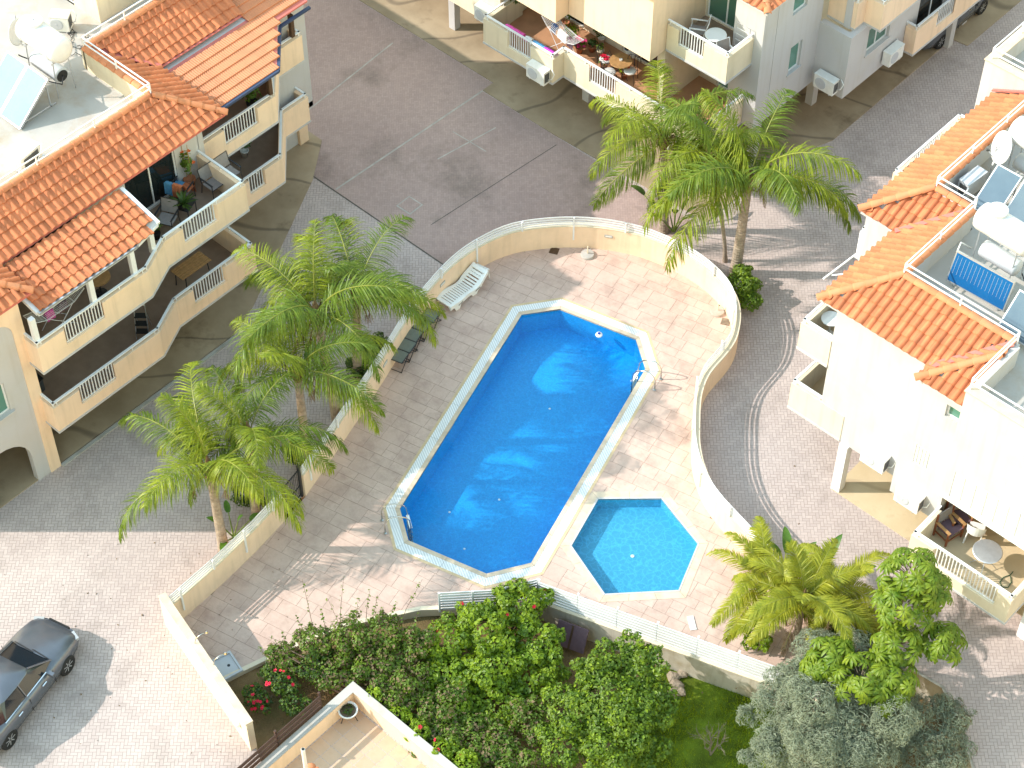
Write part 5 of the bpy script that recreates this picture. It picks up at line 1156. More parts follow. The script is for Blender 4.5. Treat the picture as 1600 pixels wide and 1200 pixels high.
# olive trees
ob = [L_(1310, 1110, 1.4, 1.9, 1.9, 1.5), L_(1260, 1075, 1.6, .9), L_(1220, 1110, 1.2, .8), L_(1280, 1160, 1.1, 1.2), L_(1350, 1090, 1.6, 1.0), L_(1360, 1150, 1.2, 1.1), L_(1230, 1170, .7, .9), L_(1260, 1050, 1.7, .5), L_(1165, 1120, .9, .35), L_(1200, 1190, .4, .7), L_(1310, 1190, .8, 1.0)]
shrub('olive_tree', 'large silvery grey-green olive tree at the bottom edge', 'tree', U(1300, 1190, -1), ob, 300, .12, 'leaf_olive', 36, 7, 0, aspect=.22, stem_mat='bark', shell=.6)
o2 = [L_(1450, 1130, .9, 1.0, 1.0, .9), L_(1490, 1120, .9, .55), L_(1430, 1180, .6, .9), L_(1480, 1180, .6, .8), L_(1410, 1150, .8, .6)]
shrub('olive_tree', 'smaller silvery olive tree at the bottom right beside the paving', 'tree', U(1455, 1190, -1), o2, 300, .12, 'leaf_olive', 37, 5, 0, aspect=.22, stem_mat='bark', shell=.6, mt2='leaf_dry', frac2=.12)
# bushes round the palms
shrub('round_bush', 'round glossy green bush at the foot of the thick palm by the curved wall', 'bush', U(1168, 462), [L_(1165, 450, .55, .55, .55, .6), L_(1172, 470, .45, .45), L_(1158, 425, .6, .35)], 300, .09, 'leaf_mid', 41, 4, 0, mt2='leaf_bright', frac2=.3)
shrub('round_bush', 'small dark green bush just beyond the black gate', 'bush', U(462, 712), [L_(460, 706, .6, .33, .33, .42), L_(465, 718, .35, .28)], 320, .075, 'leaf_dark', 42, 3)
shrub('round_bush', 'dark green bush between the two nearest left palms', 'bush', U(385, 780), [L_(382, 776, .5, .42, .42, .4), L_(400, 785, .5, .3)], 320, .075, 'leaf_dark', 43, 3)
shrub('round_bush', 'dark leafy bush behind the palm over the side stools', 'bush', U(575, 555), [L_(575, 548, .6, .5, .6, .6), L_(560, 575, .5, .45)], 300, .08, 'leaf_dark', 44, 3)
shrub('round_bush', 'small pale green bush inside the white fence under the yellow palm', 'bush', U(1183, 1000), [L_(1180, 985, .5, .35, .35, .45), L_(1190, 1005, .35, .3), L_(1170, 1005, .3, .25)], 260, .09, 'leaf_bright', 45, 3)
shrub('round_bush', 'dense green bush under the umbrella-leaved tree', 'bush', U(1330, 1010), [L_(1335, 985, .5, .7, .6, .6), L_(1300, 1005, .5, .5), L_(1365, 1000, .4, .5)], 240, .10, 'leaf_dark', 46, 3)
# paddle-leaved plants
def paddle(label, base, spec, seed, mt='leaf_banana', name='banana_plant'):
    rg = random.Random(seed); base = Vector(base); r = thing(name, label, 'plant', base)
    stm = MB()
    for az, el, sl, ll, lw in spec:
        d = Vector((math.cos(az) * math.cos(el), math.sin(az) * math.cos(el), math.sin(el))); a = base + Vector((0, 0, -.05)); b = base + d * sl; stm.tube([a, b], [.03, .014], 6)
        mb = MB(); side = d.cross(Vector((0, 0, 1))); side = side.normalized() if side.length > .05 else Vector((1, 0, 0)); v = d.copy(); p = b.copy(); n = 9; row = []
        for k in range(n + 1):
            s_ = k / n; w = lw * math.sin(math.pi * (.06 + .94 * s_) ** .75) ** .7 * .5; up = side.cross(v); row.append((p + side * w + up * w * .35, p.copy(), p - side * w + up * w * .35)); v = (v + Vector((0, 0, -.11))).normalized(); p = p + v * (ll / n)
        for k in range(n + 1): mb.v += list(row[k])
        for k in range(n): i = 3 * k; mb.f += [(i, i + 1, i + 4, i + 3), (i + 1, i + 2, i + 5, i + 4)]
        mb.build('leaf', mt, r, True)
    stm.build('stem', 'stem_green', r); return r
paddle('paddle-leaved plant behind the yellow palms, tall upright leaves', U(1262, 940), [(a, e, 1.2 + .3 * (k % 2), .95, .32) for k, (a, e) in enumerate(((.3, 1.25), (1.6, 1.1), (2.9, 1.3), (4.2, 1.0), (5.2, 1.2), (.9, .8)))], 51)
paddle('paddle-leaved plant with broad leaves leaning towards the fence shadow', U(1232, 905), [(a, e, .8, .85, .3) for a, e in ((2.4, .9), (3.3, 1.1), (1.2, 1.2), (4.6, .9))], 52)
paddle('small banana plant between the nearest palm trunks', U(365, 838), [(a, e, .75, .42, .2) for a, e in ((.2, .9), (1.2, .7), (2.6, .8), (3.8, 1.0), (5.2, .7), (0.7, 1.3))], 53)
paddle('paddle-leaved plant behind the wall between the top palm trunks', U(1053, 362), [(a, e, 1.0 + .35 * (k % 3), .6, .24) for k, (a, e) in enumerate(((.4, 1.2), (1.7, 1.0), (2.9, 1.15), (4.3, 1.0), (5.3, 1.25), (3.4, .8), (.9, 1.35), (2.2, 1.3)))], 54, 'leaf_dark')
# umbrella tree (whorled leaves)
def whorl_mesh(seed):
    rg = random.Random(seed); mb = MB(); n = 10
    for k in range(n):
        a = 2 * math.pi * k / n + rg.uniform(-.12, .12); ln = .27 * rg.uniform(.85, 1.1); d = Vector((math.cos(a), math.sin(a), 0)); s1 = Vector((-d.y, d.x, 0)); b = len(mb.v)
        for t_, w, z in ((.05, .004, .0), (.3, .026, .03), (.62, .042, -.01), (.88, .03, -.075), (1.0, .004, -.12)):
            p = d * ln * t_ + Vector((0, 0, z)); mb.v += [p + s1 * w + Vector((0, 0, .012)), p, p - s1 * w + Vector((0, 0, .012))]
        for j in range(4): i = b + 3 * j; mb.f += [(i, i + 1, i + 4, i + 3), (i + 1, i + 2, i + 5, i + 4)]
    return mb.mesh('leaf_whorl', 'leaf_schefflera', None, True)
WH_ = [whorl_mesh(k) for k in range(3)]
ub = thing('umbrella_tree', 'umbrella tree with whorled glossy leaves beside the right terrace', 'tree', U(1372, 1052, -.4)); rg = random.Random(61); base = U(1372, 1052, -.4)
lum = [(U(1425, 905, 4.1), .85, 46), (U(1410, 950, 3.5), .85, 42), (U(1455, 930, 3.7), .55, 22), (U(1472, 1008, 2.7), .62, 30), (U(1400, 1010, 2.7), .7, 30), (U(1300, 1030, 2.6), .66, 32), (U(1345, 1062, 2.6), .75, 38), (U(1392, 1062, 2.5), .7, 34), (U(1392, 1092, 2.3), .5, 22), (U(1275, 1045, 2.4), .4, 16)]
st = MB(); hub = U(1385, 1000, 2.2)
st.tube([base, base.lerp(hub, .5) + Vector((.1, .1, .1)), hub], [.09, .075, .06], 8)
for c_, r_, n in lum:
    st.tube([hub - Vector((0, 0, .4)), hub.lerp(c_, .5) + Vector((0, 0, .15)), c_], [.055, .04, .02], 6)
    for k in range(n):
        d = Vector((rg.gauss(0, 1), rg.gauss(0, 1), abs(rg.gauss(0, .9)))).normalized(); p = c_ + d * r_ * rg.uniform(.7, 1.05); z = (d * .7 + Vector((rg.uniform(-.3, .3), rg.uniform(-.3, .3), .7))).normalized(); x = z.orthogonal().normalized(); y = z.cross(x)
        m4 = Matrix((x, y, z)).transposed().to_4x4() @ Matrix.Rotation(rg.uniform(0, 6.28), 4, 'Z') @ Matrix.Scale(rg.uniform(.8, 1.15), 4); m4.translation = p; inst('leaf_whorl', WH_[k % 3], ub, m4)
        st.tube([c_.lerp(p, .3), p - z * .02], [.014, .008], 4)
st.build('trunk', 'bark', ub)
# lawn blades, rocks, bare shrub
mb = MB(); rg = random.Random(77)
for _ in range(26000):
    x = rg.uniform(9.4, 15.8); y = rg.uniform(-9.8, -3.0)
    if not inpoly((x, y), lawn): continue
    z = gz(x, y) + .04; a = rg.uniform(0, 6.28); h = rg.uniform(.05, .14) * (1.5 if math.sin(x * 2.3) * math.cos(y * 1.9) > .4 else 1); w = .012; c1 = Vector((math.cos(a), math.sin(a), 0)); b = len(mb.v); tip = Vector((rg.uniform(-.06, .06), rg.uniform(-.06, .06), h))
    mb.v += [Vector((x, y, z)) + c1 * w, Vector((x, y, z)) - c1 * w, Vector((x, y, z)) + tip]; mb.f.append((b, b + 1, b + 2))
o = mb.build('grass', 'grass_leaf'); tag(o, 'patchy bright green grass of the sunken garden', 'grass', kind='stuff')
def rock(label, p, s_, seed):
    rg = random.Random(seed); mb = MB(); ph = [rg.uniform(0, 6) for _ in range(6)]; n, m_ = 9, 6; prof = []
    b = len(mb.v)
    for i in range(m_ + 1):
        for k in range(n):
            u_ = math.pi * i / m_; v_ = 2 * math.pi * k / n; d = Vector((math.sin(u_) * math.cos(v_), math.sin(u_) * math.sin(v_), math.cos(u_) * .7)); f = 1 + .18 * math.sin(3 * v_ + ph[0]) * math.sin(u_) + .14 * math.sin(2 * u_ + ph[1]) + rg.uniform(-.08, .08) * math.sin(u_)
            mb.v.append(Vector(p) + d * s_ * f)
    for i in range(m_):
        for k in range(n): mb.f.append((b + i * n + k, b + (i + 1) * n + k, b + (i + 1) * n + (k + 1) % n, b + i * n + (k + 1) % n))
    o = mb.build('garden_rock', 'rock'); return tag(o, label, 'rock', 'rocks at the end of the lawn')
for k, (px, py, s_, lb) in enumerate(((1052, 1058, .18, 'brown garden rock next to the retaining wall, upper of the pile'), (1066, 1052, .15, 'brown garden rock next to the retaining wall, rightmost of the pile'), (1056, 1072, .2, 'large brown garden rock in the middle of the pile'), (1046, 1088, .2, 'brown garden rock at the lower end of the pile'), (1064, 1082, .16, 'brown garden rock on the lawn side of the pile'))): rock(lb, U(px, py, -.9), s_, k)
bs = thing('bare_shrub', 'leafless brown shrub on the lawn at the bottom edge', 'shrub', U(1110, 1180, -1)); st = MB(); rg = random.Random(5)
def twig_(p, d, l, r_, n):
    e = p + d * l; st.tube([p, p.lerp(e, .5) + Vector((rg.uniform(-.03, .03), rg.uniform(-.03, .03), .02)), e], [r_, r_ * .8, r_ * .55], 5)
    if n:
        for _ in range(3): twig_(p.lerp(e, rg.uniform(.5, 1)), (d + Vector((rg.uniform(-.9, .9), rg.uniform(-.9, .9), rg.uniform(-.2, .6)))).normalized(), l * rg.uniform(.55, .8), r_ * .55, n - 1)
for k in range(3): twig_(U(1110, 1180, -1), Vector((rg.uniform(-.6, .6), rg.uniform(-.6, .6), 1)).normalized(), .6, .03, 3)
st.build('branch', 'bark', bs)
# ================================================================== furniture and fittings
def local(name, label, cat, loc, rz=0.0, group=None):
    """a thing whose parts are modelled round the origin, front towards -y"""
    r = thing(name, label, cat, loc, group, rz); OFF[r.name] = Vector(); return r
def rods(mb, segs, r=.012, n=6):
    for s_ in segs: mb.tube(s_, r, n)
    return mb
def sling_chair(label, loc, rz, w=.58, seatm='sling_grey', frame='black_metal', group=None, name='garden_chair', seats=1, low=False):
    r = local(name, label, 'chair' if seats == 1 else 'bench', loc, rz, group); h = .42; W = w * seats
    for x in (-W / 2, W / 2):
        MB().tube([(x, -.28, 0), (x, -.26, h), (x, -.27, .62)], .016, 6).build('leg', frame, r); MB().tube([(x, .30, 0), (x, .22, h), (x, .36, .92)], .016, 6).build('leg', frame, r)
        MB().bar((x, -.29, .63), (x, .27, .63), .05, .025).build('armrest', frame, r)
    for k in range(seats):
        x0 = -W / 2 + k * w + .02; x1 = x0 + w - .04
        mb = MB(); mb.add([(x0, -.27, h), (x1, -.27, h), (x1, 0, h - .03), (x0, 0, h - .03), (x1, .22, h), (x0, .22, h), (x0, -.27, h - .02), (x1, -.27, h - .02), (x1, .22, h - .02), (x0, .22, h - .02)], [(0, 1, 2, 3), (3, 2, 4, 5), (9, 8, 7, 6), (0, 6, 7, 1)]); mb.build('seat', seatm, r)
        mb = MB(); mb.obox(((x0 + x1) / 2, .30, .69), x1 - x0, .02, .46, Matrix.Rotation(-.29, 3, 'X')); mb.build('backrest', seatm, r)
    MB().tube([(-W / 2, -.27, h), (W / 2, -.27, h)], .014, 6).build('seat_rail', frame, r); MB().tube([(-W / 2, .36, .92), (W / 2, .36, .92)], .014, 6).build('back_rail', frame, r)
    return r
def stool(label, loc, rz):
    r = local('side_stool', label, 'stool', loc, rz, 'dark folding side stools along the wall')
    mb = MB(); s_ = .25
    for a, b in (((-s_, -s_), (s_, -s_)), ((s_, -s_), (s_, s_)), ((s_, s_), (-s_, s_)), ((-s_, s_), (-s_, -s_))): mb.tube([(*a, .42), (*b, .42)], .018, 6)
    mb.build('frame', 'black_metal', r); mb = MB(); mb.box(-s_ + .02, s_ - .02, -s_ + .01, s_ - .01, .414, .424); mb.build('seat', 'sling_green', r)
    for x in (-s_ + .01, s_ - .01):
        MB().tube([(x, -s_, .41), (x, s_ + .06, 0)], .014, 6).build('leg', 'black_metal', r); MB().tube([(x, s_, .41), (x, -s_ - .06, 0)], .014, 6).build('leg', 'black_metal', r)
    for y in (-.3, .3): MB().tube([(-s_, y, .01), (s_, y, .01)], .013, 6).build('foot_bar', 'black_metal', r)
    return r
for k, (px, py, t_) in enumerate(((671, 493, 'first'), (657, 508, 'second'), (644, 523, 'third'), (634, 540, 'fourth'), (622, 556, 'fifth'))):
    stool('dark folding side stool, %s from the white sun lounger' % t_, U(px + 2, py + 13, 0), math.radians(16))
# sun lounger and side table
def slat_lounger(loc, rz):
    r = local('sun_lounger', 'white plastic sun lounger with slatted bed along the cream wall', 'sun lounger', loc, rz)
    Lg, Wd = 1.88, .66
    def zc(y):
        t_ = y / Lg; return .30 + .05 * math.sin(t_ * 6.0 + .5) + (.28 * max(0, t_ - .62) / .38)
    for sx in (-1, 1):
        mb = MB(); n = 24; vs = []; fs = []
        for i in range(n + 1):
            y = Lg * i / n; z = zc(y); bulge = .05 * math.sin(math.pi * ((y / Lg * 2) % 1)) ** 2; x0 = sx * (Wd / 2 - .10); x1 = sx * (Wd / 2 + bulge); b = .0 if (.12 < y / Lg < .24 or .58 < y / Lg < .70) else z - .16
            vs += [(x0, y, z), (x1, y, z - .01), (x1, y, max(b, 0)), (x0, y, z - .05)]
        for i in range(n):
            a = 4 * i
            for k in range(4): fs.append((a + k, a + (k + 1) % 4, a + 4 + (k + 1) % 4, a + 4 + k))
        mb.add(vs, fs); mb.build('side_frame', 'white_plastic', r)
        for y in (.34, 1.18): MB().bar((sx * (Wd / 2 + .055), y, .20), (sx * (Wd / 2 + .055), y + .22, .24), .01, .02).build('handle_slot', 'grille_dark', r)
    for y0 in (0.0, Lg - .14):
        mb = MB(); mb.obox((0, y0 + .07, zc(y0 + .07) - .02), Wd - .1, .15, .04, Matrix.Rotation(.15 if y0 else -.1, 3, 'X')); mb.build('end_panel', 'white_plastic', r)
    y = .17
    while y < Lg - .17:
        MB().obox((0, y + .035, zc(y + .035) - .02), Wd - .2, .07, .03, Matrix.Rotation(math.atan2(zc(y + .07) - zc(y), .07), 3, 'X')).build('slat', 'white_plastic', r); y += .105
    return r
slat_lounger(U(689, 486, 0) + Vector((.02, .1, 0)), math.radians(2))
r = local('side_table', 'small white plastic table behind the head of the sun lounger', 'table', U(749, 436, 0), math.radians(10))
for k in range(5): MB().box(-.24 + k * .098, -.16 + k * .098, -.24, .24, .40, .425).build('slat', 'white_plastic', r)
mb = MB(); mb.box(-.25, .25, -.25, -.22, .37, .41); mb.box(-.25, .25, .22, .25, .37, .41); mb.build('apron', 'white_plastic', r)
for x in (-.22, .22):
    for y in (-.22, .22): MB().tube([(x * 1.08, y * 1.08, 0), (x, y, .40)], .02, 8).build('leg', 'white_plastic', r)
# parasol bases, drains, manhole, shower, odds and ends
for (px, py), lb in (((918, 399), 'round concrete parasol base by the top wall, short post in it'), ((1121, 488), 'round concrete parasol base beside the drain near the curved wall')):
    r = local('parasol_base', lb, 'parasol base', U(px, py), .3, 'parasol bases'); mb = MB(); mb.lathe([(.0, 0), (.23, 0), (.24, .04), (.22, .09), (.12, .10), (.05, .11), (0, .11)], 24); mb.build('weight', 'concrete_roof', r); MB().tube([(0, 0, .1), (0, 0, .42)], .022, 10).build('post_sleeve', 'cream_light', r); MB().tube([(0, 0, .36), (.07, 0, .36)], .012, 6).build('screw', 'black_metal', r)
for (px, py), lb, mt in (((866, 392), 'dark square drain cover at the foot of the top wall', 'wood_dark'), ((1134, 503), 'brown square drain cover beside the curved wall', 'bark')):
    r = local('drain_cover', lb, 'drain cover', U(px, py), math.radians(25)); mb = MB(); mb.box(-.15, .15, -.15, .15, .0, .012); mb.build('frame', mt, r)
    for k in range(4):
        for j in range(2): MB().box(-.12 + j * .13, -.01 + j * .13, -.13 + k * .066, -.09 + k * .066, .012, .02).build('grate_bar', mt, r)
r = local('manhole_cover', 'pale square manhole cover set in the yard paving', 'manhole cover', U(640, 321), 0.02); mb = MB(); mb.box(-.33, .33, -.33, .33, .0, .012); mb.build('frame', 'joint_mortar', r); mb = MB(); mb.box(-.28, .28, -.28, .28, .012, .018); mb.build('lid', 'paving_yard', r)
for px, py, w in ((855, 275, .3),): pass
r = local('shower', 'outdoor shower with two curved steel heads on the corner wall', 'shower', U(318, 1012, .0)); OFF[r.name] = U(318, 1012, 0)
for px, py in ((314, 1010), (343, 1043)):
    a = U(px - 6, py + 12, .9); MB().tube([a - Vector((0, 0, .5)), a + Vector((0, 0, .55)), a + Vector((.02, .05, .75)), a + Vector((.08, .2, .86)), a + Vector((.12, .36, .84))], .013, 8).build('shower_arm', 'steel', r, True); mb = MB(); mb.lathe([(.02, .05), (.05, .0), (.055, -.02)], 12, a + Vector((.12, .37, .82))); mb.build('shower_head', 'steel', r)
c_ = U(349, 1046, 0); r = local('shower_tray', 'pale blue-grey shower tray on the deck in the corner', 'shower tray', c_, math.radians(-14))
mb = MB(); mb.box(-.36, .36, -.40, .40, 0, .06); mb.build('tray', 'ac_grey', r); mb = MB()
for a in ((-.4, -.34, -.44, .44), (.34, .4, -.44, .44), (-.34, .34, -.44, -.38), (-.34, .34, .38, .44)): mb.box(a[0], a[1], a[2], a[3], 0, .12)
mb.build('rim', 'ac_grey', r); mb = MB(); mb.lathe([(.045, .06), (.045, .066), (.01, .068)], 12, (0, .18, 0)); mb.build('waste', 'black_metal', r)
r = local('skimmer_lid', 'white rectangular lid lying on the deck near the long fence', 'lid', U(1081, 974), math.radians(-38)); mb = MB(); mb.box(-.24, .24, -.09, .09, 0, .03); mb.build('lid', 'white_plastic', r); mb = MB(); mb.box(-.20, .20, -.06, .06, .03, .036); mb.build('panel', 'fabric_white', r)
r = local('floating_chlorinator', 'small round white float on the large pool by its north wall', 'pool float', U(936, 523, -.07)); mb = MB(); mb.lathe([(.02, -.1), (.10, -.05), (.12, .0), (.10, .04), (.03, .06)], 18); mb.build('float', 'white_plastic', r, True); mb = MB(); mb.lathe([(.05, .055), (.05, .075), (.01, .08)], 12); mb.build('cap', 'blue_plastic', r)
r = local('leaning_board', 'dark grey board leaning against the retaining wall behind the hibiscus', 'board', U(892, 1005, -.8), math.radians(19)); mb = MB(); mb.obox((0, 0, .35), .95, .05, .8, Matrix.Rotation(-.5, 3, 'X')); mb.build('board', 'sling_purple', r); mb = MB(); mb.obox((0, -.03, .35), .06, .03, .8, Matrix.Rotation(-.5, 3, 'X')); mb.build('batten', 'wood_dark', r)
# planter bowl on the foreground terrace
r = local('bowl_planter', 'white bowl planter on a small wire stand in the terrace corner', 'planter', U(545, 1122, 0)); mb = MB(); mb.lathe([(.12, .22), (.22, .30), (.285, .42), (.29, .46), (.26, .46), (.24, .42), (.05, .41)], 24); mb.build('bowl', 'pot_white', r, True)
mb = MB(); mb.lathe([(.245, .415), (.2, .43), (.01, .44)], 16); mb.build('compost', 'soil', r)
for k in range(3): a = 2.1 * k + .4; MB().tube([(math.cos(a) * .27, math.sin(a) * .27, 0), (math.cos(a) * .16, math.sin(a) * .16, .3)], .012, 6).build('leg', 'black_metal', r)
mb = MB(); leaves(mb, Vector((0, 0, .45)), (.16, .16, .06), 60, .08, random.Random(2)); mb.build('seedlings', 'leaf_dark', r)
# pots with plants
def pot_plant(label, loc, h, s_, n, mt, pot='terracotta', pr=.15, ph=.26, flowers=0, fm='flower_red', name='potted_plant', tall=0.0, group=None):
    loc = Vector(loc); r = local(name, label, 'potted plant', loc, 0, group); rg = random.Random(hash(label) % 9999 if False else sum(map(ord, label)))
    mb = MB(); mb.lathe([(pr * .65, 0), (pr * .9, ph * .8), (pr, ph * .82), (pr, ph), (pr * .85, ph), (pr * .8, ph * .9), (.01, ph * .9)], 16); mb.build('pot', pot, r, True)
    mb = MB(); leaves(mb, Vector((0, 0, ph + h * .5)), (s_, s_, h * .55), n, .10, rg, .25); mb.build('foliage', mt, r)
    if tall:
        st = MB()
        for x in (-.12, .12): st.tube([(x, 0, ph * .8), (x * 1.2, 0, ph + tall)], .01, 5)
        st.build('cane', 'wood_honey', r)
    for k in range(flowers):
        d = Vector((rg.gauss(0, 1), rg.gauss(0, 1), abs(rg.gauss(0, 1)))).normalized(); m4 = Matrix.Scale(1.1, 4); m4.translation = Vector((0, 0, ph + h * .5)) + Vector((d.x * s_, d.y * s_, d.z * h * .6)); inst('flower', FLW[fm], r, m4)
    return r
def drape(mb, pts, w, axis):
    """cloth strip hanging over a line: pts profile in (out, z), width along axis"""
    ax = Vector(axis); n = 8; b = len(mb.v)
    for i in range(n + 1):
        for k, p in enumerate(pts): mb.v.append(Vector(p) + ax * (w * i / n) + Vector((.012 * math.sin(i * 1.9 + k), .012 * math.cos(i * 2.3 + k), 0)))
    m_ = len(pts)
    for i in range(n):
        for k in range(m_ - 1): a = b + i * m_ + k; mb.f.append((a, a + 1, a + m_ + 1, a + m_))
    return mb
# ---- left block: upper balcony, lower balcony
z5, z2 = 5.125, 2.425
sling_chair('two-seat grey sling bench in the far corner of the upper left balcony', U(352, 290, 5.3) + Vector((-.15, 0, -.175)), math.radians(-90 + 180), .6, seats=2, name='garden_bench').location.z = z5
ch = sling_chair('black-framed chair draped with orange and blue cloth on the upper left balcony', U(285, 305, 5.3), math.radians(200)); ch.location.z = z5
mb = MB(); drape(mb, [(-.3, .42, .2), (-.3, .44, .75), (-.3, .40, .98), (-.3, .28, .95), (-.3, .10, .52), (-.3, -.3, .45), (-.3, -.36, .1)], .34, (1, 0, 0)); mb.build('throw', 'fabric_orange', ch); mb = MB(); drape(mb, [(.04, .42, .5), (.04, .40, .96), (.04, .26, .92), (.04, .08, .5), (.04, -.3, .46), (.04, -.34, .25)], .28, (1, 0, 0)); mb.build('towel', 'fabric_blue', ch)
c2_ = sling_chair('black-framed sling chair beside the spiky plant on the upper left balcony', U(262, 350, 5.3), math.radians(25)); c2_.location.z = z5
r = local('garden_table', 'black low table with spiky plant near the upper balcony railing', 'table', U(285, 328, 5.3), .4); r.location.z = z5; mb = MB(); mb.box(-.38, .38, -.3, .3, .46, .49); mb.build('top', 'black_metal', r)
for x in (-.34, .34):
    for y in (-.26, .26): MB().tube([(x, y, 0), (x, y, .46)], .016, 6).build('leg', 'black_metal', r)
def spiky(label, loc, n, ln, pot='black_rubber'):
    r = local('spiky_plant', label, 'potted plant', loc); mb = MB(); mb.lathe([(.10, 0), (.15, .2), (.13, .2), (.01, .18)], 14); mb.build('pot', pot, r); mb = MB(); rg = random.Random(4)
    for k in range(n):
        a = 2.4 * k; e = rg.uniform(.35, 1.2); d = Vector((math.cos(a) * math.cos(e), math.sin(a) * math.cos(e), math.sin(e))); s1 = Vector((-math.sin(a), math.cos(a), 0)); p = Vector((0, 0, .18)); b = len(mb.v)
        for t_, w in ((0, .025), (.4, .04), (.8, .025), (1, .003)): q = p + d * ln * t_ + Vector((0, 0, -.25 * ln * t_ * t_)); mb.v += [q + s1 * w, q - s1 * w]
        for j in range(3): i = b + 2 * j; mb.f.append((i, i + 1, i + 3, i + 2))
    mb.build('leaf_blades', 'leaf_dark', r); return r
spiky('dark spiky plant on the black table of the upper left balcony', Vector((*U(287, 326, 5.6).xy, z5 + .49)), 26, .55)
p_ = pot_plant('tall climbing plant on canes in a red pot against the upper balcony wall', (*U(297, 286, 5.3).xy, z5), 1.1, .2, 170, 'leaf_mid', 'terracotta', .2, .38, 5, 'flower_orange', tall=1.5)
pot_plant('leafy plant in the corner of the upper balcony under the lean-to roof', (*U(243, 362, 5.4).xy, z5), .5, .25, 150, 'leaf_mid', 'black_rubber', .15, .25)
pot_plant('bushy plant on the shaded north balcony under the profiled roof', (*U(392, 148, 5.8).xy, z5), .6, .34, 240, 'leaf_mid', 'black_rubber', .2, .4)
pot_plant('dark plant in a white pot on the lower north balcony', (*U(382, 238, 2.6).xy, z2), .55, .25, 140, 'leaf_dark', 'pot_white', .15, .28)
r = local('cushion_heap', 'dark red cushions stacked on the lower north balcony end', 'cushions', (-12.35, 2.1, z2))
for k, (x, y, z) in enumerate(((0, 0, .08), (.28, -.05, .08), (.12, .02, .22), (-.2, -.3, .08), (.1, -.35, .1))): mb = MB(); mb.lathe([(.02, -.07), (.17, -.05), (.2, 0), (.17, .05), (.02, .07)], 12, (x, y, z)); mb.build('cushion', 'fabric_red' if k % 2 else 'sling_purple', r, True)
r = local('step_ladder', 'folding step ladder with dark treads standing on the lower left balcony', 'ladder', (-8.45, -7.75, z2), math.radians(43))
for x in (-.2, .2): MB().tube([(x, -.25, 0), (x * .9, .02, .95), (x * .9, .04, 1.25)], .014, 6).build('front_rail', 'galvanised', r); MB().tube([(x, .35, 0), (x * .9, .04, .92)], .013, 6).build('rear_leg', 'galvanised', r)
MB().tube([(-.18, .04, 1.25), (.18, .04, 1.25)], .014, 6).build('hand_loop', 'galvanised', r)
for k in range(3): MB().box(-.19, .19, -.24 + k * .08, -.04 + k * .08, .24 + k * .27, .27 + k * .27).build('tread', 'black_rubber', r)
r = local('slatted_table', 'wooden slatted table on the lower left balcony', 'table', (-9.0, -5.2, z2), math.radians(0))
for k in range(6): MB().box(-.3 + k * .1, -.215 + k * .1, -.6, .6, .68, .70).build('slat', 'wood_honey', r)
for x in (-.24, .24):
    for y in (-.5, .5): MB().tube([(x * 1.1, y, 0), (x, y * .9, .68)], .018, 6).build('leg', 'black_metal', r)
r = local('storage_box', 'dark box in the left corner of the lower balcony', 'box', (-9.2, -11.55, z2)); mb = MB(); mb.box(-.3, .3, -.25, .25, 0, .5); mb.build('box', 'grille_dark', r); mb = MB(); mb.box(-.32, .32, -.27, .27, .5, .55); mb.build('lid', 'black_rubber', r)
def drying_rack(label, loc, rz, cloths):
    r = local('drying_rack', label, 'drying rack', loc, rz); mb = MB(); h = .9
    for x in (-.5, .5): rods(mb, [[(x, -.28, h), (x, .28, h)]], .01)
    for y in (-.28, .28): rods(mb, [[(-.95, y * .8, h + .18), (-.5, y, h), (.5, y, h), (.95, y * .8, h + .18)]], .01)
    rods(mb, [[(-.95, -.22, h + .18), (-.95, .22, h + .18)], [(.95, -.22, h + .18), (.95, .22, h + .18)]], .01); mb.build('frame', 'white_paint', r)
    for s_ in (-1, 1):
        for y in (-.27, .27): MB().tube([(s_ * .45, y, h), (-s_ * .45, y, 0)], .011, 6).build('leg', 'white_paint', r)
    for k in range(9): y = -.24 + .06 * k; MB().tube([(-.93, y * .8, h + .17), (-.5, y, h), (.5, y, h), (.93, y * .8, h + .17)], .005, 4).build('line', 'white_paint', r)
    for k, (x, w, mt) in enumerate(cloths): mb = MB(); drape(mb, [(x, -.1, h - .3), (x, -.06, h + .01), (x, .06, h + .01), (x, .1, h - .28)], w, (1, 0, 0)); mb.build('laundry', mt, r)
    return r
drying_rack('folding drying rack under the lean-to roof on the upper left balcony', (-8.35, -10.6, z5), math.radians(90), ((-.4, .3, 'fabric_pink'), (.05, .35, 'sling_purple')))
r = local('round_table', 'small round wooden table under the lean-to roof', 'table', (-8.5, -8.9, z5)); mb = MB(); mb.lathe([(.38, .68), (.38, .71), (.01, .71)], 20); mb.build('top', 'wood_honey', r); mb = MB(); mb.lathe([(.2, 0), (.2, .03), (.03, .05), (.03, .68)], 12); mb.build('pedestal', 'black_metal', r)
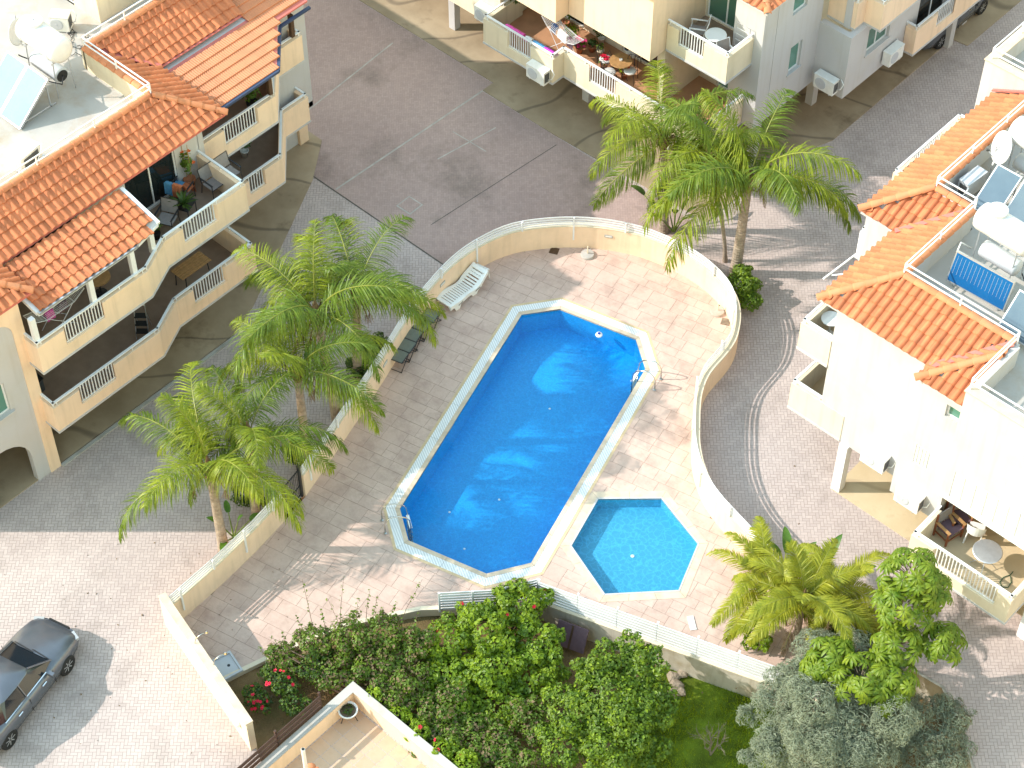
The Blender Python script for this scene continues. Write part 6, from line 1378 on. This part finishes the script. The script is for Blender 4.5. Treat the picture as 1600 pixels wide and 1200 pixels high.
# ---- solar water heaters
def solar_set(label, loc, rz, panels, pm, tank=(1.9, .42), stand=1.35, stripes=False, cyl=True):
    """panels slope down towards -y; tank on a stand behind"""
    r = local('solar_water_heater', label, 'solar heater', loc, rz); PW, PL, tl = .95, 1.75, math.radians(40); Rm = Matrix.Rotation(tl, 3, 'X')
    for i in range(panels):
        cx = (i - (panels - 1) / 2) * (PW + .04); c_ = Vector((cx, -.75, .62))
        mb = MB(); mb.obox(c_, PW, PL, .09, Rm); f = mb.build('collector', 'galvanised', r); mb = MB(); mb.obox(c_ + Rm @ Vector((0, 0, .047)), PW - .07, PL - .07, .012, Rm); mb.build('collector_glass', pm, f)
    for x in (-panels * PW * .42, panels * PW * .42):
        MB().bar((x, -.1, 0), (x, -.12, 1.15), .04, .04).build('prop', 'galvanised', r); MB().bar((x, -1.42, .04), (x, .1, .04), .04, .04).build('foot_rail', 'galvanised', r)
    if tank:
        TLn, tr = tank; z = stand + tr; yy = .65
        mb = MB(); mb.lathe([(.02, -TLn / 2 - .08), (tr * .6, -TLn / 2 - .05), (tr * .92, -TLn / 2 + .02), (tr, -TLn / 2 + .12), (tr, TLn / 2 - .12), (tr * .92, TLn / 2 - .02), (tr * .6, TLn / 2 + .05), (.02, TLn / 2 + .08)], 28, (0, yy, z), Matrix.Rotation(math.pi / 2, 3, 'Y')); t_ = mb.build('water_tank', 'tank_white', r, True)
        for k in (-.35, .35): mb = MB(); mb.lathe([(tr + .004, -.03), (tr + .016, -.02), (tr + .016, .02), (tr + .004, .03)], 28, (k * TLn, yy, z), Matrix.Rotation(math.pi / 2, 3, 'Y')); mb.build('tank_rib', 'tank_white', t_, True)
        mb = MB(); mb.lathe([(.24, -.06), (.25, .05), (.27, .06), (.27, .10), (.22, .12), (.01, .13)], 24, (-TLn * .18, yy, z + tr)); mb.build('tank_lid', 'tank_white', t_)
        for k in range(4): a = k * math.pi / 4; MB().bar((-TLn * .18 - math.cos(a) * .2, yy - math.sin(a) * .2, z + tr + .13), (-TLn * .18 + math.cos(a) * .2, yy + math.sin(a) * .2, z + tr + .13), .025, .02).build('lid_rib', 'tank_white', t_)
        for x in (-TLn * .36, TLn * .36):
            for y in (-.34, .34): MB().tube([(x, yy + y, 0), (x, yy + y * .8, z - tr * .75)], .02, 6).build('stand_leg', 'galvanised', r)
            MB().bar((x, yy - .34, stand - .02), (x, yy + .34, stand - .02), .04, .04).build('stand_rail', 'galvanised', r)
        if cyl:
            mb = MB(); mb.lathe([(.02, -.66), (.24, -.64), (.26, -.6), (.26, .6), (.24, .64), (.02, .66)], 24, (0, yy - .05, .72), Matrix.Rotation(math.pi / 2, 3, 'Y')); mb.build('cylinder', 'ac_grey', r, True); mb = MB(); mb.lathe([(.2, .66), (.2, .675), (.02, .68)], 20, (0, yy - .05, .72), Matrix.Rotation(math.pi / 2, 3, 'Y')); mb.build('cylinder_cap', 'black_rubber', r)
        MB().tube([(-.9, .2, .9), (-1.1, .4, .6), (-.7, .6, .5)], .02, 6).build('pipe', 'wire_dark', r, True); MB().tube([(.9, -.1, 1.1), (1.05, .3, .8), (.7, .6, .75)], .02, 6).build('pipe', 'wire_dark', r, True)
    return r
s1 = solar_set('solar water heater with white tank and two pale panels on the left roof', (-14.35, -6.05, 7.66), 0, 2, 'solar_sky', (1.8, .43))
# right roof: striped blue panel, tank, grey panels
def free_panel(label, a, b, c_, pm, stripes=0, group=None):
    """panel given by three of its corners (top-left, top-right, bottom-left)"""
    a, b, c_ = Vector(a), Vector(b), Vector(c_); x = (b - a); w = x.length; x.normalize(); y = (c_ - a); y = y - x * y.dot(x); l = y.length; y.normalize(); z = y.cross(x)
    if z.z < 0: z = -z
    Rm = Matrix((x, z.cross(x), z)).transposed(); ctr = a + x * w / 2 + y * l / 2; r = thing('rooftop_collector', label, 'solar panel', (ctr.x, ctr.y, 7.66), group)
    mb = MB(); mb.obox(ctr, w, l, .08, Rm); f = mb.build('frame', 'galvanised', r); mb = MB(); mb.obox(ctr + z * .043, w - .08, l - .08, .01, Rm); mb.build('glass', pm, f)
    for k in range(stripes):
        q = a + x * (w * (k + 1) / (stripes + 1)) + z * .051; MB().bar(q + y * .1, q + y * (l - .3), .005, .003, z).build('tube_line', 'ac_grey', f)
    for k, t_ in enumerate((.12, .88)):
        for s_ in (.08, .92): q = a + x * w * t_ + y * l * s_ - z * .06; MB().bar((q.x, q.y, 7.64), q, .035, .035, (1, 0, 0)).build('support', 'galvanised', r)
    return r
def RX(px, py, z): return U(px, py, z)
free_panel('blue striped solar panel on the right roof below the white tank', RX(1496, 391, 8.8), RX(1587, 441, 8.8), RX(1471, 432, 7.85), 'solar_blue', 15)
free_panel('plain grey solar panel at the right edge nearest the blue striped one', RX(1594, 452, 8.8), RX(1680, 502, 8.8), RX(1550, 510, 7.9), 'solar_grey')
free_panel('grey solar panel behind the satellite dish on the right roof', RX(1560, 256, 8.8), RX(1598, 277, 8.8), RX(1507, 318, 7.9), 'solar_grey')
free_panel('grey solar panel at the right edge behind the white tank', RX(1602, 279, 8.8), RX(1655, 310, 8.8), RX(1562, 335, 7.9), 'solar_grey')
def tank_stand(label, c_, rz, tl=1.75, tr=.42, cyl=True):
    r = local('water_tank', label, 'water tank', (c_.x, c_.y, 7.66), rz); z = 1.35 + tr
    mb = MB(); mb.lathe([(.02, -tl / 2 - .08), (tr * .6, -tl / 2 - .05), (tr * .92, -tl / 2 + .02), (tr, -tl / 2 + .12), (tr, tl / 2 - .12), (tr * .92, tl / 2 - .02), (tr * .6, tl / 2 + .05), (.02, tl / 2 + .08)], 28, (0, 0, z), Matrix.Rotation(math.pi / 2, 3, 'Y')); t_ = mb.build('tank', 'tank_white', r, True)
    mb = MB(); mb.lathe([(.26, -.08), (.27, .05), (.29, .06), (.29, .11), (.22, .13), (.01, .14)], 24, (-tl * .22, 0, z + tr)); mb.build('tank_lid', 'tank_white', t_)
    for x in (-tl * .36, tl * .36):
        for y in (-.36, .36): MB().tube([(x, y, 0), (x, y * .75, z - tr * .7)], .02, 6).build('stand_leg', 'galvanised', r)
    if cyl: mb = MB(); mb.lathe([(.02, -.62), (.24, -.6), (.26, -.55), (.26, .55), (.24, .6), (.02, .62)], 24, (.1, -.1, .78), Matrix.Rotation(math.pi / 2, 3, 'Y')); mb.build('cylinder', 'ac_grey', r, True)
    mb = MB(); mb.tube([(-.8, -.2, .6), (-1.0, -.5, .9), (-.9, -.8, .8)], .025, 6); mb.build('pipe', 'white_plastic', r, True)
    mb = MB(); mb.tube([(.8, 0, .6), (1.1, -.1, .3), (1.3, -.4, .05)], .02, 6); mb.build('hose', 'wire_dark', r, True)
    return r
tank_stand('white water tank on a steel stand over the blue striped panel', U(1572, 360, 9.4), math.radians(-2))
tank_stand('white water tank at the right edge behind the satellite dish', U(1625, 222, 9.4), math.radians(0))
def dish(label, c_, face, mast_base, size):
    c_ = Vector(c_); f = Vector(face).normalized(); x = f.cross(Vector((0, 0, 1))).normalized(); y = x.cross(f); Rm = Matrix((x, y, f)).transposed(); r = thing('satellite_dish', label, 'satellite dish', mast_base)
    mb = MB(); prof = [(size * k / 6, .16 * size * (k / 6) ** 2) for k in range(7)]; prof[0] = (.004, 0); b = MB(); b.lathe([(q, z) for q, z in prof] + [(q, z - .012) for q, z in prof[::-1]], 28, c_, Rm); b.build('reflector', 'tank_white', r, True)
    mb.tube([c_ - y * size * .95, c_ + f * size * .9 - y * size * .35], .014, 6); mb.build('feed_arm', 'galvanised', r); mb = MB(); mb.obox(c_ + f * size * .92 - y * size * .33, .06, .06, .12, Rm); mb.build('receiver', 'grille_dark', r)
    MB().tube([Vector(mast_base), Vector((mast_base[0], mast_base[1], c_.z - .05)), c_ - f * .05], .022, 8).build('mast', 'galvanised', r); return r
b0 = U(1528, 216, 8.4); dish('white satellite dish on an arm at the right roof edge', U(1568, 231, 9.0), (-.55, -.75, .35), (9.4, 10.7, 7.66), .5)
dish('white satellite dish seen edge-on behind the left roof tank', U(24, 50, 8.9), (.9, .35, .2), (*U(34, 70, 7.66).xy, 7.66), .42)
ac_unit('grey air conditioner standing on the right roof beside the dish', (*U(1515, 300, 7.66).xy, 7.66), math.radians(0), None, .85, .36, .6, 'ac_grey').rotation_euler.z = math.radians(-95)
ac_unit('white air conditioner standing on the left roof near the tiled edge', (*U(46, 258, 7.66).xy, 7.66), math.radians(10), None, .34, .85, .55)
ac_unit('dark-fronted air conditioner beside the white tank on the left roof', (*U(98, 45, 7.66).xy, 7.66), math.radians(35), None, .6, .4, .55)
r = thing('roof_cables', 'loose black cables lying on the left flat roof', 'cables', U(112, 62, 7.66)); rg = random.Random(8)
for k in range(5):
    p = U(112 + 4 * k, 60 + 6 * k, 7.68); pts_ = [p]
    for j in range(10): p = p + Vector((rg.uniform(-.22, .22), rg.uniform(-.22, .22), 0)); p.z = 7.68 + .03 * (j % 3); pts_.append(p.copy())
    MB().tube(pts_, .011, 5).build('cable', 'wire_dark', r, True)
# ---- top block balconies
zt = 2.425
drying_rack('white drying rack with laundry on the flower-filled terracotta balcony', (-7.75, 11.05, zt), math.radians(-12), ((-.6, .3, 'fabric_navy'), (-.2, .5, 'fabric_white'), (.35, .35, 'sling_purple')))
r = thing('hung_towels', 'pink, blue and magenta towels hung inside the terracotta balcony rail', 'towels', (-8.2, 9.85, 3.0))
for x, w, mt in ((-9.4, .85, 'fabric_pink'), (-8.45, .3, 'fabric_white'), (-8.1, .55, 'fabric_blue'), (-7.6, .55, 'fabric_magenta')): mb = MB(); drape(mb, [(x, 9.72 + .13, 3.44), (x, 9.9, 3.47), (x, 10.02, 3.4), (x, 10.12, 2.95)], w, (1, 0, 0)); mb.build('towel', mt, r)
r = thing('planter_box', 'grey planter box with yellow-green grassy plant on the terracotta balcony', 'planter', U(780, 22, zt)); c_ = U(790, 22, zt); mb = MB(); mb.box(c_.x - .35, c_.x + .35, c_.y - .3, c_.y + .3, zt, zt + .6); mb.build('box', 'ac_grey', r); mb = MB(); rg = random.Random(2)
leaves(mb, Vector((c_.x, c_.y, zt + .85)), (.4, .4, .35), 200, .14, rg, .3); mb.build('foliage', 'leaf_bright', r); mb = MB(); leaves(mb, Vector((c_.x + .35, c_.y + .15, zt + .9)), (.35, .3, .35), 160, .12, rg, .3); mb.build('foliage', 'leaf_dark', r)
for lb, px, py, h, s_, n, mt, pt, fl, fm in (('large leafy pot plant against the pale wall of the terracotta balcony', 884, 42, .8, .3, 220, 'leaf_mid', 'terracotta', 0, 'flower_red'), ('bushy green pot plant in the middle of the terracotta balcony', 893, 66, .5, .3, 200, 'leaf_bright', 'terracotta', 0, 'flower_red'), ('pot of pink geraniums on the terracotta balcony rail corner', 905, 82, .35, .24, 90, 'leaf_mid', 'terracotta', 16, 'flower_pink'), ('small fern in a clay pot under the upper block', 925, 80, .3, .18, 80, 'leaf_dark', 'terracotta', 0, 'flower_red'), ('dark trailing plant in a tall pot under the upper block', 940, 66, .6, .3, 180, 'leaf_dark', 'pot_white', 0, 'flower_red'), ('small pale pot plant beside the wire chairs', 938, 86, .25, .15, 60, 'leaf_mid', 'cream_light', 0, 'flower_red'), ('pot of red geraniums left of the wire table', 943, 108, .28, .2, 70, 'leaf_mid', 'terracotta', 10, 'flower_red'), ('pot of red geraniums right of the wire table by the rail', 975, 122, .28, .2, 70, 'leaf_bright', 'terracotta', 8, 'flower_orange')):
    pot_plant(lb, (*U(px, py, zt).xy, zt), h, s_, n, mt, pt, .14, .24, fl, fm)
def wire_chair(label, loc, rz):
    r = local('wire_chair', label, 'chair', loc, rz, 'black wire chairs with white cushions'); mb = MB(); mb.lathe([(.02, .44), (.22, .44), (.23, .47), (.2, .5), (.02, .5)], 16); mb.build('cushion', 'cushion_white', r, True)
    for x in (-.2, .2): MB().tube([(x * 1.1, -.2, 0), (x, -.19, .44)], .012, 6).build('leg', 'black_metal', r); MB().tube([(x * 1.1, .24, 0), (x, .2, .44), (x * .9, .27, .85)], .012, 6).build('leg', 'black_metal', r)
    MB().tube([(-.18, .27, .85), (-.1, .29, .95), (.1, .29, .95), (.18, .27, .85)], .012, 6).build('back_hoop', 'black_metal', r); mb = MB(); rods(mb, [[(-.06, .21, .46), (-.06, .29, .94)], [(.06, .21, .46), (.06, .29, .94)]], .008); mb.build('back_wire', 'black_metal', r)
    MB().tube([(-.22, .1, .46), (-.27, 0, .66), (-.2, -.16, .46)], .01, 6).build('arm', 'black_metal', r); MB().tube([(.22, .1, .46), (.27, 0, .66), (.2, -.16, .46)], .01, 6).build('arm', 'black_metal', r)
for px, py, a, t_ in ((946, 98, 100, 'left of the wire table, under the blue cloth'), (988, 90, -80, 'right of the wire table, against the wall'), (952, 118, 150, 'nearest the terracotta balcony rail'), (984, 116, 20, 'half hidden by the palm top')): wire_chair('black wire chair with white cushion %s' % t_, (*U(px, py, zt + .3).xy, zt), math.radians(a))
r = local('wire_table', 'round wooden-topped wire table on the terracotta balcony', 'table', (*U(970, 100, 3.0).xy, zt)); mb = MB(); mb.lathe([(.4, .7), (.41, .72), (.40, .74), (.01, .74)], 22); mb.build('top', 'wood_honey', r)
for k in range(3): a = 2.09 * k; MB().tube([(math.cos(a) * .34, math.sin(a) * .34, 0), (math.cos(a) * .05, math.sin(a) * .05, .4), (math.cos(a) * .28, math.sin(a) * .28, .7)], .012, 6).build('leg', 'black_metal', r)
mb = MB(); mb.lathe([(.05, .74), (.06, .8), (.04, .8), (.01, .76)], 12); mb.build('cup', 'pot_white', r)
zz = 5.125
r = local('round_table', 'round white table on the small balcony above the green shutter', 'table', (-1.95, 12.1, zz)); mb = MB(); mb.lathe([(.36, .68), (.37, .7), (.36, .72), (.01, .72)], 22); mb.build('top', 'glass_frosted' if False else 'white_plastic', r)
for k in range(4): a = .78 + 1.57 * k; MB().tube([(math.cos(a) * .28, math.sin(a) * .28, 0), (math.cos(a) * .2, math.sin(a) * .2, .68)], .014, 6).build('leg', 'white_paint', r)
sling_chair('grey folding chair at the left end of the small upper balcony', (-2.75, 12.2, zz), math.radians(-60), .5, 'sling_grey', 'white_paint'); sling_chair('grey folding chair at the right end of the small upper balcony', (-1.15, 11.75, zz), math.radians(70), .5, 'sling_grey', 'white_paint')
r = local('folded_airer', 'folded white clothes airer leaning on the wall of the small balcony', 'drying rack', (-1.15, 12.5, zz)); mb = MB(); rods(mb, [[(-.28, -.1, 0), (-.28, 0, 1.3), (.28, 0, 1.3), (.28, -.1, 0)], [(-.28, -.05, .65), (.28, -.05, .65)]], .014); mb.build('frame', 'galvanised', r)
for k in range(5): MB().tube([(-.28, -.08 + .02 * k, .2 + .22 * k), (.28, -.08 + .02 * k, .2 + .22 * k)], .006, 4).build('line', 'white_paint', r)
r = local('watering_can', 'small blue plastic can on the brown side balcony', 'bucket', (1.1, 20.0, 2.42)); mb = MB(); mb.lathe([(.09, 0), (.12, .2), (.11, .2), (.01, .03)], 14); mb.build('bucket', 'blue_plastic', r); MB().tube([(-.11, 0, .2), (0, 0, .32), (.11, 0, .2)], .008, 5).build('handle', 'blue_plastic', r)
# ---- right terrace
zr_ = 2.425
def wood_chair(label, loc, rz):
    r = local('wooden_armchair', label, 'chair', loc, rz, 'red wooden armchairs'); w = .3
    for x in (-w, w):
        MB().box(x - .025, x + .025, -.28, -.23, 0, .6).build('leg', 'wood_red', r); MB().box(x - .025, x + .025, .22, .27, 0, .95).build('leg', 'wood_red', r); MB().box(x - .045, x + .045, -.31, .27, .6, .63).build('armrest', 'wood_honey', r); MB().box(x - .015, x + .015, -.23, .22, .2, .24).build('stretcher', 'wood_red', r)
    MB().box(-w + .025, w - .025, -.27, .23, .40, .44).build('seat', 'sling_purple', r); MB().obox((0, .25, .72), 2 * w - .06, .03, .42, Matrix.Rotation(-.08, 3, 'X')).build('backrest', 'sling_grey', r); MB().box(-w + .025, w - .025, -.28, -.25, .2, .24).build('stretcher', 'wood_red', r)
wood_chair('red wooden armchair on the right terrace, nearest the open rail', (*U(1482, 828, 2.7).xy, zr_), math.radians(78)); wood_chair('red wooden armchair on the right terrace, against the white wall', (*U(1496, 812, 2.7).xy, zr_), math.radians(60))
r = local('plastic_chair', 'white plastic chair on the right terrace beside the glass table', 'chair', (*U(1524, 832, 2.7).xy, zr_), math.radians(-160))
mb = MB(); mb.box(-.22, .22, -.24, .2, .41, .44); mb.build('seat', 'white_plastic', r); mb = MB(); n = 10; vs = []
for i in range(n + 1): a = math.pi * (i / n); x = -.27 * math.cos(a); y = .02 + .24 * math.sin(a); hh = .62 + .22 * math.sin(a); vs += [(x, y, .42), (x * 1.05, y * 1.12, hh)]
mb.add(vs, [(2 * i, 2 * i + 2, 2 * i + 3, 2 * i + 1) for i in range(n)]); mb.build('backrest', 'white_plastic', r)
for x in (-.2, .2): MB().tube([(x * 1.25, -.27, 0), (x, -.2, .42)], [.03, .022], 6).build('leg', 'white_plastic', r); MB().tube([(x * 1.2, .27, 0), (x, .18, .42)], [.03, .022], 6).build('leg', 'white_plastic', r)
r = local('glass_table', 'round glass-topped table on the right terrace', 'table', (*U(1540, 872, 2.8).xy, zr_)); mb = MB(); mb.lathe([(.40, .70), (.41, .705), (.40, .71), (.01, .71)], 28); mb.build('top', 'glass_frosted', r); mb = MB(); mb.lathe([(.405, .69), (.425, .70), (.405, .715)], 28); mb.build('rim', 'galvanised', r)
for k in range(4): a = .4 + 1.57 * k; MB().tube([(math.cos(a) * .38, math.sin(a) * .38, 0), (math.cos(a) * .08, math.sin(a) * .08, .35), (math.cos(a) * .26, math.sin(a) * .26, .69)], .012, 6).build('leg', 'galvanised', r)
r = thing('garden_hose', 'loop of green garden hose on the right terrace floor', 'hose', U(1575, 905, zr_)); p = [U(*q, zr_ + .02) for q in ((1583, 893), (1579, 898), (1568, 902), (1562, 910), (1566, 917), (1575, 918), (1580, 910), (1579, 900))]; MB().tube(p, .014, 6).build('hose', 'hose_green', r, True)
pot_plant('small green pot plant on the upper corner balcony of the right block', (8.35, 3.95, 5.125), .3, .2, 60, 'leaf_bright', 'white_plastic', .12, .2)
r = local('round_table', 'small white table on the upper corner balcony of the right block', 'table', (8.5, 4.5, 5.125)); mb = MB(); mb.lathe([(.3, .66), (.3, .69), (.01, .69)], 18); mb.build('top', 'white_plastic', r); mb = MB(); mb.lathe([(.18, 0), (.03, .05), (.03, .66)], 10); mb.build('pedestal', 'white_plastic', r)
# ================================================================== cars
def car(label, loc, rz, group):
    """saloon, front towards +y"""
    r = local('parked_car', label, 'car', loc, rz, group)
    st_ = [(-2.32, .62, .42, .80), (-2.26, .76, .32, .90), (-2.0, .86, .24, .98), (-1.5, .90, .2, 1.0), (-.6, .91, .2, .96), (.4, .91, .2, .95), (1.0, .90, .2, .93), (1.5, .88, .22, .86), (1.95, .82, .25, .77), (2.2, .70, .30, .66), (2.3, .54, .38, .58)]
    mb = MB(); n = 12; b = 0
    for y, w, zb, zt_ in st_:
        h = zt_ - zb
        prof = [(-.80, 0), (-.97, .16), (-1.0, .48), (-.97, .80), (-.88, .93), (-.5, 1.0), (.5, 1.0), (.88, .93), (.97, .80), (1.0, .48), (.97, .16), (.80, 0)]
        for px_, pz in prof: mb.v.append(Vector((px_ * w, y, zb + pz * h + (.03 * (1 - (px_) ** 2) if pz > .9 else 0))))
    m_ = 12
    for i in range(len(st_) - 1):
        for k in range(m_): a = i * m_ + k; c_ = i * m_ + (k + 1) % m_; mb.f.append((a, c_, c_ + m_, a + m_))
    mb.f.append(tuple(range(m_))); mb.f.append(tuple((len(st_) - 1) * m_ + k for k in range(m_ - 1, -1, -1)))
    mb.build('body', 'car_paint', r, True)
    lo = [(-.66, -1.72), (-.78, -1.2), (-.80, -.3), (-.78, .55), (-.66, 1.02), (.66, 1.02), (.78, .55), (.80, -.3), (.78, -1.2), (.66, -1.72)]; hi = [(-.50, -1.0), (-.56, -.85), (-.58, -.3), (-.56, .12), (-.48, .28), (.48, .28), (.56, .12), (.58, -.3), (.56, -.85), (.50, -1.0)]
    mb = MB(); mb.v += [Vector((x, y, .93)) for x, y in lo] + [Vector((x, y, 1.38)) for x, y in hi]; mb.f += [(i, (i + 1) % 10, 10 + (i + 1) % 10, 10 + i) for i in range(10)]; mb.build('glasshouse', 'car_glass', r)
    mb = MB(); mb.v += [Vector((x * 1.02, y * 1.02, 1.375)) for x, y in hi] + [Vector((x * .96, y * .97, 1.415)) for x, y in hi] + [Vector((0, -.35, 1.44))]; mb.f += [(i, (i + 1) % 10, 10 + (i + 1) % 10, 10 + i) for i in range(10)] + [(10 + i, 10 + (i + 1) % 10, 20) for i in range(10)]; mb.build('roof', 'car_paint', r, True)
    for i, j in ((4, 4), (5, 5), (0, 0), (9, 9), (2, 2), (7, 7)):
        a = Vector((*lo[i], .94)); c_ = Vector((*hi[j], 1.39)); o = Vector((a.x * .012, 0, .01)); MB().bar(a + o, c_ + o, .06, .03, (0, 1, 0)).build('pillar', 'car_paint', r)
    for sx in (-1, 1):
        MB().obox((sx * .97, .62, .98), .2, .11, .12).build('mirror', 'car_paint', r); MB().obox((sx * .62, 2.13, .62), .3, .14, .1, rotz(-sx * .45)).build('headlight', 'light_clear', r); MB().obox((sx * .62, -2.25, .82), .32, .08, .1, rotz(sx * .25)).build('tail_light', 'light_red', r)
        MB().bar((sx * .80, -1.25, .955), (sx * .80, .62, .955), .03, .02).build('window_trim', 'chrome', r)
        for y in (-.75, .35): MB().obox((sx * .915, y, .80), .03, .18, .03).build('door_handle', 'chrome', r)
        for y in (-.28, .78): MB().bar((sx * .905, y, .3), (sx * .885, y, .88), .02, .012, (0, 1, 0)).build('door_seam', 'black_rubber', r)
        for y in (-1.36, 1.36):
            c_ = (sx * .80, y, .32); Rm = Matrix.Rotation(sx * math.pi / 2, 3, 'Y'); mb = MB(); mb.lathe([(.20, -.1), (.31, -.1), (.325, -.06), (.325, .08), (.30, .115), (.22, .115), (.2, .1)], 24, c_, Rm); w = mb.build('wheel', 'black_rubber', r, True)
            mb = MB(); mb.lathe([(.215, .06), (.21, .105), (.19, .07), (.05, .06), (.04, .09), (.01, .1)], 24, c_, Rm); mb.build('rim', 'grille_dark', w)
            for k in range(7): a = 2 * math.pi * k / 7; q = Vector(c_) + Vector((sx * .095, math.cos(a) * .12, math.sin(a) * .12)); MB().obox(q, .015, .17, .03, Matrix.Rotation(a, 3, 'X')).build('spoke', 'galvanised', w)
            mb = MB(); mb.lathe([(.335, .06), (.36, .06), (.36, .12), (.335, .12)], 24, c_, Rm); 
    MB().bar((-.6, 1.04, .965), (.1, .98, .985), .02, .015).build('wiper', 'black_rubber', r); MB().bar((.0, 1.06, .965), (.6, 1.0, .975), .02, .015).build('wiper', 'black_rubber', r); MB().obox((0, 2.30, .45), .5, .03, .11).build('number_plate', 'white_plastic', r); MB().obox((0, 2.27, .62), .7, .05, .14).build('grille', 'black_rubber', r)
    return r
fw_ = U(106, 1041, .3); rw_ = U(16, 1156, .3); d = (fw_.xy - rw_.xy).normalized(); az = math.atan2(-d.x, d.y); side = Vector((d.y, -d.x))
ctr = (fw_.xy + rw_.xy) / 2 - side * .88
car('dark grey saloon car standing in the sunlit car park', (ctr.x, ctr.y, .0), az, 'saloon cars')
car('dark car parked under the side balcony at the top edge', (-.25, 24.2, .03), 0.0, 'saloon cars')
# loose leaves and litter on the paving
lf = MB(); rg = random.Random(12)
for k in range(70):
    px = rg.uniform(0, 480); py = rg.uniform(840, 1180); p = U(px, py, .01); leaves(lf, p, (.01, .01, .002), 1, .06, rg)
for k in range(60):
    px = rg.uniform(1080, 1600); py = rg.uniform(560, 1180); p = U(px, py, .01); leaves(lf, p, (.01, .01, .002), 1, .06, rg)
o = lf.build('fallen_leaves', 'leaf_dry'); tag(o, 'scattered dry leaves on the paving', 'leaves', kind='stuff')
